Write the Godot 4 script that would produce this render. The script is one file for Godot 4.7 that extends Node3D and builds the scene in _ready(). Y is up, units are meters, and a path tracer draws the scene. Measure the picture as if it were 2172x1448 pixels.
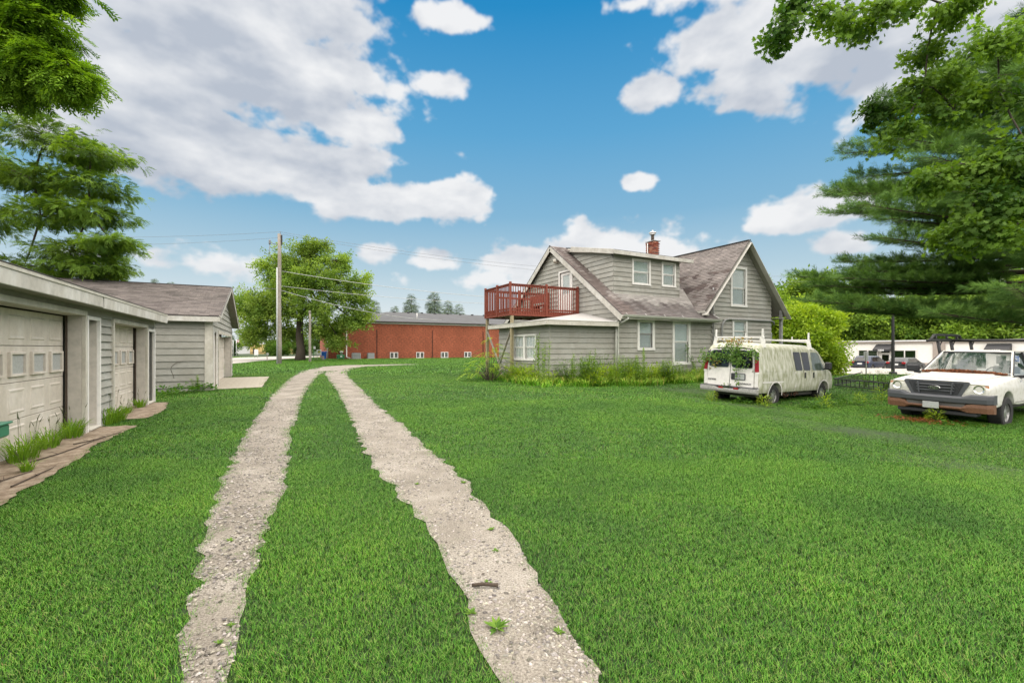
extends Node3D
# A back yard with two garages, a gravel track, a grey house with a red deck, a van and a pickup.
# World axes follow the buildings: -z runs along the garages, +x runs along the house front. Metres.

const EXPOSURE := 2.15
const TURN := 0.486995   # the camera looks this far to the right of -z
const EYE := Vector3(0, 1.6, 0)

var mats := {}
var used := {}
var rng := RandomNumberGenerator.new()
var box_cache := {}
var patch_noise := FastNoiseLite.new()
var edge_noise := FastNoiseLite.new()
var shapes := {}

func _ready() -> void:
	rng.seed = 41
	patch_noise.seed = 5
	patch_noise.frequency = 0.16
	patch_noise.fractal_octaves = 4
	edge_noise.seed = 9
	edge_noise.frequency = 1.7
	edge_noise.fractal_octaves = 3
	set_camera()
	set_sky()
	make_materials()
	build_ground()
	build_front_garage()
	build_rear_garage()
	build_house()
	build_deck()
	build_far_buildings()
	build_van()
	build_pickup()
	build_street_things()
	build_trees()
	build_plants()
	build_small_things()
	build_grass()

func set_camera() -> void:
	var cam := Camera3D.new()
	cam.name = "camera"
	cam.projection = Camera3D.PROJECTION_FRUSTUM
	cam.near = 0.1
	cam.far = 3000.0
	cam.size = 2.0 * 0.1 * 724.0 / 965.0
	cam.frustum_offset = Vector2(0.0, 0.1 * 14.0 / 965.0)
	cam.position = EYE
	cam.rotation.y = -TURN
	add_child(cam)
	cam.current = true

func set_sky() -> void:
	var env := Environment.new()
	env.tonemap_mode = Environment.TONE_MAPPER_LINEAR
	env.tonemap_exposure = EXPOSURE
	env.background_mode = Environment.BG_SKY
	env.sdfgi_enabled = true
	env.ssao_enabled = true
	env.ssil_enabled = true
	var sky := Sky.new()
	var pan := PanoramaSkyMaterial.new()
	pan.panorama = ImageTexture.create_from_image(sky_image())
	sky.sky_material = pan
	env.sky = sky
	var we := WorldEnvironment.new()
	we.name = "world_environment"
	we.environment = env
	add_child(we)
	var sun := DirectionalLight3D.new()
	sun.name = "sun"
	sun.light_energy = 1.35
	sun.light_color = Color(1.0, 0.955, 0.90)
	sun.light_angular_distance = 140.0
	sun.shadow_enabled = true
	add_child(sun)
	sun.look_at_from_position(Vector3.ZERO, -Vector3(-0.06, 0.90, 0.14))

# ---------- sky: blue air, a white haze at the horizon and cumulus clouds, as linear colours ----------
func sky_image() -> Image:
	var w := 3072
	var hgt := 1536
	var half := 768
	var dens := PackedFloat32Array()
	dens.resize(w * half)
	dens.fill(-1.0)
	# clouds: azimuth in degrees from the camera's heading, elevation, half width, half height, strength
	var blobs := [
		[-36.0, 33.5, 19.0, 8.0, 1.05], [-30.0, 27.5, 13.5, 7.2, 1.15], [-40.0, 22.0, 12.0, 7.0, 1.0], [-26.5, 19.5, 14.5, 4.4, 1.05], [-14.0, 17.0, 10.5, 3.3, 1.0],
		[-8.5, 17.8, 5.6, 3.2, 1.0], [-19.5, 24.5, 5.5, 3.0, 0.85], [-17.5, 29.0, 3.6, 2.4, 0.8], [-33.0, 41.0, 22.0, 4.0, 0.9],
		[-8.0, 35.5, 4.0, 1.5, 0.75], [-9.5, 30.0, 2.6, 1.3, 0.55],
		[15.8, 19.4, 1.9, 1.2, 0.8], [35.2, 14.2, 8.0, 2.3, 1.0], [31.5, 13.2, 4.5, 1.4, 0.8], [36.0, 10.2, 3.0, 1.4, 0.75],
		[23.0, 31.0, 6.0, 3.6, 0.95], [17.5, 28.5, 2.8, 2.4, 0.8], [35.0, 29.5, 10.0, 7.5, 1.4], [44.0, 27.0, 10.0, 8.0, 1.2], [28.0, 27.5, 6.5, 3.4, 0.95], [30.0, 36.5, 12.0, 3.0, 0.8], [15.5, 36.2, 3.0, 1.0, 0.55],
		[12.0, 11.3, 15.0, 3.8, 0.98], [4.0, 10.6, 8.5, 3.0, 0.85], [-16.5, 11.2, 3.6, 1.7, 0.8], [-9.5, 10.4, 4.6, 1.5, 0.75], [-3.0, 8.3, 9.0, 1.5, 0.55], [-36.0, 8.5, 9.0, 1.6, 0.5], [25.0, 25.5, 1.1, 0.8, 0.45], [26.5, 7.2, 6.0, 1.6, 0.6],
	]
	# unseen clouds round the rest of the sky, added denser to whiten the fill light
	var r2 := RandomNumberGenerator.new()
	r2.seed = 77
	for k in 210:
		var az := r2.randf_range(52.0, 308.0)
		var el := rad_to_deg(asin(r2.randf_range(0.06, 0.95)))
		var sz := r2.randf_range(3.0, 11.0)
		blobs.append([az, el, sz, sz * r2.randf_range(0.3, 0.55), r2.randf_range(0.85, 1.15)])
	for k in 70:  # more unseen cloud overhead, added for whiter, brighter fill
		blobs.append([r2.randf_range(-52.0, 52.0), r2.randf_range(44.0, 85.0), r2.randf_range(5.0, 12.0), r2.randf_range(3.0, 6.0), r2.randf_range(0.7, 1.0)])
	var head := rad_to_deg(TURN)
	for b in blobs:
		var el0: float = b[1]
		var stretch := 1.0 / maxf(0.12, cos(deg_to_rad(el0)))
		var rx: float = b[2] * stretch
		var ry: float = b[3]
		var y0 := int(maxf(0.0, (90.0 - el0 - ry * 1.5) / 180.0 * hgt))
		var y1 := int(minf(half - 1.0, (90.0 - el0 + ry * 1.5) / 180.0 * hgt))
		var cx: float = (b[0] + head) / 360.0 * w
		var wx := int(rx * 1.5 / 360.0 * w)
		for y in range(y0, y1 + 1):
			var dy := (90.0 - (y + 0.5) / hgt * 180.0 - el0) / ry
			if dy < 0.0:
				dy *= 1.25
			for x in range(-wx, wx + 1):
				var dx := x / 1536.0 * 180.0 / rx
				var d: float = b[4] * (1.0 - sqrt(dx * dx + dy * dy))
				var at := y * w + posmod(int(cx) + x, w)
				if d > dens[at]:
					var was := dens[at]
					dens[at] = d + maxf(0.0, minf(was, 0.35)) * 0.35
	var n1 := FastNoiseLite.new()
	n1.seed = 3
	n1.frequency = 0.014
	n1.fractal_octaves = 6
	n1.fractal_gain = 0.56
	var n2 := FastNoiseLite.new()
	n2.seed = 12
	n2.frequency = 0.006
	n2.fractal_octaves = 3
	var cover := PackedFloat32Array()
	cover.resize(w * half)
	var up_by := 17
	for y in half:
		var el := 90.0 - (y + 0.5) / hgt * 180.0
		var sq := clampf(cos(deg_to_rad(el)), 0.1, 1.0)
		for x in w:
			var at := y * w + x
			if dens[at] > -0.6:
				var az := TAU * x / w
				var dir := Vector3(sin(az) * sq, sin(deg_to_rad(el)) * 1.45, -cos(az) * sq) * 489.0
				var v := dens[at] + n1.get_noise_3dv(dir) * 0.95 + n2.get_noise_3dv(dir) * 0.30
				cover[at] = v
			else:
				cover[at] = -1.0
	var img := PackedFloat32Array()
	img.resize(w * hgt * 3)
	for y in hgt:
		var el := 90.0 - (y + 0.5) / hgt * 180.0
		var air: Color
		if el <= 0.0:
			air = Color(0.30, 0.33, 0.30)
		else:
			var keys := [[0.0, Color(0.78, 0.82, 0.83)], [4.0, Color(0.72, 0.80, 0.83)], [9.0, Color(0.47, 0.64, 0.745)], [16.0, Color(0.235, 0.475, 0.68)], [25.0, Color(0.115, 0.385, 0.66)], [37.0, Color(0.024, 0.265, 0.575)], [60.0, Color(0.022, 0.20, 0.49)], [90.0, Color(0.02, 0.17, 0.44)]]
			for i in range(1, keys.size()):
				if el <= keys[i][0] or i == keys.size() - 1:
					air = (keys[i - 1][1] as Color).lerp(keys[i][1], clampf((el - keys[i - 1][0]) / (keys[i][0] - keys[i - 1][0]), 0.0, 1.0))
					break
		var row := y * w
		for x in w:
			var c := air
			if y < half:
				var v := cover[row + x]
				if v > -0.02:
					var a := smoothstep(-0.02, 0.36, v)
					# light comes from above: the thicker the cloud overhead, the greyer its underside
					var over := 0.0
					for k in [1, 2, 3]:
						over += maxf(0.0, cover[maxi(0, y - up_by * k) * w + x])
					var az := TAU * x / w
					var layer := n1.get_noise_3d(sin(az) * 430.0 + 500.0, y * 2.1, cos(az) * 430.0) * 0.70 + n2.get_noise_3d(sin(az) * 380.0, y * 3.4 + 80.0, cos(az) * 380.0) * 0.55
					var lit := clampf(0.90 - over * 0.24 + layer, 0.0, 1.0)
					var body := Color(0.50, 0.545, 0.625).lerp(Color(0.90, 0.905, 0.915), lit)
					var hz := smoothstep(14.0, 3.0, el) * 0.35
					body = body.lerp(Color(0.78, 0.82, 0.84), hz)
					c = air.lerp(body, a * 0.97)
			var o := (row + x) * 3
			img[o] = c.r / EXPOSURE
			img[o + 1] = c.g / EXPOSURE
			img[o + 2] = c.b / EXPOSURE
	return Image.create_from_data(w, hgt, false, Image.FORMAT_RGBF, img.to_byte_array())

# ---------- names and tags ----------
func numbered(called: String) -> String:
	if used.has(called):
		used[called] += 1
		return "%s_%03d" % [called, used[called]]
	used[called] = 0
	return called

func tag(o: Node, label: String, category: String, group := "", kind := "") -> Node:
	o.set_meta("label", label)
	o.set_meta("category", category)
	if group != "":
		o.set_meta("group", group)
	if kind != "":
		o.set_meta("kind", kind)
	return o

func thing(called: String, label: String, category: String, at := Vector3.ZERO, turn := 0.0, group := "") -> Node3D:
	var o := Node3D.new()
	o.name = numbered(called)
	add_child(o)
	o.position = at
	o.rotation.y = turn
	tag(o, label, category, group)
	return o

func put(mesh: Mesh, called: String, m: Material, parent: Node, at := Transform3D()) -> MeshInstance3D:
	var o := MeshInstance3D.new()
	o.mesh = mesh
	o.material_override = m
	o.transform = at
	if parent == self:
		o.name = numbered(called)
		add_child(o)
	else:
		o.name = called
		parent.add_child(o, true)
	return o

func struct(mesh: Mesh, called: String, m: Material) -> MeshInstance3D:
	var o := put(mesh, called, m, self)
	o.set_meta("kind", "structure")
	return o

func holder(called: String, parent: Node) -> Node3D:
	var o := Node3D.new()
	o.name = called
	parent.add_child(o, true)
	return o

# ---------- meshes ----------
class MB:
	var v := PackedVector3Array()
	var c := PackedColorArray()
	var col := Color.WHITE

	func tri(a: Vector3, b: Vector3, d: Vector3) -> void:
		v.append(a); v.append(b); v.append(d)
		c.append(col); c.append(col); c.append(col)

	func quad(a: Vector3, b: Vector3, d: Vector3, e: Vector3) -> void:   # clockwise seen from the front
		tri(a, b, d)
		tri(a, d, e)

	func hexa(p: Array) -> void:   # 0-3 bottom loop, 4-7 top loop (anticlockwise seen from above)
		quad(p[0], p[1], p[2], p[3])
		quad(p[7], p[6], p[5], p[4])
		for i in 4:
			var j := (i + 1) % 4
			quad(p[j], p[i], p[i + 4], p[j + 4])

	func box(at: Vector3, size: Vector3, b := Basis()) -> void:
		var s := size * 0.5
		var p := []
		for y in [-1, 1]:
			for q in [[-1, 1], [1, 1], [1, -1], [-1, -1]]:
				p.append(at + b * Vector3(q[0] * s.x, y * s.y, q[1] * s.z))
		hexa(p)

	func bar(a: Vector3, b: Vector3, w: float, h: float, up := Vector3.UP) -> void:
		var d := (b - a)
		var n := d.length()
		d /= n
		var side := d.cross(up)
		if side.length() < 0.01:
			side = d.cross(Vector3.RIGHT)
		side = side.normalized()
		box((a + b) * 0.5, Vector3(n, h, w), Basis(d, side.cross(d).normalized(), side))

	func tube(pts: Array, rad: Array, seg := 8, caps := true) -> void:
		var rings := []
		var side := Vector3.ZERO
		for i in pts.size():
			var a: Vector3 = pts[maxi(0, i - 1)]
			var b: Vector3 = pts[mini(pts.size() - 1, i + 1)]
			var d := (b - a).normalized()
			if side == Vector3.ZERO:
				side = d.cross(Vector3.UP if absf(d.y) < 0.9 else Vector3.RIGHT).normalized()
			side = (side - d * side.dot(d)).normalized()
			var other := d.cross(side)
			var ring := []
			for k in seg:
				var t := TAU * k / seg
				ring.append(pts[i] + (side * cos(t) + other * sin(t)) * rad[i])
			rings.append(ring)
		for i in pts.size() - 1:
			for k in seg:
				var j := (k + 1) % seg
				quad(rings[i][k], rings[i + 1][k], rings[i + 1][j], rings[i][j])
		if caps:
			for k in range(1, seg - 1):
				tri(rings[0][0], rings[0][k], rings[0][k + 1])
				tri(rings[-1][0], rings[-1][k + 1], rings[-1][k])

	func lathe(prof: Array, at: Transform3D, seg := 20) -> void:   # prof: Vector2(radius, height) along y
		for i in prof.size() - 1:
			for k in seg:
				var p := []
				for q in [[i, k], [i + 1, k], [i + 1, k + 1], [i, k + 1]]:
					var t: float = TAU * q[1] / seg
					p.append(at * Vector3(cos(t) * prof[q[0]].x, prof[q[0]].y, sin(t) * prof[q[0]].x))
				quad(p[0], p[1], p[2], p[3])

	func prism(outline: PackedVector2Array, o: Vector3, u: Vector3, w: Vector3, depth: Vector3) -> void:   # flat outline in (u, w), pushed along depth
		var idx := Geometry2D.triangulate_polygon(outline)
		for i in range(0, idx.size(), 3):
			var p := []
			for k in 3:
				var q := outline[idx[i + k]]
				p.append(o + u * q.x + w * q.y)
			tri(p[0], p[1], p[2])
			tri(p[2] + depth, p[1] + depth, p[0] + depth)
		for i in outline.size():
			var a := outline[i]
			var b := outline[(i + 1) % outline.size()]
			var pa := o + u * a.x + w * a.y
			var pb := o + u * b.x + w * b.y
			quad(pa, pb, pb + depth, pa + depth)

	func mesh(smooth := false) -> ArrayMesh:
		if smooth:
			var st := SurfaceTool.new()
			st.begin(Mesh.PRIMITIVE_TRIANGLES)
			st.set_smooth_group(0)
			for i in v.size():
				st.set_color(c[i])
				st.add_vertex(v[i])
			st.generate_normals()
			st.index()
			return st.commit()
		var n := PackedVector3Array()
		n.resize(v.size())
		for i in range(0, v.size(), 3):
			var q := (v[i + 2] - v[i]).cross(v[i + 1] - v[i]).normalized()
			n[i] = q; n[i + 1] = q; n[i + 2] = q
		var a := []
		a.resize(Mesh.ARRAY_MAX)
		a[Mesh.ARRAY_VERTEX] = v
		a[Mesh.ARRAY_NORMAL] = n
		a[Mesh.ARRAY_COLOR] = c
		var m := ArrayMesh.new()
		m.add_surface_from_arrays(Mesh.PRIMITIVE_TRIANGLES, a)
		return m

func cbox(size: Vector3, bevel := 0.006) -> ArrayMesh:   # a box with chamfered edges
	var key := "%.3f %.3f %.3f %.3f" % [size.x, size.y, size.z, bevel]
	if box_cache.has(key):
		return box_cache[key]
	var s := size * 0.5
	var b := minf(bevel, minf(s.x, minf(s.y, s.z)) * 0.45)
	var m := MB.new()
	var pt := func(ax: int, sx: float, sy: float, sz: float) -> Vector3:
		return Vector3(sx * (s.x - (0.0 if ax == 0 else b)), sy * (s.y - (0.0 if ax == 1 else b)), sz * (s.z - (0.0 if ax == 2 else b)))
	for g in [-1.0, 1.0]:
		fquad(m, pt.call(0, g, -1, -1), pt.call(0, g, 1, -1), pt.call(0, g, 1, 1), pt.call(0, g, -1, 1))
		fquad(m, pt.call(1, -1, g, -1), pt.call(1, 1, g, -1), pt.call(1, 1, g, 1), pt.call(1, -1, g, 1))
		fquad(m, pt.call(2, -1, -1, g), pt.call(2, 1, -1, g), pt.call(2, 1, 1, g), pt.call(2, -1, 1, g))
		for e in [-1.0, 1.0]:
			fquad(m, pt.call(0, g, e, -1), pt.call(0, g, e, 1), pt.call(1, g, e, 1), pt.call(1, g, e, -1))
			fquad(m, pt.call(0, g, -1, e), pt.call(0, g, 1, e), pt.call(2, g, 1, e), pt.call(2, g, -1, e))
			fquad(m, pt.call(1, -1, g, e), pt.call(1, 1, g, e), pt.call(2, 1, g, e), pt.call(2, -1, g, e))
			for h in [-1.0, 1.0]:
				var q := [pt.call(0, g, e, h), pt.call(1, g, e, h), pt.call(2, g, e, h)]
				if (q[2] - q[0]).cross(q[1] - q[0]).dot(q[0]) < 0.0:
					q.reverse()
				m.tri(q[0], q[1], q[2])
	box_cache[key] = m.mesh()
	return box_cache[key]

func fquad(m: MB, a: Vector3, b: Vector3, c: Vector3, d: Vector3) -> void:   # turned outwards from the origin
	if (c - a).cross(b - a).dot(a + b + c + d) < 0.0:
		m.quad(d, c, b, a)
	else:
		m.quad(a, b, c, d)

func board(called: String, parent: Node, at: Vector3, size: Vector3, m: Material, bevel := 0.006, b := Basis()) -> MeshInstance3D:
	return put(cbox(size, bevel), called, m, parent, Transform3D(b, at))

func beam(called: String, parent: Node, a: Vector3, b: Vector3, w: float, h: float, m: Material, up := Vector3.UP) -> MeshInstance3D:
	var d := b - a
	var n := d.length()
	d /= n
	var side := d.cross(up)
	if side.length() < 0.01:
		side = d.cross(Vector3.RIGHT)
	side = side.normalized()
	return put(cbox(Vector3(n, h, w)), called, m, parent, Transform3D(Basis(d, side.cross(d).normalized(), side), (a + b) * 0.5))

func pipe(called: String, parent: Node, pts: Array, r: float, m: Material, seg := 8) -> MeshInstance3D:
	var b := MB.new()
	var rad := []
	for p in pts:
		rad.append(r)
	b.tube(pts, rad, seg)
	return put(b.mesh(true), called, m, parent)

# ---------- materials ----------
func lin(r: float, g: float, b: float, a := 1.0) -> Color:
	var c := Color(r, g, b).linear_to_srgb()
	c.a = a
	return c

func noise_tex(sd: int, freq: float, cols: Array, octaves := 4, size := 512, offs := []) -> NoiseTexture2D:
	var n := FastNoiseLite.new()
	n.seed = sd
	n.frequency = freq
	n.fractal_octaves = octaves
	n.fractal_gain = 0.6
	var g := Gradient.new()
	var o := PackedFloat32Array()
	var k := PackedColorArray()
	for i in cols.size():
		o.append(offs[i] if offs.size() else i / (cols.size() - 1.0))
		k.append(cols[i])
	g.offsets = o
	g.colors = k
	var t := NoiseTexture2D.new()
	t.width = size
	t.height = size
	t.seamless = true
	t.noise = n
	t.color_ramp = g
	return t

func normal_tex(sd: int, freq: float, bump: float, octaves := 4, size := 512) -> NoiseTexture2D:
	var n := FastNoiseLite.new()
	n.seed = sd
	n.frequency = freq
	n.fractal_octaves = octaves
	var t := NoiseTexture2D.new()
	t.width = size
	t.height = size
	t.seamless = true
	t.as_normal_map = true
	t.bump_strength = bump
	t.noise = n
	return t

func plain(called: String, c: Color, rough := 0.7, metal := 0.0) -> StandardMaterial3D:
	var m := StandardMaterial3D.new()
	m.resource_name = called
	m.albedo_color = c
	m.roughness = rough
	m.metallic = metal
	mats[called] = m
	return m

# a colour with grain: the texture swings round 1 and is laid on in the world's axes; tile is metres per repeat
func grained(called: String, c: Color, swing: float, tile: Vector3, rough := 0.75, sd := 1, freq := 0.02, bump := 0.0) -> StandardMaterial3D:
	var m := plain(called, c, rough)
	var lo := Color(1, 1, 1) * (1.0 - swing)
	lo.a = 1.0
	m.albedo_texture = noise_tex(sd, freq, [lo, Color(1.0 - swing * 0.4, 1.0 - swing * 0.42, 1.0 - swing * 0.45), Color.WHITE])
	m.uv1_triplanar = true
	m.uv1_world_triplanar = true
	m.uv1_scale = Vector3(1.0 / tile.x, 1.0 / tile.y, 1.0 / tile.z)
	if bump > 0.0:
		m.normal_enabled = true
		m.normal_texture = normal_tex(sd + 50, freq * 2.0, 6.0)
		m.normal_scale = bump
	return m

func glass(called: String, c: Color, alpha: float) -> StandardMaterial3D:
	var m := plain(called, c, 0.03)
	m.albedo_color.a = alpha
	m.transparency = BaseMaterial3D.TRANSPARENCY_ALPHA
	m.metallic_specular = 0.6
	return m

func leafy(called: String, c: Color, light := 0.35, rough := 0.5) -> StandardMaterial3D:
	var m := plain(called, c, rough)
	m.vertex_color_use_as_albedo = true
	m.cull_mode = BaseMaterial3D.CULL_DISABLED
	m.metallic_specular = 0.25
	m.backlight_enabled = true
	m.backlight = Color(light, light, light * 0.5)
	return m

func make_materials() -> void:
	var flat := Vector3(2.0, 2.0, 2.0)
	grained("siding_a", lin(0.385, 0.388, 0.36), 0.10, Vector3(3.0, 0.7, 3.0), 0.72, 11, 0.02, 0.15)
	grained("siding_b", lin(0.36, 0.364, 0.338), 0.12, Vector3(2.6, 0.6, 2.6), 0.72, 12, 0.02, 0.15)
	grained("siding_c", lin(0.405, 0.408, 0.38), 0.10, Vector3(3.4, 0.8, 3.4), 0.72, 13, 0.02, 0.15)
	grained("trim", lin(0.60, 0.585, 0.53), 0.10, Vector3(1.7, 1.7, 1.7), 0.6, 14)
	grained("trim_white", lin(0.72, 0.71, 0.68), 0.08, flat, 0.55, 15)
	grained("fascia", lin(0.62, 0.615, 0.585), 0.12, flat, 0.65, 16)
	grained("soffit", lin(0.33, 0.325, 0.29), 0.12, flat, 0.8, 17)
	grained("door_white", lin(0.70, 0.655, 0.60), 0.07, Vector3(1.3, 1.3, 1.3), 0.5, 18)
	grained("jamb", lin(0.50, 0.47, 0.42), 0.12, flat, 0.7, 19)
	grained("core", lin(0.10, 0.10, 0.09), 0.2, flat, 0.9, 20)
	grained("gutter", lin(0.50, 0.51, 0.46), 0.14, flat, 0.45, 21)
	grained("pipe_grey", lin(0.30, 0.305, 0.30), 0.15, flat, 0.5, 22)
	grained("membrane", lin(0.40, 0.39, 0.375), 0.14, flat, 0.7, 23)
	grained("deck_red", lin(0.235, 0.047, 0.022), 0.28, Vector3(0.8, 0.8, 0.8), 0.6, 24)
	grained("treated_wood", lin(0.36, 0.31, 0.19), 0.25, Vector3(0.7, 1.6, 0.7), 0.8, 25)
	grained("grey_wood", lin(0.40, 0.37, 0.335), 0.25, Vector3(0.9, 2.5, 0.9), 0.9, 26)
	grained("concrete", lin(0.42, 0.385, 0.31), 0.25, Vector3(1.6, 1.6, 1.6), 0.9, 27, 0.02, 0.5)
	grained("road", lin(0.40, 0.38, 0.345), 0.14, Vector3(5, 5, 5), 0.9, 28)
	grained("brick_wall", lin(0.33, 0.092, 0.052), 0.01, flat, 0.9, 29)
	grained("felt_grey", lin(0.115, 0.122, 0.135), 0.3, Vector3(2.5, 2.5, 2.5), 0.95, 30, 0.03)
	grained("dark_trim", lin(0.045, 0.035, 0.035), 0.2, flat, 0.6, 31)
	grained("bark", lin(0.10, 0.082, 0.062), 0.45, Vector3(0.5, 1.4, 0.5), 0.95, 32, 0.03, 0.8)
	grained("bark_pine", lin(0.085, 0.06, 0.045), 0.45, Vector3(0.4, 0.8, 0.4), 0.95, 33, 0.03, 0.8)
	grained("stick", lin(0.10, 0.075, 0.055), 0.4, Vector3(0.2, 0.2, 0.2), 0.95, 34)
	grained("stucco", lin(0.80, 0.78, 0.74), 0.06, Vector3(4, 4, 4), 0.9, 35)
	grained("stucco_taupe", lin(0.36, 0.31, 0.275), 0.08, Vector3(4, 4, 4), 0.9, 36)
	grained("yellow_brick", lin(0.62, 0.45, 0.19), 0.12, Vector3(3, 3, 3), 0.9, 37)
	grained("white_board", lin(0.66, 0.67, 0.67), 0.08, flat, 0.7, 38)
	plain("black_metal", lin(0.012, 0.012, 0.013), 0.45)
	plain("black_plastic", lin(0.022, 0.023, 0.026), 0.55)
	plain("grey_plastic", lin(0.062, 0.066, 0.074), 0.5)
	plain("rubber", lin(0.020, 0.020, 0.020), 0.85)
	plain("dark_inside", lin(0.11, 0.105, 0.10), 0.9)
	plain("steel", lin(0.45, 0.45, 0.44), 0.38, 0.85)
	plain("chrome", lin(0.62, 0.62, 0.62), 0.18, 1.0)
	plain("wire", lin(0.16, 0.16, 0.165), 0.6)
	plain("wire_pale", lin(0.42, 0.43, 0.42), 0.6)
	plain("ac_grey", lin(0.26, 0.28, 0.28), 0.6)
	plain("blue_plastic", lin(0.012, 0.10, 0.42), 0.5)
	plain("sign_blue", lin(0.03, 0.12, 0.42), 0.5)
	plain("sign_green", lin(0.02, 0.17, 0.05), 0.5)
	plain("sign_yellow", lin(0.62, 0.50, 0.03), 0.5)
	plain("sign_white", lin(0.72, 0.73, 0.72), 0.5)
	plain("flag_red", lin(0.40, 0.10, 0.10), 0.7)
	plain("green_paint", lin(0.035, 0.17, 0.105), 0.35)
	plain("shade_blind", lin(0.30, 0.36, 0.335), 0.8)
	plain("shade_dark", lin(0.055, 0.055, 0.055), 0.9)
	plain("screen_mesh", lin(0.17, 0.165, 0.15), 0.95)
	plain("curtain", lin(0.52, 0.52, 0.50), 0.85)
	grained("frosted", lin(0.42, 0.44, 0.44), 0.16, Vector3(0.6, 0.6, 0.6), 0.35, 39)
	glass("pane", Color(0.75, 0.82, 0.80), 0.22)
	glass("pane_car", Color(0.20, 0.32, 0.28), 0.30)
	glass("pane_dark", Color(0.01, 0.012, 0.014), 0.93)
	# shingles and chimney bricks carry their own colours
	for q in ["shingle", "chimney_brick", "stone", "litter"]:
		var m := grained(q, Color.WHITE, 0.25, Vector3(0.35, 0.35, 0.35), 0.95, 60 + q.length(), 0.05, 0.5)
		m.vertex_color_use_as_albedo = true
	brick_material()
	for q in [["siding_a", 201, 0.25], ["siding_b", 202, 0.22], ["siding_c", 203, 0.28], ["fascia", 204, 0.4], ["door_white", 205, 0.45], ["brick_wall", 206, 0.10], ["soffit", 207, 0.4], ["grey_wood", 208, 0.3], ["felt_grey", 209, 0.15], ["trim", 210, 0.4]]:
		weather(mats[q[0]], q[1], q[2], 0.86)
	leafy("leaf", Color.WHITE, 0.95)
	leafy("needle", Color.WHITE, 0.6, 0.65)
	leafy("blade", Color.WHITE, 0.40, 0.55)
	plain("petal", lin(0.55, 0.56, 0.66), 0.7)
	plain("petal_white", lin(0.60, 0.60, 0.55), 0.7)

# broad, uneven weathering over a material's own grain
func weather(m: StandardMaterial3D, sd: int, scale: float, lo: float) -> void:
	m.detail_enabled = true
	m.detail_blend_mode = BaseMaterial3D.BLEND_MODE_MUL
	m.detail_uv_layer = BaseMaterial3D.DETAIL_UV_2
	m.detail_albedo = noise_tex(sd, 0.012, [Color(lo, lo * 0.985, lo * 0.955), Color((1.0 + lo) * 0.5, (1.0 + lo) * 0.495, (1.0 + lo) * 0.485), Color.WHITE], 5, 256)
	m.uv2_triplanar = true
	m.uv2_world_triplanar = true
	m.uv2_scale = Vector3(scale, scale * 0.6, scale)

# far brickwork: too far off to tell the bricks apart, courses and weathering only
func brick_material() -> void:
	var s := 512
	var im := Image.create(s, s, false, Image.FORMAT_RGB8)
	var n := FastNoiseLite.new()
	n.seed = 8
	n.frequency = 0.012
	n.fractal_octaves = 4
	var r2 := RandomNumberGenerator.new()
	r2.seed = 4
	for row in 32:
		for k in 9:
			var tone := r2.randf_range(0.80, 1.06)
			var x0 := (k * 64 + (32 if row % 2 else 0)) - 32
			for y in range(row * 16, row * 16 + 16):
				for x in range(x0, x0 + 64):
					var joint := y % 16 < 3 or x - x0 < 3
					var big := 1.0 + n.get_noise_2d(posmod(x, s), y) * 0.12
					var c := (Color(0.62, 0.345, 0.25) if not joint else Color(0.60, 0.40, 0.31)) * (tone if not joint else 1.0) * big
					im.set_pixel(posmod(x, s), y, c)
	var m: StandardMaterial3D = mats["brick_wall"]
	m.albedo_color = Color(1.0, 0.96, 0.93)
	m.albedo_texture = ImageTexture.create_from_image(im)
	m.uv1_scale = Vector3(1.0 / 1.72, 1.0 / 2.4, 1.0 / 1.72)

# ---------- ground ----------
func ground_y(x: float, z: float) -> float:
	var d := x * 0.467985 - z * 0.883740
	var l := x * 0.883740 + z * 0.467985
	var y := -0.2 * smoothstep(3.0, 8.0, l) * (1.0 - smoothstep(18.0, 22.5, d) * (1.0 - smoothstep(14.0, 17.0, l)))
	y -= 0.70 * smoothstep(26.0, 46.0, d) * smoothstep(13.0, 24.0, l)
	return y

const TRACK_A := [Vector2(-0.30, 1.5), Vector2(-0.36, -1.0), Vector2(-0.41, -2.68), Vector2(-0.43, -2.95), Vector2(-0.45, -3.40), Vector2(-0.46, -4.02), Vector2(-0.50, -4.84), Vector2(-0.54, -5.89), Vector2(-0.49, -7.33), Vector2(-0.43, -9.83), Vector2(-0.21, -13.35), Vector2(0.07, -17.97), Vector2(0.74, -25.69), Vector2(1.88, -34.66), Vector2(3.76, -42.24), Vector2(6.00, -44.69), Vector2(10.42, -44.98), Vector2(13.75, -43.99), Vector2(6.89, -40.03), Vector2(5.13, -35.26), Vector2(4.27, -34.14), Vector2(3.25, -33.22), Vector2(2.80, -30.87), Vector2(2.21, -27.01), Vector2(1.38, -20.58), Vector2(0.86, -15.87), Vector2(0.55, -12.01), Vector2(0.29, -8.94), Vector2(0.20, -7.11), Vector2(0.11, -5.54), Vector2(0.02, -4.82), Vector2(-0.10, -4.10), Vector2(-0.14, -3.63), Vector2(-0.17, -3.09), Vector2(-0.17, -2.6), Vector2(-0.12, -1.2), Vector2(-0.05, 1.5)]
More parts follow.
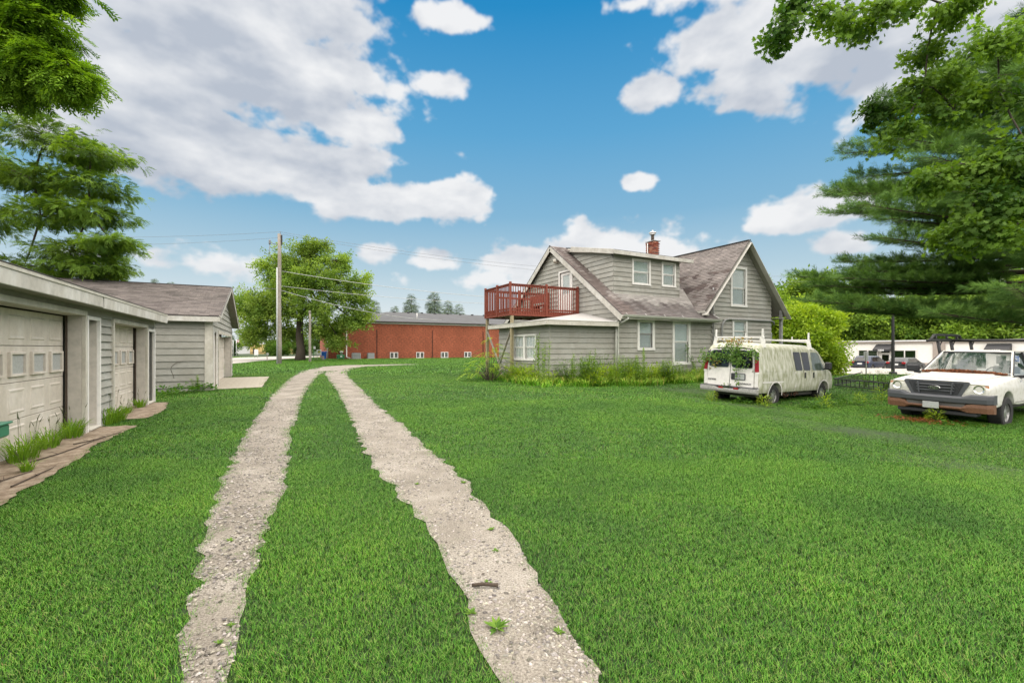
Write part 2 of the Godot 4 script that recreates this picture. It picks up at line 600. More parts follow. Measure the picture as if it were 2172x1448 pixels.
const TRACK_B := [Vector2(0.45, 1.5), Vector2(0.75, -1.0), Vector2(0.92, -1.98), Vector2(0.98, -2.20), Vector2(1.01, -2.52), Vector2(1.08, -2.84), Vector2(1.16, -3.25), Vector2(1.21, -3.70), Vector2(1.24, -4.38), Vector2(1.24, -5.13), Vector2(1.21, -6.03), Vector2(1.27, -7.20), Vector2(1.53, -9.98), Vector2(1.80, -13.37), Vector2(2.15, -17.85), Vector2(2.45, -22.97), Vector2(2.85, -29.69), Vector2(3.35, -33.3), Vector2(4.3, -34.1), Vector2(5.13, -35.16), Vector2(3.97, -28.55), Vector2(3.59, -24.18), Vector2(3.00, -17.40), Vector2(2.61, -12.94), Vector2(2.40, -9.51), Vector2(2.17, -7.09), Vector2(2.08, -5.57), Vector2(1.97, -4.56), Vector2(1.84, -3.72), Vector2(1.67, -2.90), Vector2(1.55, -2.34), Vector2(1.46, -1.95), Vector2(1.25, -1.0), Vector2(1.0, 1.5)]
const APRON_A := [Vector2(-3.35, -5.0), Vector2(-3.35, -12.06), Vector2(-2.41, -11.84), Vector2(-2.48, -10.84), Vector2(-2.56, -9.67), Vector2(-2.43, -8.88), Vector2(-2.46, -7.97), Vector2(-2.43, -7.30), Vector2(-2.45, -5.0)]
const APRON_B := [Vector2(-3.35, -12.95), Vector2(-3.35, -16.9), Vector2(-2.67, -16.42), Vector2(-2.45, -14.76), Vector2(-2.42, -13.76), Vector2(-2.52, -12.98)]
const PAD := [Vector2(-2.3, -20.75), Vector2(-2.3, -28.6), Vector2(-0.1, -28.6), Vector2(-0.34, -20.9)]
const ROAD := [Vector2(-30.0, -46.0), Vector2(-3.53, -53.26), Vector2(-2.55, -56.64), Vector2(-0.4, -65.5), Vector2(1.89, -73.80), Vector2(4.18, -79.20), Vector2(9.0, -88.0), Vector2(40.0, -94.0), Vector2(40.0, -99.0), Vector2(3.0, -95.0), Vector2(-4.5, -87.7), Vector2(-6.23, -79.73), Vector2(-34.0, -70.0)]
const LOT := [Vector2(44.5, -40.0), Vector2(47.5, -26.0), Vector2(49.0, -16.0), Vector2(50.0, -2.0), Vector2(66.0, -2.0), Vector2(66.0, -48.0), Vector2(46.0, -48.0)]

var poly_edges := {}

func rough_poly(name_: String, pts: Array, step: float, amp: float) -> PackedVector2Array:
	if poly_edges.has(name_):
		return poly_edges[name_]
	var out := PackedVector2Array()
	for i in pts.size():
		var a: Vector2 = pts[i]
		var b: Vector2 = pts[(i + 1) % pts.size()]
		var n := maxi(1, int(a.distance_to(b) / step))
		var side := (b - a).normalized().orthogonal()
		for k in n:
			var p := a.lerp(b, k / float(n))
			out.append(p + side * edge_noise.get_noise_2d(p.x * 1.6, p.y * 1.6) * amp)
	poly_edges[name_] = out
	return out

func sheet(pts: PackedVector2Array, y: float) -> ArrayMesh:
	var m := MB.new()
	var idx := Geometry2D.triangulate_polygon(pts)
	for i in range(0, idx.size(), 3):
		var p := []
		for k in 3:
			var q := pts[idx[i + k]]
			p.append(Vector3(q.x, ground_y(q.x, q.y) + y, q.y))
		if (p[2] - p[0]).cross(p[1] - p[0]).y < 0.0:
			m.tri(p[2], p[1], p[0])
		else:
			m.tri(p[0], p[1], p[2])
	return m.mesh()

func build_ground() -> void:
	var xs := []
	var zs := []
	for v in [-600.0, -300.0, -150.0, -80.0, -40.0, -24.0]:
		xs.append(v)
	for i in 46:
		xs.append(-16.0 + i * 2.0)
	for v in [84.0, 100.0, 150.0, 300.0, 600.0]:
		xs.append(v)
	for v in [-700.0, -400.0, -220.0, -150.0, -110.0]:
		zs.append(v)
	for i in 50:
		zs.append(-90.0 + i * 2.0)
	for v in [14.0, 40.0, 120.0]:
		zs.append(v)
	var m := MB.new()
	for i in xs.size() - 1:
		for j in zs.size() - 1:
			var p := []
			for q in [[i, j], [i + 1, j], [i + 1, j + 1], [i, j + 1]]:
				p.append(Vector3(xs[q[0]], ground_y(xs[q[0]], zs[q[1]]), zs[q[1]]))
			m.quad(p[0], p[1], p[2], p[3])
	var lawn := plain("lawn_soil", Color.WHITE, 1.0)
	lawn.albedo_texture = noise_tex(71, 0.035, [lin(0.016, 0.034, 0.007), lin(0.028, 0.062, 0.010), lin(0.045, 0.095, 0.016)], 5)
	lawn.uv1_triplanar = true
	lawn.uv1_world_triplanar = true
	lawn.uv1_scale = Vector3.ONE * 0.55
	struct(m.mesh(true), "ground", lawn)

	var gravel := plain("gravel", Color.WHITE, 0.95)
	gravel.albedo_texture = noise_tex(72, 0.03, [lin(0.15, 0.13, 0.105), lin(0.345, 0.315, 0.27), lin(0.56, 0.525, 0.47)], 6, 1024)
	gravel.uv1_triplanar = true
	gravel.uv1_world_triplanar = true
	gravel.uv1_scale = Vector3.ONE * 1.7
	gravel.normal_enabled = true
	gravel.normal_texture = normal_tex(73, 0.08, 10.0, 4, 1024)
	gravel.normal_scale = 0.9
	weather(gravel, 76, 0.32, 0.74)
	weather(lawn, 78, 0.2, 0.7)
	struct(sheet(rough_poly("a", TRACK_A, 0.14, 0.10), 0.008), "gravel_track", gravel)
	struct(sheet(rough_poly("b", TRACK_B, 0.14, 0.12), 0.014), "gravel_track", gravel)
	var slab := plain("apron_concrete", Color.WHITE, 0.9)
	slab.albedo_texture = noise_tex(74, 0.012, [lin(0.19, 0.13, 0.085), lin(0.30, 0.235, 0.17), lin(0.40, 0.34, 0.265)], 6, 1024)
	slab.uv1_triplanar = true
	slab.uv1_world_triplanar = true
	slab.uv1_scale = Vector3.ONE * 0.35
	slab.normal_enabled = true
	slab.normal_texture = normal_tex(75, 0.05, 6.0)
	slab.normal_scale = 0.5
	weather(slab, 77, 0.5, 0.75)
	struct(sheet(rough_poly("c", APRON_A, 0.12, 0.10), 0.020), "concrete_apron", slab)
	struct(sheet(rough_poly("d", APRON_B, 0.12, 0.08), 0.020), "concrete_apron", slab)
	struct(sheet(rough_poly("e", PAD, 0.5, 0.04), 0.024), "concrete_pad", mats["concrete"])
	struct(sheet(rough_poly("f", ROAD, 3.0, 0.3), 0.05), "street", mats["road"])
	struct(sheet(rough_poly("g", LOT, 3.0, 0.2), 0.05), "parking_lot", mats["road"])
	scatter_stones()

func scatter_stones() -> void:
	var r2 := RandomNumberGenerator.new()
	r2.seed = 15
	var m := MB.new()
	var top := []
	for k in 6:
		var t := TAU * k / 6.0
		var q := 0.8 + 0.3 * sin(k * 2.3)
		top.append(Vector3(cos(t) * q, 0.0, sin(t) * q))
	for k in 6:
		var j := (k + 1) % 6
		var a: Vector3 = top[k] * 0.55 + Vector3(0, 0.5, 0)
		var b: Vector3 = top[j] * 0.6 + Vector3(0.1, 0.46, 0)
		m.quad(top[k], a, b, top[j])
		m.tri(a, Vector3(0.05, 0.6, 0), b)
	var buf := PackedFloat32Array()
	var n := 0
	var polys := [rough_poly("a", TRACK_A, 0.14, 0.10), rough_poly("b", TRACK_B, 0.14, 0.12)]
	for k in 130000:
		var z := -lerpf(1.2, 16.0, pow(r2.randf(), 1.7))
		var x := r2.randf_range(-0.8, 3.2)
		var p := Vector2(x, z)
		var inside := Geometry2D.is_point_in_polygon(p, polys[0]) or Geometry2D.is_point_in_polygon(p, polys[1])
		if not inside or patch_noise.get_noise_2d(x * 9.0, z * 9.0) < r2.randf_range(-0.55, 0.25):
			continue
		var s := 0.004 + 0.016 * pow(r2.randf(), 3.0)
		var b := Basis.from_euler(Vector3(r2.randf_range(-0.3, 0.3), r2.randf() * TAU, r2.randf_range(-0.3, 0.3))) * Basis.from_scale(Vector3(s, s * r2.randf_range(0.5, 1.0), s * r2.randf_range(0.7, 1.3)))
		var tone := r2.randf_range(0.14, 0.60)
		put_copy(buf, Transform3D(b, Vector3(x, 0.014, z)), Color(tone, tone * r2.randf_range(0.90, 0.96), tone * r2.randf_range(0.74, 0.9)))
		n += 1
	var o := copies("gravel_stones", m.mesh(), mats["stone"], buf, n, self)
	tag(o, "loose pale gravel stones scattered over both wheel ruts", "gravel", "", "stuff")

func put_copy(buf: PackedFloat32Array, t: Transform3D, c: Color) -> void:
	buf.append_array(PackedFloat32Array([t.basis.x.x, t.basis.y.x, t.basis.z.x, t.origin.x, t.basis.x.y, t.basis.y.y, t.basis.z.y, t.origin.y, t.basis.x.z, t.basis.y.z, t.basis.z.z, t.origin.z, c.r, c.g, c.b, 1.0]))

func copies(called: String, mesh: Mesh, m: Material, buf: PackedFloat32Array, n: int, parent: Node) -> MultiMeshInstance3D:
	var mm := MultiMesh.new()
	mm.transform_format = MultiMesh.TRANSFORM_3D
	mm.use_colors = true
	mm.mesh = mesh
	mm.instance_count = n
	mm.buffer = buf
	var o := MultiMeshInstance3D.new()
	o.multimesh = mm
	o.material_override = m
	if parent == self:
		o.name = numbered(called)
		add_child(o)
	else:
		o.name = called
		parent.add_child(o, true)
	return o

# ---------- grass ----------
func grass_tuft(sd: int, count: int, radius: float, hgt: float, wide: float) -> ArrayMesh:
	var r2 := RandomNumberGenerator.new()
	r2.seed = sd
	var v := PackedVector3Array()
	var n := PackedVector3Array()
	var c := PackedColorArray()
	for k in count:
		var t := r2.randf() * TAU
		var q := radius * sqrt(r2.randf())
		var base := Vector3(cos(t) * q, -0.004, sin(t) * q)
		var lean := r2.randf() * TAU
		var out := Vector3(cos(lean), 0, sin(lean))
		var hh := hgt * r2.randf_range(0.55, 1.15)
		var bend := hh * r2.randf_range(0.2, 1.25)
		var side := Vector3(-out.z, 0, out.x).rotated(Vector3.UP, r2.randf_range(-0.9, 0.9)) * wide * 0.5
		var mid := base + Vector3(0, hh * 0.62, 0) + out * bend * 0.35
		var tip := base + Vector3(0, hh, 0) + out * bend
		var nn := (side.cross(tip - base).normalized() * 0.6 + Vector3.UP * 0.55).normalized()
		if nn.y < 0.0:
			nn = -nn
		var warm := r2.randf()
		var tone := r2.randf_range(0.58, 1.40)
		var col := Color(0.024, 0.118, 0.007).lerp(Color(0.098, 0.238, 0.024), warm * warm) * tone
		if r2.randf() < 0.02:
			col = Color(0.24, 0.23, 0.09)
		col.a = 1.0
		var cut := col.lerp(Color(0.24, 0.33, 0.085), pow(r2.randf(), 2.0) * 0.8)   # mown tips dry out paler
		var at := 0
		for p in [base - side, mid - side * 0.8, mid + side * 0.8, base - side, mid + side * 0.8, base + side, mid - side * 0.8, tip, mid + side * 0.8]:
			v.append(p)
			n.append(nn)
			c.append(col if at < 6 else cut)
			at += 1
	var a := []
	a.resize(Mesh.ARRAY_MAX)
	a[Mesh.ARRAY_VERTEX] = v
	a[Mesh.ARRAY_NORMAL] = n
	a[Mesh.ARRAY_COLOR] = c
	var m := ArrayMesh.new()
	m.add_surface_from_arrays(Mesh.PRIMITIVE_TRIANGLES, a)
	return m

func in_rect(x: float, z: float, x0: float, x1: float, z0: float, z1: float) -> bool:
	return x > x0 and x < x1 and z > z0 and z < z1

func lawn_open(x: float, z: float) -> bool:
	if in_rect(x, z, -20, -3.0, -17.2, 8) or in_rect(x, z, -20, -1.98, -30.2, -20.4) or in_rect(x, z, 15.1, 27.5, -30, -17.4) or in_rect(x, z, 11.1, 15.2, -23, -17.4):
		return false
	if in_rect(x, z, 9.8, 60, -92, -70.2):
		return false
	var p := Vector2(x, z)
	for k in ["a", "b", "c", "d", "e", "f", "g"]:
		if Geometry2D.is_point_in_polygon(p, poly_edges[k]):
			return false
	return true

# grass creeping in from the edge of a rut
func creeps_in(x: float, z: float, r2: RandomNumberGenerator) -> bool:
	if z < -16.0 or absf(x - 1.0) > 3.0:
		return false
	var a := r2.randf() * TAU
	var q := Vector2(x + cos(a) * 0.20, z + sin(a) * 0.20)
	if patch_noise.get_noise_2d(x * 14.0, z * 14.0) < -0.08:
		return false
	for k in ["a", "b"]:
		if Geometry2D.is_point_in_polygon(Vector2(x, z), poly_edges[k]):
			return not Geometry2D.is_point_in_polygon(q, poly_edges[k])
	return false

func build_grass() -> void:
	var root := Node3D.new()
	root.name = "lawn_grass"
	add_child(root)
	tag(root, "short mown green lawn grass covering the yard", "grass", "", "stuff")
	var r2 := RandomNumberGenerator.new()
	r2.seed = 90
	# from depth, to depth, cell, blades, radius, height, width
	var zones := [[1.3, 6.5, 0.060, 56, 0.075, 0.036, 0.0034], [6.5, 14.0, 0.105, 58, 0.125, 0.040, 0.0050], [14.0, 28.0, 0.21, 62, 0.24, 0.048, 0.0085], [28.0, 82.0, 0.55, 64, 0.60, 0.072, 0.026]]
	var zi := 0
	for q in zones:
		zi += 1
		var bufs := [PackedFloat32Array(), PackedFloat32Array(), PackedFloat32Array()]
		var ns := [0, 0, 0]
		var cell: float = q[2]
		var d: float = q[0]
		while d < q[1]:
			var l := -1.32 * d - 0.3
			while l < 1.32 * d + 0.3:
				var dd := d + r2.randf() * cell
				var ll := l + r2.randf() * cell
				l += cell
				var x := ll * 0.883740 + dd * 0.467985
				var z := ll * 0.467985 - dd * 0.883740
				var small := 1.0
				if z > 3.0:
					continue
				if not lawn_open(x, z):
					if not creeps_in(x, z, r2):
						continue
					small = 0.55
				var t := patch_noise.get_noise_2d(x * 1.3, z * 1.3) * 0.55 + patch_noise.get_noise_2d(x * 5.0 + 90.0, z * 5.0) * 0.45
				var s := r2.randf_range(0.8, 1.15) * (1.0 + t * 0.25)
				var k := r2.randi() % 3
				var tone := 1.0 + t * 0.62
				var c := Color(tone * (1.0 + t * 0.20), tone, tone * (1.0 - t * 0.25))
				put_copy(bufs[k], Transform3D(Basis(Vector3.UP, r2.randf() * TAU).scaled(Vector3(small, s * small, small)), Vector3(x, ground_y(x, z), z)), c)
				ns[k] += 1
			d += cell
		for k in 3:
			copies("grass_patch", grass_tuft(zi * 10 + k, q[3], q[4], q[5], q[6]), mats["blade"], bufs[k], ns[k], root)

# ---------- pieces of buildings ----------
func row_span(outline: PackedVector2Array, y: float) -> Vector2:
	var lo := 1e9
	var hi := -1e9
	for i in outline.size():
		var a := outline[i]
		var b := outline[(i + 1) % outline.size()]
		if absf(a.y - b.y) < 1e-6:
			if absf(a.y - y) < 1e-4:
				lo = minf(lo, minf(a.x, b.x))
				hi = maxf(hi, maxf(a.x, b.x))
			continue
		var t := (y - a.y) / (b.y - a.y)
		if t >= -1e-5 and t <= 1.0 + 1e-5:
			lo = minf(lo, lerpf(a.x, b.x, t))
			hi = maxf(hi, lerpf(a.x, b.x, t))
	return Vector2(lo, hi)

# one lap board: u runs at its foot (a, b) and head (c, d), y from ya to yb inside the row y0..y1
func lap_board(parent: Node, o: Vector3, u: Vector3, n: Vector3, a: float, b: float, c: float, d: float, ya: float, yb: float, y0: float, y1: float) -> void:
	if b - a < 0.02 and d - c < 0.02:
		return
	if minf(b, d) - maxf(a, c) > 3.9:   # boards come in lengths: a butt joint
		var j := lerpf(maxf(a, c), minf(b, d), rng.randf_range(0.25, 0.75))
		lap_board(parent, o, u, n, a, j - 0.003, c, j - 0.003, ya, yb, y0, y1)
		lap_board(parent, o, u, n, j + 0.003, b, j + 0.003, d, ya, yb, y0, y1)
		return
	var ta := (ya - y0) / (y1 - y0)
	var tb := (yb - y0) / (y1 - y0)
	var oa := lerpf(0.042, 0.004, ta)
	var ob := lerpf(0.042, 0.004, tb)
	var m := MB.new()
	var back := -0.008
	var p := []
	for q in [[a, ya, oa, c, yb, ob], [b, ya, oa, d, yb, ob]]:
		p.append([o + u * q[0] + Vector3.UP * q[1] + n * q[2], o + u * q[3] + Vector3.UP * q[4] + n * q[5], o + u * q[0] + Vector3.UP * q[1] + n * back, o + u * q[3] + Vector3.UP * q[4] + n * back])
	m.quad(p[0][0], p[0][1], p[1][1], p[1][0])
	m.quad(p[0][2], p[0][0], p[1][0], p[1][2])
	m.quad(p[0][1], p[0][3], p[1][3], p[1][1])
	m.quad(p[0][2], p[0][3], p[0][1], p[0][0])
	m.quad(p[1][0], p[1][1], p[1][3], p[1][2])
	var k := rng.randi() % 5
	put(m.mesh(), "siding_board", mats["siding_a" if k < 2 else ("siding_b" if k < 3 else "siding_c")], parent)

func siding(parent: Node, o: Vector3, u: Vector3, n: Vector3, outline: PackedVector2Array, e: float, holes: Array, first := 0.0, deep := 0.13) -> void:
	var top := -1e9
	var low := 1e9
	for p in outline:
		top = maxf(top, p.y)
		low = minf(low, p.y)
	var core := MB.new()
	core.prism(outline, o - n * deep, u, Vector3.UP, -n * 0.06)
	put(core.mesh(), "sheathing", mats["core"], parent)
	var y := low + first
	while y < top - 0.01:
		var y0 := y
		var y1 := minf(y + e, top - 0.002)
		y += e
		var s0 := row_span(outline, y0 + 0.001)
		var s1 := row_span(outline, y1 - 0.001)
		if s0.y < s0.x or s1.y < s1.x:
			continue
		var cuts := []
		for h in holes:
			if h.position.y < y1 and h.end.y > y0:
				cuts.append(h)
		cuts.sort_custom(func(p, q): return p.position.x < q.position.x)
		var a := s0.x
		var c := s1.x
		for h in cuts:
			if h.end.x <= a or h.position.x >= s0.y:
				continue
			lap_board(parent, o, u, n, a, h.position.x, c, h.position.x, y0, y1, y0, y1)
			if h.position.y > y0 + 0.01:
				lap_board(parent, o, u, n, h.position.x, h.end.x, h.position.x, h.end.x, y0, h.position.y, y0, y1)
			if h.end.y < y1 - 0.01:
				lap_board(parent, o, u, n, h.position.x, h.end.x, h.position.x, h.end.x, h.end.y, y1, y0, y1)
			a = h.end.x
			c = h.end.x
		lap_board(parent, o, u, n, a, s0.y, c, s1.y, y0, y1, y0, y1)

func slab(parent: Node, called: String, o: Vector3, u: Vector3, n: Vector3, u0: float, u1: float, y0: float, y1: float, off: float, thick: float, m: Material) -> MeshInstance3D:
	var b := Basis(u, Vector3.UP, u.cross(Vector3.UP))
	return put(cbox(Vector3(u1 - u0, y1 - y0, thick), 0.005), called, m, parent, Transform3D(b, o + u * (u0 + u1) * 0.5 + Vector3.UP * (y0 + y1) * 0.5 + n * off))

# a double-hung window; r is its outside, trim included
func window(parent: Node, o: Vector3, u: Vector3, n: Vector3, r: Rect2, look: Dictionary) -> Node3D:
	var w := holder("window", parent)
	var t: float = look.get("trim", 0.10)
	var a := r.position.x
	var b := r.end.x
	var y0 := r.position.y
	var y1 := r.end.y
	var tm: Material = mats[look.get("trim_mat", "trim_white")]
	slab(w, "trim_board", o, u, n, a, a + t, y0, y1, 0.030, 0.066, tm)
	slab(w, "trim_board", o, u, n, b - t, b, y0, y1, 0.030, 0.066, tm)
	slab(w, "trim_board", o, u, n, a + t, b - t, y1 - t, y1, 0.029, 0.064, tm)
	slab(w, "sill", o, u, n, a - 0.01, b + 0.01, y0 - 0.02, y0 + t * 0.8, 0.040, 0.09, tm)
	var ia := a + t
	var ib := b - t
	var ja := y0 + t * 0.8
	var jb := y1 - t
	var mid: float = lerpf(ja, jb, look.get("split", 0.5))
	var f := 0.045
	var sm: Material = mats[look.get("sash_mat", "trim_white")]
	for half in [[ja, mid, -0.055], [mid, jb, -0.03]]:
		slab(w, "sash", o, u, n, ia, ia + f, half[0], half[1], half[2], 0.03, sm)
		slab(w, "sash", o, u, n, ib - f, ib, half[0], half[1], half[2], 0.03, sm)
		slab(w, "sash", o, u, n, ia + f, ib - f, half[0], half[0] + f, half[2], 0.028, sm)
		slab(w, "sash", o, u, n, ia + f, ib - f, half[1] - f, half[1], half[2], 0.028, sm)
		slab(w, "pane", o, u, n, ia + f, ib - f, half[0] + f, half[1] - f, half[2] - 0.004, 0.005, mats["pane"])
		for k in look.get("bars", 0):
			var x := lerpf(ia + f, ib - f, (k + 1.0) / (look.bars + 1.0))
			slab(w, "glazing_bar", o, u, n, x - 0.011, x + 0.011, half[0] + f, half[1] - f, half[2] + 0.008, 0.012, sm)
	slab(w, "blind", o, u, n, ia, ib, lerpf(ja, jb, look.get("blind_from", 0.5)), jb, -0.085, 0.01, mats[look.get("blind", "shade_blind")])
	slab(w, "blind", o, u, n, ia, ib, ja, lerpf(ja, jb, look.get("blind_from", 0.5)), -0.092, 0.008, mats[look.get("below", "screen_mesh")])
	return w

func shrunk(r: Rect2) -> Rect2:
	return r.grow(-0.04)

# shingles: the nearest ones are pieces of their own, the rest one mesh
func shingles(parent: Node, o: Vector3, u: Vector3, v: Vector3, clip: PackedVector2Array, tab: float, course: float, most: int, tone: Callable) -> void:
	var n := v.cross(u).normalized()
	if n.y < 0.0:
		n = -n
	var lo := Vector2(1e9, 1e9)
	var hi := Vector2(-1e9, -1e9)
	for p in clip:
		lo = lo.min(p)
		hi = hi.max(p)
	var all := []
	var row := 0
	var y := lo.y
	while y < hi.y - course * 0.3:
		var x := lo.x - tab * (0.5 if row % 2 else 0.0) + rng.randf_range(-0.02, 0.02)
		while x < hi.x:
			var a := maxf(x, lo.x)
			var b := minf(x + tab, hi.x)
			if b - a > 0.04 and Geometry2D.is_point_in_polygon(Vector2((a + b) * 0.5, y + course * 0.5), clip):
				var at := o + u * a + v * (y + rng.randf_range(-0.004, 0.004))
				all.append([at.distance_squared_to(EYE), at, b - a, Vector2((a + b) * 0.5, y)])
			x += tab
		y += course
		row += 1
	all.sort_custom(func(p, q): return p[0] < q[0])
	var rest := MB.new()
	var basis := Basis(u, n, u.cross(n))
	var sg := signf(u.cross(n).dot(v))
	var first := holder("shingle_courses", parent)
	for i in all.size():
		var it: Array = all[i]
		var c: Color = tone.call(it[3])
		if i < most:
			var lv := clampi(int(c.get_luminance() * 40.0), 1, 24)
			var key := "sh%d %.2f %.2f %.3f %d" % [lv, c.r / (c.g + 0.001), it[2], course, int(sg)]
			if not shapes.has(key):
				var m := MB.new()
				m.col = c
				shingle_shape(m, Transform3D(), it[2], course, sg)
				shapes[key] = m.mesh()
			put(shapes[key], "shingle", mats["shingle"], first, Transform3D(basis, it[1]))
		else:
			rest.col = c
			shingle_shape(rest, Transform3D(basis, it[1]), it[2], course, sg)
	if rest.v.size():
		var far := put(rest.mesh(), "shingle_field", mats["shingle"], parent)
		far.set_meta("kind", "stuff")

func shingle_shape(m: MB, t: Transform3D, w: float, course: float, sg: float) -> void:
	var g := 0.004
	var l := (course + 0.03) * sg
	var a := t * Vector3(g, 0.026, 0)
	var b := t * Vector3(w - g, 0.026, 0)
	var c := t * Vector3(w - g, 0.004, l)
	var d := t * Vector3(g, 0.004, l)
	var a0 := t * Vector3(g, -0.002, 0)
	var b0 := t * Vector3(w - g, -0.002, 0)
	var c0 := t * Vector3(w - g, -0.002, l)
	var d0 := t * Vector3(g, -0.002, l)
	m.quad(d, c, b, a)
	m.quad(a, b, b0, a0)
	m.quad(d0, d, a, a0)
	m.quad(c, c0, b0, b)

func roof_slab(parent: Node, called: String, pts: Array, thick: float, m: Material) -> void:   # pts: planar loop, thickness downwards
	var b := MB.new()
	var dn := Vector3(0, -thick, 0)
	for i in range(1, pts.size() - 1):
		b.tri(pts[0], pts[i], pts[i + 1])
		b.tri(pts[i + 1] + dn, pts[i] + dn, pts[0] + dn)
	for i in pts.size():
		var j := (i + 1) % pts.size()
		b.quad(pts[j], pts[i], pts[i] + dn, pts[j] + dn)
	put(b.mesh(), called, m, parent)

# a panelled overhead door in the plane o + u, y up, n towards the yard
func overhead_door(parent: Node, o: Vector3, u: Vector3, n: Vector3, u0: float, cols: int, hgt: float, lit_row: int, pitch := 0.685) -> void:
	var d := holder("garage_door", parent)
	var u1 := u0 + pitch * cols
	var sec := hgt / 4.0
	for r in 4:
		slab(d, "door_section", o, u, n, u0, u1, r * sec + 0.004, (r + 1) * sec - 0.004, -0.03, 0.045, mats["door_white"])
		for k in cols:
			var a := u0 + pitch * k + 0.10
			var b := u0 + pitch * (k + 1) - 0.10
			var ya := r * sec + 0.09
			var yb := (r + 1) * sec - 0.09
			if r == lit_row:
				slab(d, "window_frame", o, u, n, a - 0.01, a + 0.035, ya, yb, 0.008, 0.045, mats["door_white"])
				slab(d, "window_frame", o, u, n, b - 0.035, b + 0.01, ya, yb, 0.008, 0.045, mats["door_white"])
				slab(d, "window_frame", o, u, n, a + 0.035, b - 0.035, yb - 0.04, yb, 0.007, 0.045, mats["door_white"])
				slab(d, "window_frame", o, u, n, a + 0.035, b - 0.035, ya, ya + 0.04, 0.007, 0.045, mats["door_white"])
				slab(d, "frosted_pane", o, u, n, a + 0.035, b - 0.035, ya + 0.04, yb - 0.04, -0.006, 0.008, mats["frosted"])
			else:
				var m := MB.new()
				var ring := [[0.0, -0.0085], [0.016, 0.004], [0.03, 0.004], [0.055, -0.003], [0.065, -0.003]]
				for i in ring.size() - 1:
					var p := []
					for q in [i, i + 1]:
						var s: float = ring[q][0]
						var z: float = ring[q][1]
						for e in [[a + s, ya + s], [a + s, yb - s], [b - s, yb - s], [b - s, ya + s]]:
							p.append(o + u * e[0] + Vector3.UP * e[1] + n * z)
					for e in 4:
						var j := (e + 1) % 4
						m.quad(p[e], p[j], p[j + 4], p[e + 4])
				var s := 0.065
				m.quad(o + u * (a + s) + Vector3.UP * (ya + s) - n * 0.003, o + u * (a + s) + Vector3.UP * (yb - s) - n * 0.003, o + u * (b - s) + Vector3.UP * (yb - s) - n * 0.003, o + u * (b - s) + Vector3.UP * (ya + s) - n * 0.003)
				put(m.mesh(), "raised_panel", mats["door_white"], d)

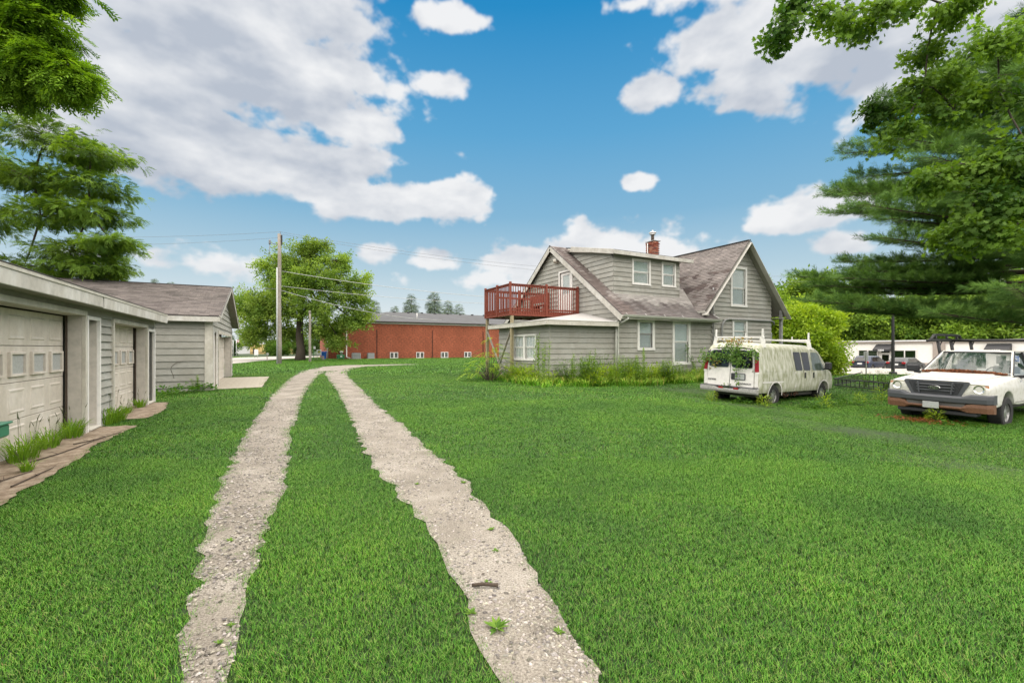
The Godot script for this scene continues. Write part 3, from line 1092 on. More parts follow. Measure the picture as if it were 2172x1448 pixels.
# ---------- the two garages ----------
func build_front_garage() -> void:
	var g := thing("front_garage", "long grey garage with two white panel doors under a cracked pale fascia", "garage")
	var n := Vector3.RIGHT
	var u := Vector3(0, 0, -1)
	var o := Vector3(-3.1, 0, 0)
	var wall := holder("yard_wall", g)
	var outline := PackedVector2Array([Vector2(-6, 0), Vector2(16.9, 0), Vector2(16.9, 2.42), Vector2(-6, 2.42)])
	siding(wall, o, u, n, outline, 0.158, [Rect2(-5.2, -0.1, 16.38, 2.33), Rect2(11.18, -0.1, 0.90, 2.25), Rect2(12.86, -0.1, 3.1, 2.3), Rect2(15.97, -0.1, 0.93, 2.2)], 0.0, 0.5)
	var endw := holder("end_wall", g)
	siding(endw, Vector3(-3.1, 0, -16.9), Vector3(-1, 0, 0), Vector3(0, 0, -1), PackedVector2Array([Vector2(0, 0), Vector2(8, 0), Vector2(8, 2.9), Vector2(0, 2.42)]), 0.158, [])
	# doorways: casing boards, deep jambs, a soffit and the door set back
	for q in [[7.95, 11.22, 2.29, 8.38, 4], [12.82, 15.99, 2.25, 13.14, 4]]:
		var dw := holder("doorway", g)
		slab(dw, "casing", o, u, n, q[0], q[0] + 0.09, 0, q[2], 0.036, 0.06, mats["trim"])
		slab(dw, "casing", o, u, n, q[1] - 0.09, q[1], 0, q[2], 0.036, 0.06, mats["trim"])
		slab(dw, "casing", o, u, n, q[0] + 0.09, q[1] - 0.09, q[2] - 0.09, q[2], 0.035, 0.058, mats["trim"])
		board("jamb", dw, o + u * (q[0] + 0.07) + Vector3(-0.11, q[2] * 0.5, 0), Vector3(0.23, q[2], 0.04), mats["jamb"])
		board("jamb", dw, o + u * (q[1] - 0.07) + Vector3(-0.11, q[2] * 0.5 - 0.02, 0), Vector3(0.23, q[2] - 0.04, 0.04), mats["jamb"])
		board("head_jamb", dw, o + u * (q[0] + q[1]) * 0.5 + Vector3(-0.11, q[2] - 0.075, 0), Vector3(0.23, 0.04, q[1] - q[0] - 0.10), mats["jamb"])
		board("stop_strip", dw, o + u * (q[1] - 0.105) + Vector3(-0.20, q[2] * 0.5 - 0.05, 0), Vector3(0.03, q[2] - 0.1, 0.018), mats["stick"])
		overhead_door(g, o - n * 0.24, u, n, q[3], q[4], 2.18, 2)
	# the door hidden left of the frame goes on in the same wall
	slab(g, "closed_bay", o, u, n, -5.2, 7.95, 0, 2.24, -0.06, 0.06, mats["siding_a"])
	for q in [[11.26, 12.01, 2.21], [16.02, 16.88, 2.14]]:
		var dw := holder("doorway", g)
		slab(dw, "casing", o, u, n, q[0], q[0] + 0.06, 0, q[2], 0.034, 0.054, mats["trim_white"])
		slab(dw, "casing", o, u, n, q[1] - 0.06, q[1], 0, q[2], 0.034, 0.054, mats["trim_white"])
		slab(dw, "casing", o, u, n, q[0] + 0.06, q[1] - 0.06, q[2] - 0.07, q[2], 0.033, 0.052, mats["trim_white"])
		board("jamb", dw, o + u * (q[1] - 0.055) + Vector3(-0.09, q[2] * 0.5 - 0.03, 0), Vector3(0.20, q[2] - 0.08, 0.03), mats["jamb"])
		board("jamb", dw, o + u * (q[0] + 0.045) + Vector3(-0.09, q[2] * 0.5 - 0.03, 0), Vector3(0.20, q[2] - 0.08, 0.03), mats["jamb"])
		board("threshold", dw, o + u * (q[0] + q[1]) * 0.5 + Vector3(-0.05, 0.045, 0), Vector3(0.26, 0.035, q[1] - q[0] - 0.14), mats["trim"])
		slab(dw, "door_leaf", o, u, n, q[0] + 0.07, q[1] - 0.085, 0.065, q[2] - 0.09, -0.16, 0.04, mats["trim_white"])
	slab(g, "corner_board", o, u, n, 16.88, 16.93, 0, 2.42, 0.012, 0.06, mats["trim_white"])
	# roof: low slope, dark drip edge, a split fascia and a soffit
	var edge := -2.8
	roof_slab(g, "roof", [Vector3(edge, 2.62, 7), Vector3(edge, 2.62, -17.12), Vector3(-8.6, 3.3, -17.12), Vector3(-8.6, 3.3, 7)], 0.05, mats["felt_grey"])
	roof_slab(g, "roof", [Vector3(-8.6, 3.298, 7), Vector3(-8.6, 3.298, -17.12), Vector3(-14.4, 2.62, -17.12), Vector3(-14.4, 2.62, 7)], 0.05, mats["felt_grey"])
	beam("drip_edge", g, Vector3(edge + 0.008, 2.585, 7), Vector3(edge + 0.008, 2.585, -17.12), 0.02, 0.055, mats["trim"])
	beam("drip_edge", g, Vector3(edge + 0.012, 2.618, 7), Vector3(edge + 0.012, 2.618, -17.13), 0.03, 0.012, mats["dark_trim"])
	beam("fascia_board", g, Vector3(edge - 0.01, 2.45, 7), Vector3(edge - 0.01, 2.462, -11.16), 0.03, 0.20, mats["fascia"])
	beam("fascia_board", g, Vector3(edge - 0.005, 2.452, -11.22), Vector3(edge - 0.005, 2.452, -17.12), 0.03, 0.205, mats["fascia"])
	beam("fascia_board", g, Vector3(edge - 0.02, 2.46, -17.11), Vector3(-8.6, 3.14, -17.11), 0.03, 0.20, mats["fascia"])
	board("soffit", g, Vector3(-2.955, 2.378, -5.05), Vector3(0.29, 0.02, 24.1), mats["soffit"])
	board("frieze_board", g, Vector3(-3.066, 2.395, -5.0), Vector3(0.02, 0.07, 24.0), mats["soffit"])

func build_rear_garage() -> void:
	var g := thing("rear_garage", "grey gabled garage with brown shingle roof beyond the front garage", "garage")
	var x0 := -2.01
	var z0 := -20.5
	var z1 := -30.8
	var ridge_z := -25.65
	var fw := holder("side_wall", g)
	siding(fw, Vector3(-12.0, 0, z0), Vector3.RIGHT, Vector3(0, 0, 1), PackedVector2Array([Vector2(0, -0.1), Vector2(9.99, -0.1), Vector2(9.99, 2.62), Vector2(0, 2.62)]), 0.243, [])
	slab(g, "corner_board", Vector3(x0, 0, z0), Vector3.RIGHT, Vector3(0, 0, 1), -0.20, 0.03, -0.1, 2.6, 0.036, 0.045, mats["trim"])
	slab(g, "corner_board", Vector3(x0, 0, z0), Vector3(0, 0, -1), Vector3.RIGHT, -0.012, 0.13, -0.1, 2.6, 0.036, 0.043, mats["trim"])
	var gw := holder("gable_wall", g)
	var o := Vector3(x0, 0, z0)
	var u := Vector3(0, 0, -1)
	siding(gw, o, u, Vector3.RIGHT, PackedVector2Array([Vector2(0, -0.2), Vector2(10.3, -0.2), Vector2(10.3, 2.62), Vector2(5.15, 4.35), Vector2(0, 2.62)]), 0.243, [Rect2(0.45, -0.3, 1.1, 2.5), Rect2(2.2, -0.3, 6.9, 2.55)], 0.0, 0.5)
	slab(g, "man_door", o, u, Vector3.RIGHT, 0.45, 1.55, -0.15, 2.15, -0.05, 0.04, mats["door_white"])
	slab(g, "door_trim", o, u, Vector3.RIGHT, 0.36, 0.47, -0.15, 2.24, 0.042, 0.045, mats["trim_white"])
	slab(g, "door_trim", o, u, Vector3.RIGHT, 1.50, 1.61, -0.15, 2.24, 0.042, 0.045, mats["trim_white"])
	board("door_knob", g, o + u * 0.62 + Vector3(0.0, 0.98, 0), Vector3(0.07, 0.06, 0.06), mats["black_metal"], 0.02)
	slab(g, "doorway_casing", o, u, Vector3.RIGHT, 2.12, 2.26, -0.15, 2.34, 0.042, 0.045, mats["trim"])
	slab(g, "doorway_casing", o, u, Vector3.RIGHT, 8.98, 9.14, -0.15, 2.34, 0.042, 0.045, mats["trim"])
	slab(g, "doorway_casing", o, u, Vector3.RIGHT, 2.26, 8.98, 2.2, 2.34, 0.041, 0.043, mats["trim"])
	board("jamb", g, o + u * 8.99 + Vector3(-0.13, 1.05, 0), Vector3(0.28, 2.3, 0.05), mats["jamb"])
	overhead_door(g, o - Vector3(0.27, 0.06, 0), u, Vector3.RIGHT, 2.28, 10, 2.24, 9, 0.669)
	# roof
	var xe := -1.70
	var xw := -12.6
	var ye := 2.80
	var yr := 4.50
	var zf := -20.12
	var zb := -31.18
	roof_slab(g, "roof_deck", [Vector3(xw, ye, zf), Vector3(xw, yr, ridge_z), Vector3(xe, yr, ridge_z), Vector3(xe, ye, zf)], 0.06, mats["soffit"])
	roof_slab(g, "roof_deck", [Vector3(xe, ye, zb), Vector3(xe, yr, ridge_z), Vector3(xw, yr, ridge_z), Vector3(xw, ye, zb)], 0.06, mats["soffit"])
	var v := (Vector3(0, yr, ridge_z) - Vector3(0, ye, zf)).normalized()
	var ln := Vector3(0, yr, ridge_z).distance_to(Vector3(0, ye, zf))
	var tone := func(p: Vector2) -> Color:
		var t := rng.randf_range(0.66, 1.25) * (1.0 + patch_noise.get_noise_2d(p.x * 3.0, p.y * 5.0) * 0.25)
		return Color(0.235, 0.208, 0.194) * t
	shingles(g, Vector3(xw, ye + 0.004, zf - 0.0), Vector3.RIGHT, v, PackedVector2Array([Vector2(0, -0.03), Vector2(xe - xw, -0.03), Vector2(xe - xw, ln), Vector2(0, ln)]), 0.31, 0.142, 300, tone)
	beam("ridge_cap", g, Vector3(xw, yr + 0.012, ridge_z), Vector3(xe, yr + 0.012, ridge_z), 0.26, 0.025, mats["dark_trim"])
	beam("fascia_board", g, Vector3(xw, 2.67, zf + 0.016), Vector3(xe, 2.67, zf + 0.016), 0.03, 0.19, mats["fascia"])
	beam("drip_edge", g, Vector3(xw, 2.785, zf + 0.03), Vector3(xe, 2.785, zf + 0.03), 0.03, 0.02, mats["dark_trim"])
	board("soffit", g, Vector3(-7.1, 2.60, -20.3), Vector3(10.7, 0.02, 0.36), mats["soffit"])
	for s in [zf, zb]:
		var a := Vector3(xe + 0.018, ye - 0.08, s + (0.03 if s == zf else -0.03))
		beam("rake_board", g, a, Vector3(xe + 0.018, yr - 0.065, ridge_z), 0.03, 0.17, mats["fascia"])
		beam("rake_edge", g, a + Vector3(0.012, 0.1, 0), Vector3(xe + 0.03, yr + 0.035, ridge_z), 0.03, 0.03, mats["dark_trim"])
	# a crack in the boards and a loose pale cord on the wall
	pipe("hanging_cord", g, [Vector3(-4.05, 1.05, z0 + 0.06), Vector3(-3.9, 0.75, z0 + 0.055), Vector3(-3.78, 0.35, z0 + 0.06), Vector3(-3.75, 0.0, z0 + 0.07)], 0.010, mats["trim_white"], 5)
	pipe("dry_vine", g, [Vector3(-2.86, 1.12, z0 + 0.04), Vector3(-3.05, 1.08, z0 + 0.045), Vector3(-3.2, 0.95, z0 + 0.04), Vector3(-3.24, 0.82, z0 + 0.05), Vector3(-3.17, 0.62, z0 + 0.04), Vector3(-3.15, 0.5, z0 + 0.045)], 0.007, mats["stick"], 5)

# ---------- the house ----------
func build_house() -> void:
	var h := thing("grey_house", "grey lap-sided house with brown shingle roofs, dormer and brick chimney", "house")
	var front := Vector3(0, 0, 1)
	var left := Vector3(-1, 0, 0)
	var zf := -17.4
	var e := 0.252
	# front wall of the main part
	var w1 := Rect2(16.38, 1.50, 1.18, 1.56)
	var w2 := Rect2(18.86, 0.72, 1.34, 2.36)
	var fw := holder("front_wall", h)
	var o := Vector3(0, 0, zf)
	siding(fw, o, Vector3.RIGHT, front, PackedVector2Array([Vector2(15.17, -0.15), Vector2(21.9, -0.15), Vector2(21.9, 3.3), Vector2(15.17, 3.3)]), e, [shrunk(w1), shrunk(w2)])
	window(h, o, Vector3.RIGHT, front, w1, {"trim": 0.14, "split": 0.54, "blind_from": 0.54, "below": "shade_dark", "sash_mat": "pipe_grey"})
	window(h, o, Vector3.RIGHT, front, w2, {"trim": 0.14, "split": 0.52, "blind_from": 0.52, "below": "screen_mesh"})
	# the gabled wing, its wall carries on in the same plane
	var w3 := Rect2(23.55, 4.02, 1.46, 2.36)
	var w4 := Rect2(23.7, 1.75, 1.35, 1.55)
	var gw := holder("wing_wall", h)
	var og := Vector3(0, 0, zf + 0.004)
	siding(gw, og, Vector3.RIGHT, front, PackedVector2Array([Vector2(21.92, -0.3), Vector2(27.38, -0.3), Vector2(27.38, 4.70), Vector2(24.65, 7.75), Vector2(21.92, 4.70)]), e, [shrunk(w3), shrunk(w4)])
	window(h, og, Vector3.RIGHT, front, w3, {"trim": 0.14, "split": 0.46, "blind_from": 0.46, "blind": "curtain", "below": "screen_mesh"})
	window(h, og, Vector3.RIGHT, front, w4, {"trim": 0.14, "split": 0.55, "blind_from": 0.45, "blind": "shade_blind", "below": "curtain"})
	var rw := holder("wing_side_wall", h)
	siding(rw, Vector3(27.38, 0, zf), Vector3(0, 0, -1), Vector3.RIGHT, PackedVector2Array([Vector2(0, -0.3), Vector2(11, -0.3), Vector2(11, 4.6), Vector2(0, 4.6)]), e, [])
	var wl := holder("wing_left_wall", h)
	siding(wl, Vector3(21.92, 0, zf), Vector3(0, 0, -1), left, PackedVector2Array([Vector2(0, 2.9), Vector2(2.6, 2.9), Vector2(2.6, 4.6), Vector2(0, 4.6)]), e, [])
	# gable end with the balcony door
	var ew := holder("gable_wall", h)
	var oe := Vector3(15.17, 0, 0)
	var back := Vector3(0, 0, -1)
	siding(ew, oe, back, left, PackedVector2Array([Vector2(17.4, -0.15), Vector2(29.14, -0.15), Vector2(29.14, 3.40), Vector2(23.27, 7.62), Vector2(17.4, 3.40)]), e, [Rect2(21.34, 3.5, 1.18, 2.55)])
	var door := holder("balcony_door", h)
	slab(door, "casing", oe, back, left, 21.22, 21.36, 3.5, 6.13, 0.040, 0.05, mats["trim_white"])
	slab(door, "casing", oe, back, left, 22.50, 22.62, 3.5, 6.13, 0.040, 0.05, mats["trim_white"])
	slab(door, "casing", oe, back, left, 21.36, 22.50, 6.02, 6.13, 0.039, 0.048, mats["trim_white"])
	slab(door, "door_leaf", oe, back, left, 21.38, 22.48, 3.5, 4.75, -0.04, 0.045, mats["trim_white"])
	slab(door, "door_leaf", oe, back, left, 21.38, 21.60, 4.75, 6.0, -0.04, 0.045, mats["trim_white"])
	slab(door, "door_leaf", oe, back, left, 22.28, 22.48, 4.75, 6.0, -0.04, 0.045, mats["trim_white"])
	slab(door, "door_leaf", oe, back, left, 21.60, 22.28, 5.85, 6.0, -0.04, 0.043, mats["trim_white"])
	slab(door, "pane", oe, back, left, 21.60, 22.28, 4.75, 5.85, -0.035, 0.006, mats["pane"])
	slab(door, "blind", oe, back, left, 21.58, 22.30, 4.74, 5.86, -0.075, 0.008, mats["curtain"])
	var lamp := MB.new()
	lamp.lathe([Vector2(0.0, 0.0), Vector2(0.10, 0.0), Vector2(0.10, 0.03), Vector2(0.05, 0.05), Vector2(0.12, 0.10), Vector2(0.14, 0.18), Vector2(0.11, 0.27), Vector2(0.0, 0.31)], Transform3D(Basis(Vector3(0, 0, 1), Vector3(-1, 0, 0), Vector3(0, 1, 0)), Vector3(15.14, 6.78, -22.75)), 14)
	put(lamp.mesh(true), "wall_light", mats["trim"], h)
	# dormer
	var od := Vector3(0, 0, -18.75)
	var d1 := Rect2(17.28, 5.06, 1.34, 1.42)
	var d2 := Rect2(19.48, 5.08, 1.10, 1.40)
	var df := holder("dormer_front", h)
	siding(df, od, Vector3.RIGHT, front, PackedVector2Array([Vector2(16.0, 4.42), Vector2(20.9, 4.42), Vector2(20.9, 6.62), Vector2(16.0, 6.62)]), e, [shrunk(d1), shrunk(d2)], 0.0)
	window(h, od, Vector3.RIGHT, front, d1, {"trim": 0.10, "split": 0.5, "blind_from": 0.5, "below": "screen_mesh"})
	window(h, od, Vector3.RIGHT, front, d2, {"trim": 0.10, "split": 0.5, "blind_from": 0.5, "below": "screen_mesh"})
	beam("dormer_skirt", h, Vector3(15.97, 4.43, -18.70), Vector3(20.93, 4.43, -18.70), 0.06, 0.06, mats["dark_trim"])
	var ds := holder("dormer_side", h)
	siding(ds, Vector3(16.0, 0, -18.75), back, left, PackedVector2Array([Vector2(0, 4.42), Vector2(3.9, 7.25), Vector2(3.9, 7.4), Vector2(0, 6.62)]), e, [])
	var dr := holder("dormer_side", h)
	siding(dr, Vector3(20.9, 0, -18.75), back, Vector3.RIGHT, PackedVector2Array([Vector2(0, 4.42), Vector2(3.9, 7.25), Vector2(3.9, 7.4), Vector2(0, 6.62)]), e, [])
	var dy0 := 6.74
	var dy1 := 7.66
	roof_slab(h, "dormer_roof", [Vector3(15.72, dy0, -18.38), Vector3(15.72, dy1, -22.75), Vector3(21.62, dy1, -22.75), Vector3(21.62, dy0, -18.38)], 0.05, mats["felt_grey"])
	beam("dormer_fascia", h, Vector3(15.70, dy0 - 0.135, -18.365), Vector3(21.64, dy0 - 0.135, -18.365), 0.03, 0.20, mats["fascia"])
	beam("dormer_rake", h, Vector3(15.705, dy0 - 0.125, -18.38), Vector3(15.705, dy1 - 0.185, -22.2), 0.03, 0.25, mats["fascia"])
	beam("dormer_rake", h, Vector3(21.635, dy0 - 0.125, -18.38), Vector3(21.635, dy1 - 0.185, -22.2), 0.03, 0.25, mats["fascia"])
	roof_slab(h, "dormer_soffit", [Vector3(15.73, dy0 - 0.20, -18.40), Vector3(15.73, dy1 - 0.26, -22.7), Vector3(21.61, dy1 - 0.26, -22.7), Vector3(21.61, dy0 - 0.20, -18.40)], 0.02, mats["soffit"])
	# main roof
	var ze := -16.95
	var ye := 3.20
	var zr := -23.27
	var yr := 7.78
	var xa := 14.93
	roof_slab(h, "roof_deck", [Vector3(xa, ye, ze), Vector3(xa, yr, zr), Vector3(24.65, yr, zr), Vector3(22.06, ye + 1.74, -19.35), Vector3(22.06, ye, ze)], 0.09, mats["soffit"])
	roof_slab(h, "roof_deck", [Vector3(24.65, yr - 0.002, zr), Vector3(xa, yr - 0.002, zr), Vector3(xa, ye, -29.59), Vector3(24.65, ye, -29.59)], 0.09, mats["felt_grey"])
	var v := (Vector3(0, yr, zr) - Vector3(0, ye, ze)).normalized()
	var ln := Vector3(0, yr, zr).distance_to(Vector3(0, ye, ze))
	# brown shingles, washed pale below the dormer, dark with algae towards the eave
	var tone := func(p: Vector2) -> Color:
		var t := rng.randf_range(0.78, 1.18)
		var st := patch_noise.get_noise_2d(p.x * 9.0, p.y * 2.2) * 0.6 + patch_noise.get_noise_2d(p.x * 3.0 + 40.0, p.y * 4.0) * 0.6
		var c := Color(0.185, 0.166, 0.16)
		if p.x < 1.1:
			c = Color(0.17, 0.135, 0.125)
			if st > 0.05:
				c = c.lerp(Color(0.36, 0.33, 0.31), clampf(st * 2.0, 0, 1))
		else:
			if st < -0.05:
				c = c.lerp(Color(0.10, 0.080, 0.076), clampf(-st * 2.2, 0.0, 0.85))
			var wash := smoothstep(0.95, 1.75, p.y + st * 0.7) * (1.0 if p.x < 7.2 else 0.0)
			c = c.lerp(Color(0.44, 0.42, 0.395), wash * 0.9)
		return c * t
	var clip := PackedVector2Array([Vector2(0, -0.04), Vector2(22.06 - xa, -0.04), Vector2(22.06 - xa, ln * 0.38), Vector2(24.65 - xa, ln), Vector2(5.6, ln), Vector2(5.95, 2.25), Vector2(1.10, 2.25), Vector2(1.10, ln), Vector2(0, ln)])
	shingles(h, Vector3(xa, ye + 0.004, ze), Vector3.RIGHT, v, clip, 0.31, 0.142, 300, tone)
	# rakes and eave
	for s in [[ze + 0.08, ye - 0.06 - 0.05], [-29.6, ye - 0.11]]:
		beam("rake_board", h, Vector3(xa - 0.016, s[1] - 0.06, s[0]), Vector3(xa - 0.016, yr - 0.15, zr), 0.035, 0.30, mats["fascia"])
		beam("rake_edge", h, Vector3(xa - 0.02, s[1] + 0.145, s[0]), Vector3(xa - 0.02, yr + 0.03, zr), 0.05, 0.03, mats["dark_trim"])
	beam("eave_board", h, Vector3(xa, ye - 0.10, ze - 0.01), Vector3(22.06, ye - 0.10, ze - 0.01), 0.025, 0.17, mats["fascia"])
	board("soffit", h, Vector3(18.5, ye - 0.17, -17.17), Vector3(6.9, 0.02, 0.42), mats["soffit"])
	beam("end_flashing", h, Vector3(22.0, ye + 0.03, ze + 0.02), Vector3(22.0, ye + 0.45, ze - 0.60), 0.16, 0.02, mats["membrane"])
	gutter(h, Vector3(15.04, 3.17, ze + 0.075), Vector3(22.10, 3.12, ze + 0.075))
	for x in [15.35, 16.6, 17.9, 19.2]:
		beam("gutter_spike", h, Vector3(x, 3.19, ze + 0.06), Vector3(x - 0.04, 3.32, ze - 0.06), 0.02, 0.012, mats["trim_white"])
	pipe("downspout", h, [Vector3(15.32, 3.10, ze + 0.08), Vector3(15.31, 3.02, ze + 0.07), Vector3(15.2, 2.9, ze - 0.10), Vector3(15.10, 2.80, ze - 0.30), Vector3(15.06, 2.68, zf + 0.10), Vector3(15.06, 1.4, zf + 0.10), Vector3(15.06, 0.15, zf + 0.10)], 0.05, mats["gutter"], 10)
	pipe("downspout", h, [Vector3(14.93, 2.95, zf + 0.10), Vector3(14.93, 0.1, zf + 0.10)], 0.035, mats["gutter"], 10)
	# wing roof
	var xl := 20.91
	var xr := 28.40
	var xm := 24.65
	var wy := 3.66
	var wr := 7.88
	var zw := -16.93
	roof_slab(h, "wing_roof_deck", [Vector3(xl, wy, zw), Vector3(xm, wr, zw), Vector3(xm, wr, -28.5), Vector3(xl, wy, -28.5)], 0.09, mats["soffit"])
	roof_slab(h, "wing_roof_deck", [Vector3(xr, wy, -28.5), Vector3(xm, wr - 0.002, -28.5), Vector3(xm, wr - 0.002, zw), Vector3(xr, wy, zw)], 0.09, mats["soffit"])
	var wv := (Vector3(xm, wr, 0) - Vector3(xl, wy, 0)).normalized()
	var wln := Vector3(xm, wr, 0).distance_to(Vector3(xl, wy, 0))
	var wtone := func(p: Vector2) -> Color:
		var t := rng.randf_range(0.74, 1.18)
		var st := patch_noise.get_noise_2d(p.x * 5.0 + 20.0, p.y * 5.0)
		var c := Color(0.225, 0.20, 0.188)
		if st < -0.08 and p.y < wln * 0.55:
			c = c.lerp(Color(0.11, 0.08, 0.075), clampf((-0.08 - st) * 5.0, 0, 0.9))
		if st > 0.22:
			c = c.lerp(Color(0.34, 0.30, 0.28), 0.6)
		return c * t
	shingles(h, Vector3(xl, wy + 0.004, zw), Vector3(0, 0, -1), wv, PackedVector2Array([Vector2(0, -0.03), Vector2(0.9, -0.03), Vector2(6.6, wln), Vector2(0, wln)]), 0.31, 0.142, 300, wtone)
	beam("ridge_cap", h, Vector3(xm, wr + 0.02, zw), Vector3(xm, wr + 0.02, -28.5), 0.24, 0.025, mats["felt_grey"])
	for s in [xl - 0.08, xr + 0.08]:
		beam("rake_board", h, Vector3(s, wy - 0.27, zw + 0.016), Vector3(xm, wr - 0.16, zw + 0.016), 0.035, 0.27, mats["fascia"], Vector3(0, 0, 1))
		beam("rake_edge", h, Vector3(s, wy - 0.05, zw + 0.02), Vector3(xm, wr + 0.05, zw + 0.02), 0.03, 0.03, mats["dark_trim"], Vector3(0, 0, 1))
	beam("eave_board", h, Vector3(xl - 0.012, wy - 0.06, zw), Vector3(xl - 0.012, wy - 0.06, -19.2), 0.025, 0.14, mats["fascia"])
	board("eave_return", h, Vector3(xl + 0.14, wy - 0.21, zw - 0.14), Vector3(0.28, 0.16, 0.26), mats["fascia"])
	# porch side: post and bracket under the right-hand eave
	beam("porch_post", h, Vector3(28.05, -0.3, -17.18), Vector3(28.05, 3.95, -17.18), 0.15, 0.15, mats["pipe_grey"])
	pipe("downspout", h, [Vector3(28.45, 3.5, -17.3), Vector3(28.4, 3.3, -17.3), Vector3(28.2, 3.1, -17.25), Vector3(28.14, 2.9, -17.22)], 0.035, mats["gutter"])
	board("porch_soffit", h, Vector3(27.9, 3.42, -18.6), Vector3(1.0, 0.03, 3.2), mats["soffit"])
	# pipes and meter on the wing wall
	pipe("conduit", h, [Vector3(22.72, 0.0, zf + 0.10), Vector3(22.72, 2.75, zf + 0.10), Vector3(22.80, 3.02, zf + 0.10), Vector3(22.98, 3.20, zf + 0.10), Vector3(23.3, 3.27, zf + 0.10), Vector3(27.3, 3.27, zf + 0.10), Vector3(27.52, 3.2, zf + 0.10), Vector3(27.6, 3.05, zf + 0.05)], 0.055, mats["pipe_grey"], 10)
	pipe("vent_pipe", h, [Vector3(21.99, 0.3, zf + 0.10), Vector3(21.99, 5.0, zf + 0.10)], 0.04, mats["pipe_grey"], 8)
	board("meter_box", h, Vector3(27.5, 2.35, zf - 0.2), Vector3(0.2, 0.42, 0.3), mats["ac_grey"], 0.02)
	board("outlet_box", h, Vector3(13.1, 1.07, -17.43), Vector3(0.20, 0.26, 0.10), mats["pipe_grey"], 0.02)
	# chimney of single bricks
	chimney(h)
	# low addition on the left
	var oa := Vector3(0, 0, -17.5)
	var aw := holder("addition_front_wall", h)
	siding(aw, oa, Vector3.RIGHT, front, PackedVector2Array([Vector2(11.22, -0.15), Vector2(15.1, -0.15), Vector2(15.1, 2.66), Vector2(11.22, 2.66)]), e, [], -0.02)
	var al := holder("addition_side_wall", h)
	var ol := Vector3(11.22, 0, 0)
	var a1 := Rect2(18.66, 1.0, 1.16, 1.28)
	var a2 := Rect2(19.82, 1.0, 1.16, 1.28)
	siding(al, ol, back, left, PackedVector2Array([Vector2(17.5, -0.15), Vector2(22.7, -0.15), Vector2(22.7, 2.66), Vector2(17.5, 2.66)]), e, [shrunk(Rect2(18.66, 1.0, 2.32, 1.28))], -0.02)
	window(h, ol, back, left, a1, {"trim": 0.09, "split": 0.5, "bars": 2, "blind": "curtain", "below": "curtain", "blind_from": 0.4})
	window(h, ol, back, left, a2, {"trim": 0.09, "split": 0.5, "bars": 2, "blind": "curtain", "below": "curtain", "blind_from": 0.4})
	beam("corner_strip", h, Vector3(11.215, -0.15, -17.495), Vector3(11.215, 2.64, -17.495), 0.05, 0.05, mats["siding_c"])
	beam("corner_strip", h, Vector3(15.18, 2.6, -17.39), Vector3(15.18, -0.15, -17.39), 0.05, 0.05, mats["siding_c"])
	var ar := MB.new()
	var A := Vector3(10.80, 2.86, -17.08)
	var B := Vector3(15.12, 2.86, -17.08)
	var C := Vector3(15.12, 2.86, -23.3)
	var D := Vector3(10.80, 2.86, -23.3)
	var P := Vector3(15.12, 3.52, -20.2)
	ar.tri(A, P, B)
	ar.tri(D, P, A)
	ar.tri(C, P, D)
	put(ar.mesh(), "addition_roof", mats["membrane"], h)
	beam("addition_fascia", h, A + Vector3(0.0, -0.11, 0.0), B + Vector3(-0.2, -0.11, 0), 0.03, 0.21, mats["trim"])
	beam("addition_fascia", h, A + Vector3(0.0, -0.11, -0.016), D + Vector3(0.0, -0.11, 0), 0.03, 0.208, mats["trim"])
	beam("addition_drip", h, A + Vector3(-0.02, 0.0, 0.02), B + Vector3(-0.2, 0.0, 0.02), 0.03, 0.018, mats["gutter"])
	beam("addition_drip", h, A + Vector3(-0.02, 0.0, 0.0), D + Vector3(-0.02, 0.0, 0), 0.03, 0.018, mats["gutter"])
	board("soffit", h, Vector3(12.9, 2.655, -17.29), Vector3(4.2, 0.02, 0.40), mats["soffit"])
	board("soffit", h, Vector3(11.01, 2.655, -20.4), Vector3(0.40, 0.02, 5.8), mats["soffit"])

func gutter(parent: Node, a: Vector3, b: Vector3) -> void:
	var m := MB.new()
	var prof := [Vector2(-0.06, 0.05), Vector2(-0.06, -0.05), Vector2(0.03, -0.055), Vector2(0.05, -0.02), Vector2(0.07, 0.03), Vector2(0.075, 0.06), Vector2(0.055, 0.062), Vector2(0.045, 0.02), Vector2(0.02, -0.035), Vector2(-0.045, -0.035), Vector2(-0.05, 0.05)]
	for i in prof.size():
		var p: Vector2 = prof[i]
		var q: Vector2 = prof[(i + 1) % prof.size()]
		m.quad(a + Vector3(0, p.y, p.x), b + Vector3(0, p.y, p.x), b + Vector3(0, q.y, q.x), a + Vector3(0, q.y, q.x))
	for s in [a, b]:
		m.quad(s + Vector3(0, 0.05, -0.06), s + Vector3(0, 0.055, 0.07), s + Vector3(0, -0.05, 0.03), s + Vector3(0, -0.05, -0.06))
	put(m.mesh(), "gutter", mats["gutter"], parent)

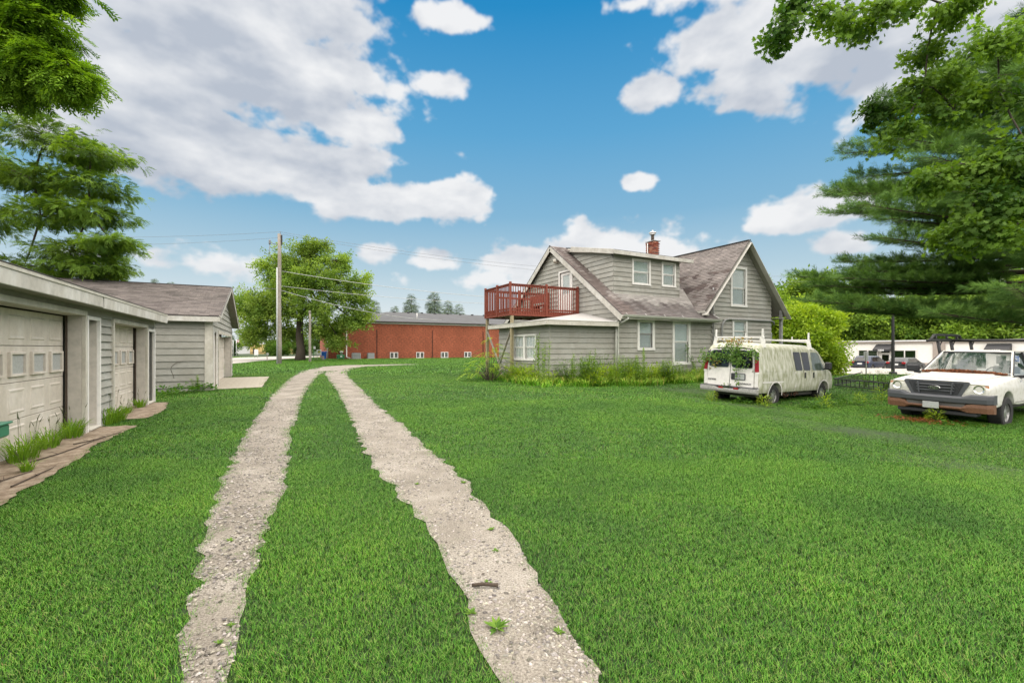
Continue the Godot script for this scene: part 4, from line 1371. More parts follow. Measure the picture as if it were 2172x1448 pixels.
func chimney(h: Node3D) -> void:
	var c := holder("chimney", h)
	var at := Vector3(22.43, 0, -22.33)
	var wx := 0.52
	var wz := 0.68
	board("chimney_core", c, at + Vector3(0, 7.3, 0), Vector3(wx - 0.06, 2.5, wz - 0.06), mats["pipe_grey"])
	var cols := [Color(0.30, 0.085, 0.05), Color(0.38, 0.14, 0.085), Color(0.22, 0.06, 0.045), Color(0.42, 0.20, 0.13), Color(0.13, 0.07, 0.06)]
	var meshes := []
	for k in 5:
		var m := MB.new()
		m.col = cols[k]
		m.box(Vector3.ZERO, Vector3(0.21, 0.064, 0.10))
		meshes.append(m.mesh())
	for row in 30:
		var y := 6.35 + row * 0.076
		var out := 0.035 if row > 27 else 0.0
		for s in [-1.0, 1.0]:
			for k in 3:
				var x := -wx * 0.5 + (0.06 if row % 2 else 0.105) + k * 0.222
				if x < wx * 0.5 - 0.03:
					put(meshes[rng.randi() % 5], "brick", mats["chimney_brick"], c, Transform3D(Basis.from_scale(Vector3(1.0 if x + 0.1 < wx * 0.5 else 0.6, 1, 1)), at + Vector3(x, y, s * (wz * 0.5 - 0.045 + out))))
			for k in 3:
				var z := -wz * 0.5 + (0.19 if row % 2 else 0.12) + k * 0.222
				if z < wz * 0.5 - 0.05:
					put(meshes[rng.randi() % 5], "brick", mats["chimney_brick"], c, Transform3D(Basis(Vector3.UP, PI * 0.5), at + Vector3(s * (wx * 0.5 - 0.044 + out), y, z)))
	board("chimney_cap", c, at + Vector3(0, 8.66, 0), Vector3(wx + 0.10, 0.05, wz + 0.10), mats["pipe_grey"])
	pipe("flue_pipe", c, [at + Vector3(-0.08, 8.6, 0.05), at + Vector3(-0.08, 9.12, 0.05)], 0.105, mats["stick"], 12)
	var m := MB.new()
	m.lathe([Vector2(0.10, 0.0), Vector2(0.19, 0.02), Vector2(0.19, 0.10), Vector2(0.24, 0.14), Vector2(0.20, 0.19), Vector2(0.06, 0.25), Vector2(0.05, 0.33), Vector2(0.0, 0.34)], Transform3D(Basis(), at + Vector3(-0.08, 9.08, 0.05)), 12)
	put(m.mesh(), "flue_cap", mats["steel"], c)
	pipe("conduit", c, [at + Vector3(-wx * 0.5 - 0.10, 6.5, -0.12), at + Vector3(-wx * 0.5 - 0.10, 8.55, -0.12)], 0.03, mats["trim_white"], 6)

# ---------- the red deck ----------
func build_deck() -> void:
	var d := thing("balcony_deck", "red-stained timber balcony deck on tall wooden posts against the house gable", "deck")
	var red: Material = mats["deck_red"]
	var x0 := 10.80
	var x1 := 15.08
	var z0 := -20.58
	var z1 := -23.62
	var fl := 3.52
	for z in [z0, z1]:
		beam("rim_joist", d, Vector3(x0, fl - 0.13, z), Vector3(x1, fl - 0.13, z), 0.04, 0.24, red)
	beam("rim_joist", d, Vector3(x0 - 0.002, fl - 0.13, z0 - 0.02), Vector3(x0 - 0.002, fl - 0.13, z1 + 0.02), 0.04, 0.235, red)
	for k in 7:
		beam("joist", d, Vector3(x0 + 0.6 + k * 0.6, fl - 0.12, z0 - 0.03), Vector3(x0 + 0.6 + k * 0.6, fl - 0.12, z1 + 0.03), 0.04, 0.19, mats["treated_wood"])
	for k in 21:
		var z := z0 - 0.07 - k * 0.143
		beam("floor_board", d, Vector3(x0 + 0.02, fl + 0.006, z), Vector3(x1, fl + 0.006, z), 0.136, 0.03, red)
	var spots := [Vector3(x0, 0, z0), Vector3(x0, 0, z1), Vector3(12.98, 0, z0), Vector3(x1 - 0.06, 0, z0), Vector3(12.98, 0, z1), Vector3(x1 - 0.06, 0, z1), Vector3(x0, 0, -22.1)]
	for p in spots:
		board("railing_post", d, p + Vector3(0, fl + 0.62, 0), Vector3(0.115, 1.72, 0.115), red, 0.012)
	# railing runs: top rail, cap, bottom rail, single balusters
	for run in [[Vector3(x0, 0, z0), Vector3(12.98, 0, z0)], [Vector3(12.98, 0, z0), Vector3(x1 - 0.06, 0, z0)], [Vector3(x0, 0, z0), Vector3(x0, 0, -22.1)], [Vector3(x0, 0, -22.1), Vector3(x0, 0, z1)], [Vector3(x0, 0, z1), Vector3(12.98, 0, z1)], [Vector3(12.98, 0, z1), Vector3(x1 - 0.06, 0, z1)]]:
		var a: Vector3 = run[0]
		var b: Vector3 = run[1]
		var dir := (b - a).normalized()
		var out := Vector3(-1, 0, 0) if absf(dir.z) > 0.5 else Vector3(0, 0, signf(a.z - (z0 + z1) * 0.5))
		var ia := a + dir * 0.06
		var ib := b - dir * 0.06
		beam("top_rail", d, ia + Vector3(0, fl + 1.30, 0), ib + Vector3(0, fl + 1.30, 0), 0.038, 0.09, red)
		beam("rail_cap", d, ia + Vector3(0, fl + 1.375, 0), ib + Vector3(0, fl + 1.375, 0), 0.135, 0.036, red)
		beam("bottom_rail", d, ia + Vector3(0, fl + 0.10, 0), ib + Vector3(0, fl + 0.10, 0), 0.038, 0.09, red)
		var n := int(a.distance_to(b) / 0.142)
		for k in range(1, n):
			var p := a.lerp(b, k / float(n))
			board("baluster", d, p + out * 0.04 + Vector3(0, fl + 0.60, 0), Vector3(0.036, 1.46, 0.036), red, 0.004)
	# the stair well: a second, lower rail and the stair string down the far side
	beam("stair_rail", d, Vector3(11.3, fl + 0.95, -23.2), Vector3(13.6, fl + 0.95, -23.2), 0.04, 0.10, red)
	for k in 10:
		board("baluster", d, Vector3(11.45 + k * 0.23, fl + 0.5, -23.2), Vector3(0.036, 0.9, 0.036), red, 0.004)
	for x in [11.3, 13.6]:
		board("railing_post", d, Vector3(x, fl + 0.56, -23.2), Vector3(0.11, 1.1, 0.11), red, 0.01)
	# tall posts and knee braces
	for z in [z0 - 0.02, z1 + 0.02]:
		board("deck_post", d, Vector3(x0 + 0.10, (fl - 0.28) * 0.5 - 0.05, z), Vector3(0.15, fl - 0.14, 0.15), mats["treated_wood"], 0.012)
	beam("brace", d, Vector3(x0 + 0.12, 2.55, z0 - 0.12), Vector3(x0 + 0.12, 0.4, -22.3), 0.04, 0.10, mats["grey_wood"], Vector3(1, 0, 0))
	beam("brace", d, Vector3(x0 + 0.06, 2.55, z1 + 0.12), Vector3(x0 + 0.06, 0.4, -21.7), 0.04, 0.10, mats["grey_wood"], Vector3(1, 0, 0))
	# two folding chairs' worth of dark red slats stand on the deck: one plain bench
	beam("bench_seat", d, Vector3(13.4, fl + 0.45, -21.2), Vector3(13.4, fl + 0.45, -22.4), 0.4, 0.04, red)
	beam("bench_back", d, Vector3(13.2, fl + 0.8, -21.2), Vector3(13.2, fl + 0.8, -22.4), 0.04, 0.45, red)
	for z in [-21.3, -22.3]:
		board("bench_leg", d, Vector3(13.4, fl + 0.22, z), Vector3(0.36, 0.42, 0.06), red)

# ---------- vehicles ----------
func round_outline(pts: Array, r: float, seg := 4) -> PackedVector2Array:
	var out := PackedVector2Array()
	var n := pts.size()
	for i in n:
		var p: Vector2 = pts[i]
		var a: Vector2 = (pts[(i + n - 1) % n] - p)
		var b: Vector2 = (pts[(i + 1) % n] - p)
		var q := minf(r, minf(a.length(), b.length()) * 0.45)
		var pa := p + a.normalized() * q
		var pb := p + b.normalized() * q
		for k in seg + 1:
			var t := k / float(seg)
			out.append(pa.lerp(p, t).lerp(p.lerp(pb, t), t))
	return out

# a patch that lies on a surface: the outline is mapped by a function to points, with a raised rim
func patch(outline: PackedVector2Array, on: Callable, off: float, rim: float) -> ArrayMesh:
	var m := MB.new()
	var idx := Geometry2D.triangulate_polygon(outline)
	for i in range(0, idx.size(), 3):
		m.tri(on.call(outline[idx[i]], off), on.call(outline[idx[i + 1]], off), on.call(outline[idx[i + 2]], off))
	for i in outline.size():
		var a := outline[i]
		var b := outline[(i + 1) % outline.size()]
		m.quad(on.call(a, off), on.call(b, off), on.call(b, off - rim), on.call(a, off - rim))
	return m.mesh()

func strip(pts: Array, w: float, on: Callable, off: float) -> ArrayMesh:   # a thin raised line along points on a surface
	var m := MB.new()
	for i in pts.size() - 1:
		var a: Vector2 = pts[i]
		var b: Vector2 = pts[i + 1]
		var s := (b - a).normalized().orthogonal() * w * 0.5
		m.quad(on.call(a - s, off), on.call(b - s, off), on.call(b + s, off), on.call(a + s, off))
	return m.mesh()

func loft(sections: Array, close_ends := true) -> ArrayMesh:   # each section: half outline of Vector3 from the bottom centre to the top centre (z >= 0)
	var m := MB.new()
	var full := []
	for s in sections:
		var ring: Array = s.duplicate()
		for i in range(s.size() - 2, 0, -1):
			ring.append(Vector3(s[i].x, s[i].y, -s[i].z))
		full.append(ring)
	var n: int = full[0].size()
	for i in full.size() - 1:
		for k in n:
			var j := (k + 1) % n
			m.quad(full[i][k], full[i][j], full[i + 1][j], full[i + 1][k])
	if close_ends:
		for e in [0, full.size() - 1]:
			var c := Vector3.ZERO
			for p in full[e]:
				c += p / n
			for k in n:
				m.tri(c, full[e][k], full[e][(k + 1) % n])
	return m.mesh(true)

func words(text: String, size: float, depth := 0.004, serif := false, italic := false) -> TextMesh:
	var t := TextMesh.new()
	var f := SystemFont.new()
	f.font_names = PackedStringArray(["Droid Serif" if serif else "Droid Sans"])
	f.font_weight = 700
	f.font_italic = italic
	t.font = f
	t.text = text
	t.font_size = 32
	t.pixel_size = size / 32.0
	t.depth = depth
	t.curve_step = 2.0
	return t

func wheel(parent: Node, at: Vector3, r: float, w: float, rim_r: float, side: float, spokes: int, flat := 0.0) -> void:
	var h := holder("wheel", parent)
	h.position = at
	var b := Basis(Vector3(1, 0, 0), Vector3(0, 0, side), Vector3(0, -side, 0))   # the axle runs along y of the lathe
	var t := MB.new()
	t.lathe([Vector2(rim_r, -w * 0.5), Vector2(r * 0.93, -w * 0.5), Vector2(r * 0.99, -w * 0.42), Vector2(r, -w * 0.3), Vector2(r, w * 0.3), Vector2(r * 0.99, w * 0.42), Vector2(r * 0.93, w * 0.5), Vector2(rim_r * 1.05, w * 0.48), Vector2(rim_r, w * 0.36)], Transform3D(b, Vector3.ZERO), 28)
	put(t.mesh(), "tyre", mats["rubber"], h)
	var m := MB.new()
	m.lathe([Vector2(rim_r, w * 0.40), Vector2(rim_r * 0.93, w * 0.40), Vector2(rim_r * 0.88, w * 0.18)], Transform3D(b, Vector3.ZERO), 24)
	m.lathe([Vector2(rim_r * 0.42, w * 0.30), Vector2(rim_r * 0.25, w * 0.36), Vector2(0.0, w * 0.37)], Transform3D(b, Vector3.ZERO), 16)
	for k in spokes:
		var a := TAU * k / spokes
		var d := b * Vector3(cos(a), 0, sin(a))
		m.bar(d * rim_r * 0.25 + b * Vector3(0, w * 0.30, 0), d * rim_r * 0.93 + b * Vector3(0, w * 0.26, 0), rim_r * 0.26, 0.025, b.y)
	put(m.mesh(), "rim", mats["steel"], h)
	var dk := MB.new()
	dk.lathe([Vector2(rim_r * 0.95, w * 0.12), Vector2(0.0, w * 0.12)], Transform3D(b, Vector3.ZERO), 20)
	put(dk.mesh(), "brake_disc", mats["dark_inside"], h)

func van_top(x: float) -> float:
	if x < 0.22:
		return 1.90 + 0.17 * sqrt(maxf(0.0, 1.0 - pow(1.0 - x / 0.22, 2.0)))
	if x < 3.85:
		return 2.07
	if x < 4.15:
		return 2.07 - 0.10 * pow((x - 3.85) / 0.30, 2.0)
	if x < 4.85:
		return lerpf(1.97, 1.30, (x - 4.15) / 0.70)
	if x < 5.45:
		return lerpf(1.30, 1.08, pow((x - 4.85) / 0.60, 1.4))
	return lerpf(1.08, 0.86, clampf((x - 5.45) / 0.17, 0, 1))

func van_w(x: float, y: float) -> float:
	var w := 0.985
	if y > 1.12:
		w -= (y - 1.12) * 0.145
	if y < 0.62:
		w -= (0.62 - y) * 0.12
	if x > 4.7:
		w *= 1.0 - 0.20 * pow((x - 4.7) / 0.92, 2.0)
	if x < 0.16:
		w *= 1.0 - 0.055 * pow(1.0 - x / 0.16, 2.0)
	return w

func van_warp(x: float, y: float) -> float:
	return x + maxf(0.0, y - 1.12) * 0.11 * (1.0 - minf(1.0, maxf(x, 0.0) / 0.7))

func build_van() -> void:
	var at := Vector3(13.37, 0, -9.92)
	at.y = ground_y(14.5, -9.0) - 0.06
	var v := thing("work_van", "abandoned white cargo van stained green with ivy over its rear doors", "van", at, 0.10)
	v.rotation = Vector3(0.022, 0.10, -0.022)
	var mold := plain("van_paint", Color.WHITE, 0.38)
	mold.albedo_texture = noise_tex(81, 0.013, [lin(0.17, 0.18, 0.10), lin(0.30, 0.31, 0.20), lin(0.40, 0.405, 0.30), lin(0.50, 0.50, 0.42), lin(0.62, 0.615, 0.56)], 6, 512, [0.0, 0.26, 0.45, 0.62, 1.0])
	mold.uv1_triplanar = true
	mold.uv1_scale = Vector3(0.8, 0.32, 0.8)
	var white := grained("van_white", lin(0.74, 0.72, 0.69), 0.10, Vector3(1.5, 1.5, 1.5), 0.35, 82)
	var sec := []
	for x in [0.0, 0.02, 0.06, 0.16, 0.3, 0.45, 0.55, 0.58, 0.64, 0.72, 0.82, 0.92, 1.02, 1.12, 1.22, 1.30, 1.36, 1.39, 1.6, 2.2, 3.0, 3.6, 3.85, 3.97, 4.0, 4.05, 4.13, 4.23, 4.33, 4.43, 4.53, 4.63, 4.73, 4.78, 4.82, 4.85, 5.0, 5.2, 5.35, 5.45, 5.53, 5.6, 5.62]:
		var bot := 0.44
		for c in [0.97, 4.41]:
			var q: float = 0.425 * 0.425 - (x - c) * (x - c)
			if q > 0.0:
				bot = maxf(bot, 0.36 + sqrt(q) * 1.02)
		var top := van_top(x)
		var shoulder := maxf(bot + 0.1, top - 0.20)
		var s := [Vector3(x, bot, 0), Vector3(x, bot, van_w(x, bot) * 0.86), Vector3(van_warp(x, bot), bot + 0.01, van_w(x, bot) - 0.012)]
		for k in 9:
			var y := lerpf(bot + 0.03, shoulder, k / 8.0)
			s.append(Vector3(van_warp(x, y), y, van_w(x, y)))
		for k in range(1, 7):
			var a := k / 6.0 * PI * 0.5
			var y := shoulder + (top - shoulder) * sin(a)
			s.append(Vector3(van_warp(x, y), y, van_w(x, shoulder) * pow(maxf(cos(a), 0.0), 0.62)))
		sec.append(s)
	put(loft(sec), "body", mold, v)
	var side := func(p: Vector2, off: float) -> Vector3:
		return Vector3(van_warp(p.x, p.y), p.y, van_w(p.x, p.y) + off)
	var other := func(p: Vector2, off: float) -> Vector3:
		return Vector3(van_warp(p.x, p.y), p.y, -van_w(p.x, p.y) - off)
	var rear := func(p: Vector2, off: float) -> Vector3:   # p.x: across, seen from behind
		return Vector3(van_warp(0.0, p.y) - off, p.y, p.x)
	# rear doors, windows, lights
	for s in [-1.0, 1.0]:
		var d := holder("rear_door", v)
		put(patch(round_outline([Vector2(s * 0.012, 0.62), Vector2(s * 0.80, 0.62), Vector2(s * 0.80, 1.26), Vector2(s * 0.74, 1.83), Vector2(s * 0.012, 1.86)], 0.05), rear, 0.022, 0.03), "door_skin", white, d)
		put(patch(round_outline([Vector2(s * 0.055, 1.235), Vector2(s * 0.755, 1.235), Vector2(s * 0.685, 1.79), Vector2(s * 0.055, 1.81)], 0.07), rear, 0.030, 0.01), "door_window", mats["pane_dark"], d)
		put(patch(round_outline([Vector2(s * 0.83, 1.12), Vector2(s * 0.945, 1.12), Vector2(s * 0.90, 1.52), Vector2(s * 0.80, 1.52)], 0.02), rear, 0.020, 0.04), "tail_light", plain("tail_red", lin(0.26, 0.010, 0.014), 0.15), v)
		put(patch(round_outline([Vector2(s * 0.85, 1.05), Vector2(s * 0.945, 1.05), Vector2(s * 0.945, 1.125), Vector2(s * 0.84, 1.125)], 0.015), rear, 0.019, 0.04), "reverse_light", mats["trim_white"], v)
		put(patch(round_outline([Vector2(s * 0.80, 1.525), Vector2(s * 0.90, 1.525), Vector2(s * 0.86, 1.76), Vector2(s * 0.775, 1.76)], 0.02), rear, 0.012, 0.03), "vent_panel", mats["grey_plastic"], v)
		put(patch(round_outline([Vector2(s * 0.815, 0.64), Vector2(s * 0.93, 0.64), Vector2(s * 0.93, 1.10), Vector2(s * 0.815, 1.10)], 0.02), rear, 0.006, 0.03), "corner_panel", white, v)
	put(strip([Vector2(0.0, 0.62), Vector2(0.0, 1.86)], 0.018, rear, 0.021), "door_seam", mats["dark_inside"], v)
	# plate recess with a blank, weathered plate
	put(patch(round_outline([Vector2(0.05, 0.83), Vector2(0.53, 0.83), Vector2(0.53, 1.05), Vector2(0.05, 1.05)], 0.04), rear, 0.027, 0.01), "plate_recess", mats["grey_plastic"], v)
	put(patch(round_outline([Vector2(0.20, 0.855), Vector2(0.505, 0.855), Vector2(0.505, 1.025), Vector2(0.20, 1.025)], 0.02), rear, 0.032, 0.004), "licence_plate", mats["frosted"], v)
	put(patch(round_outline([Vector2(0.08, 0.86), Vector2(0.15, 0.86), Vector2(0.15, 1.02), Vector2(0.08, 1.02)], 0.02), rear, 0.040, 0.012), "door_handle", mats["black_plastic"], v)
	var face_rear := Basis(Vector3(0, 0, 1), Vector3.UP, Vector3(-1, 0, 0))
	put(words("EXPRESS", 0.075), "lettering", mats["black_plastic"], v, Transform3D(face_rear, Vector3(-0.026, 0.80, -0.62)))
	put(words("CHEVROLET", 0.075), "lettering", mats["black_plastic"], v, Transform3D(face_rear, Vector3(-0.026, 0.72, 0.52)))
	# bumper with a step
	var bump := MB.new()
	var cross := [Vector2(0.02, 0.60), Vector2(-0.13, 0.60), Vector2(-0.16, 0.575), Vector2(-0.165, 0.48), Vector2(-0.14, 0.42), Vector2(0.02, 0.41)]
	var zs := [-1.0, -0.97, -0.46, -0.36, 0.36, 0.46, 0.97, 1.0]
	for i in zs.size() - 1:
		for k in cross.size() - 1:
			var p := []
			for q in [[i, k], [i + 1, k], [i + 1, k + 1], [i, k + 1]]:
				var c: Vector2 = cross[q[1]]
				var z: float = zs[q[0]]
				var low: float = 0.05 if absf(z) < 0.40 and c.y > 0.55 else 0.0
				var inw := 0.07 if absf(z) > 0.98 else 0.0
				p.append(Vector3(c.x + inw, c.y - low, z))
			bump.quad(p[0], p[1], p[2], p[3])
	put(bump.mesh(), "rear_bumper", grained("van_chrome", lin(0.42, 0.42, 0.41), 0.35, Vector3(0.7, 0.7, 0.7), 0.32, 83), v)
	board("bumper_pad", v, Vector3(-0.07, 0.604, 0.0), Vector3(0.17, 0.02, 1.94), mats["grey_plastic"], 0.008)
	for s in [-0.22, 0.30]:
		board("bumper_reflector", v, Vector3(-0.158, 0.555, s), Vector3(0.02, 0.05, 0.16), mats["tail_red"], 0.006)
	# sides
	for on in [side, other]:
		for q in [[[2.30, 1.17], [2.78, 1.17], [2.70, 1.80], [2.22, 1.80]], [[2.88, 1.17], [3.36, 1.17], [3.30, 1.80], [2.80, 1.80]], [[3.52, 1.17], [4.42, 1.17], [4.12, 1.72], [3.98, 1.80], [3.50, 1.80]]]:
			var o := []
			for p in q:
				o.append(Vector2(p[0], p[1]))
			put(patch(round_outline(o, 0.06), on, 0.008, 0.01), "side_window", mats["pane_dark"] if q[0][0] < 3.5 else glass("van_cab_pane", Color(0.20, 0.30, 0.28), 0.62), v)
		put(patch(round_outline([Vector2(0.32, 1.15), Vector2(2.14, 1.15), Vector2(2.04, 1.84), Vector2(0.42, 1.84)], 0.09), on, 0.006, 0.012), "pressed_panel", mold, v)
		put(strip([Vector2(0.14, 0.80), Vector2(5.2, 0.80)], 0.05, on, 0.016), "side_moulding", white, v)
		for x in [2.16, 2.84, 3.44]:
			put(strip([Vector2(x, 0.50), Vector2(x, 1.15), Vector2(x - 0.06, 1.86)], 0.014, on, 0.004), "door_seam", mats["dark_inside"], v)
		put(strip([Vector2(4.55, 0.86), Vector2(4.55, 1.15)], 0.012, on, 0.004), "door_seam", mats["dark_inside"], v)
		for x in [2.92, 3.56]:
			put(patch(round_outline([Vector2(x, 0.90), Vector2(x + 0.07, 0.90), Vector2(x + 0.07, 1.10), Vector2(x, 1.10)], 0.02), on, 0.02, 0.02), "door_handle", mats["black_plastic"], v)
		for x in [2.26]:
			for y in [0.60, 1.06]:
				put(patch(round_outline([Vector2(x - 0.02, y), Vector2(x + 0.02, y), Vector2(x + 0.02, y + 0.07), Vector2(x - 0.02, y + 0.07)], 0.01), on, 0.02, 0.02), "hinge", white, v)
	put(patch(round_outline([Vector2(-0.70, 1.30), Vector2(0.70, 1.30), Vector2(0.62, 1.92), Vector2(-0.62, 1.92)], 0.08), func(p: Vector2, off: float) -> Vector3: return Vector3(lerpf(4.86, 4.20, (p.y - 1.30) / 0.64) + off, p.y + off, p.x), 0.02, 0.02), "windshield", mats["pane_dark"], v)
	for c in [0.97, 4.41]:
		for s in [-1.0, 1.0]:
			wheel(v, Vector3(c, 0.33, s * 0.83), 0.36, 0.23, 0.21, s, 8)
			var lip := []
			for k in 13:
				var a := PI * k / 12.0
				lip.append(Vector2(c - cos(a) * 0.445, 0.36 + sin(a) * 0.455))
			put(strip(lip, 0.05, side if s > 0 else other, 0.014), "arch_lip", white, v)
	for s in [-1.0, 1.0]:
		var mir := holder("door_mirror", v)
		board("mirror_head", mir, Vector3(4.38, 1.33, s * 1.13), Vector3(0.15, 0.27, 0.20), mats["black_plastic"], 0.05)
		beam("mirror_arm", mir, Vector3(4.42, 1.2, s * 0.95), Vector3(4.40, 1.26, s * 1.08), 0.05, 0.05, mats["black_plastic"])
	# roof rack: two crossbars on feet with end stops
	for x in [0.42, 3.55]:
		var r := holder("roof_rack_bar", v)
		beam("crossbar", r, Vector3(x, 2.23, -0.86), Vector3(x, 2.23, 0.86), 0.05, 0.05, mats["trim_white"])
		for s in [-1.0, 1.0]:
			beam("foot", r, Vector3(x, 1.90, s * 0.86), Vector3(x, 2.25, s * 0.78), 0.05, 0.12, mats["trim_white"])
			beam("end_stop", r, Vector3(x, 2.2, s * 0.80), Vector3(x, 2.50, s * 0.80), 0.05, 0.05, mats["trim_white"])
		beam("stop_pin", r, Vector3(x, 2.25, 0.25), Vector3(x, 2.36, 0.25), 0.03, 0.03, mats["trim_white"])
	for s in [-0.72, 0.72]:
		beam("rack_rail", v, Vector3(0.42, 2.165, s), Vector3(3.55, 2.165, s), 0.05, 0.05, mats["trim_white"])
	# rusted sill
	var rust := MB.new()
	var r2 := RandomNumberGenerator.new()
	r2.seed = 31
	for k in 26:
		var x := r2.randf_range(1.45, 2.7)
		rust.box(Vector3(x, r2.randf_range(0.32, 0.45), 0.88 + r2.randf_range(-0.03, 0.03)), Vector3(r2.randf_range(0.04, 0.14), r2.randf_range(0.03, 0.08), 0.02), Basis.from_euler(Vector3(r2.randf(), r2.randf(), r2.randf())))
	put(rust.mesh(), "rusted_sill", grained("rust", lin(0.13, 0.065, 0.035), 0.5, Vector3(0.2, 0.2, 0.2), 0.9, 84), v)
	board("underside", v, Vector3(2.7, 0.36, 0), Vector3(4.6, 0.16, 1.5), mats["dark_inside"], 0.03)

func truck_top(x: float) -> float:
	if x < 3.72:
		return 1.22
	if x < 5.30:
		return lerpf(1.22, 1.10, pow((x - 3.72) / 1.58, 1.5))
	return lerpf(1.10, 1.02, clampf((x - 5.30) / 0.12, 0, 1))

func truck_w(x: float, y: float) -> float:
	var w := 0.985
	if y > 0.95:
		w -= (y - 0.95) * 0.22
	if y < 0.6:
		w -= (0.6 - y) * 0.10
	if x > 4.9:
		w *= 1.0 - 0.05 * pow((x - 4.9) / 0.52, 2.0)
	return w

func build_pickup() -> void:
	var gy := ground_y(16.5, -5.0)
	var t := thing("pickup_truck", "white pickup with rusty bumper and black ladder rack under the pine", "truck", Vector3(19.78, gy - 0.07, -4.98), PI)
	t.rotation = Vector3(-0.012, PI, 0.0)
	var paint := plain("truck_paint", Color.WHITE, 0.36)
	paint.albedo_texture = noise_tex(85, 0.016, [lin(0.34, 0.33, 0.26), lin(0.52, 0.51, 0.45), lin(0.62, 0.61, 0.57), lin(0.66, 0.65, 0.62)], 5, 512, [0.0, 0.25, 0.5, 1.0])
	paint.uv1_triplanar = true
	paint.uv1_scale = Vector3.ONE * 0.8
	var sec := []
	for x in [0.0, 0.4, 0.58, 0.66, 0.76, 0.9, 1.04, 1.18, 1.28, 1.36, 1.39, 1.8, 2.4, 3.0, 3.5, 3.72, 4.02, 4.06, 4.12, 4.2, 4.3, 4.42, 4.54, 4.66, 4.74, 4.80, 4.84, 5.0, 5.15, 5.28, 5.36, 5.41, 5.43]:
		var bot := 0.50
		for c in [0.97, 4.43]:
			var q: float = 0.43 * 0.43 - (x - c) * (x - c)
			if q > 0.0:
				bot = maxf(bot, 0.40 + sqrt(q) * 1.05)
		var top := truck_top(x)
		var sh := maxf(top - 0.10, bot + 0.06)
		var s := [Vector3(x, bot, 0), Vector3(x, bot, truck_w(x, bot) * 0.86), Vector3(x, bot + 0.01, truck_w(x, bot) - 0.01)]
		for k in 8:
			var y := lerpf(bot + 0.03, sh, k / 7.0)
			s.append(Vector3(x, y, truck_w(x, y)))
		for k in range(1, 6):
			var a := k / 5.0 * PI * 0.5
			s.append(Vector3(x, sh + (top - sh) * sin(a), truck_w(x, sh) * pow(maxf(cos(a), 0.0), 0.42) if k < 5 else 0.0))
		sec.append(s)
	put(loft(sec), "body", paint, t)
	var side := func(p: Vector2, off: float) -> Vector3:
		return Vector3(p.x, p.y, -truck_w(p.x, p.y) - off)
	var fr := func(p: Vector2, off: float) -> Vector3:
		return Vector3(5.43 + off - 0.05 * p.x * p.x, p.y, p.x)
	# hood: a raised centre panel and the shut lines
	var hood := func(p: Vector2, off: float) -> Vector3:   # p.x along, p.y across
		return Vector3(p.x, truck_top(p.x) + off - 0.02 * p.y * p.y, p.y)
	put(patch(round_outline([Vector2(3.85, -0.62), Vector2(5.22, -0.46), Vector2(5.22, 0.46), Vector2(3.85, 0.62)], 0.12), hood, 0.022, 0.03), "hood_panel", paint, t)
	for s in [-1.0, 1.0]:
		put(strip([Vector2(3.74, s * 0.78), Vector2(4.6, s * 0.74), Vector2(5.28, s * 0.60)], 0.012, hood, 0.004), "hood_seam", mats["dark_inside"], t)
	# grille
	var g := holder("grille", t)
	var outer := round_outline([Vector2(-0.60, 1.085), Vector2(0.60, 1.085), Vector2(0.62, 1.04), Vector2(0.46, 0.72), Vector2(-0.46, 0.72), Vector2(-0.62, 1.04)], 0.03)
	put(patch(outer, fr, 0.05, 0.06), "grille_frame", mats["grey_plastic"], g)
	put(patch(round_outline([Vector2(-0.53, 1.045), Vector2(0.53, 1.045), Vector2(0.41, 0.765), Vector2(-0.41, 0.765)], 0.03), fr, 0.054, 0.004), "grille_mesh", mats["black_plastic"], g)
	for y in [0.985, 0.915, 0.845]:
		var hw: float = 0.405 + (y - 0.765) * 0.1
		board("grille_bar", g, Vector3(5.49, y, 0), Vector3(0.03, 0.030, hw * 2.0 - 0.12), mats["grey_plastic"], 0.01)
	for s in [-1.0, 1.0]:
		beam("grille_post", g, Vector3(5.49, 0.77, s * 0.30), Vector3(5.49, 1.04, s * 0.33), 0.045, 0.03, mats["grey_plastic"])
		for k in 5:
			beam("grille_fin", g, Vector3(5.483, 0.79, s * (0.335 + k * 0.018)), Vector3(5.483, 1.03, s * (0.365 + k * 0.026)), 0.006, 0.006, mats["grey_plastic"])
	var em := MB.new()
	em.lathe([Vector2(0.0, 0.030), Vector2(0.105, 0.030), Vector2(0.115, 0.022), Vector2(0.125, 0.0)], Transform3D(Basis(Vector3(0, 0, 1), Vector3(1, 0, 0), Vector3(0, 0.42, 0)), Vector3(5.50, 0.915, 0)), 28)
	put(em.mesh(), "badge", mats["chrome"], g)
	var em2 := MB.new()
	em2.lathe([Vector2(0.0, 0.034), Vector2(0.098, 0.034), Vector2(0.098, 0.028)], Transform3D(Basis(Vector3(0, 0, 1), Vector3(1, 0, 0), Vector3(0, 0.40, 0)), Vector3(5.50, 0.915, 0)), 28)
	put(em2.mesh(), "badge_field", mats["black_plastic"], g)
	put(words("Ford", 0.058, 0.003, true, true), "badge_lettering", mats["chrome"], g, Transform3D(Basis(Vector3(0, 0, -1), Vector3.UP, Vector3(1, 0, 0)), Vector3(5.536, 0.915, 0)))
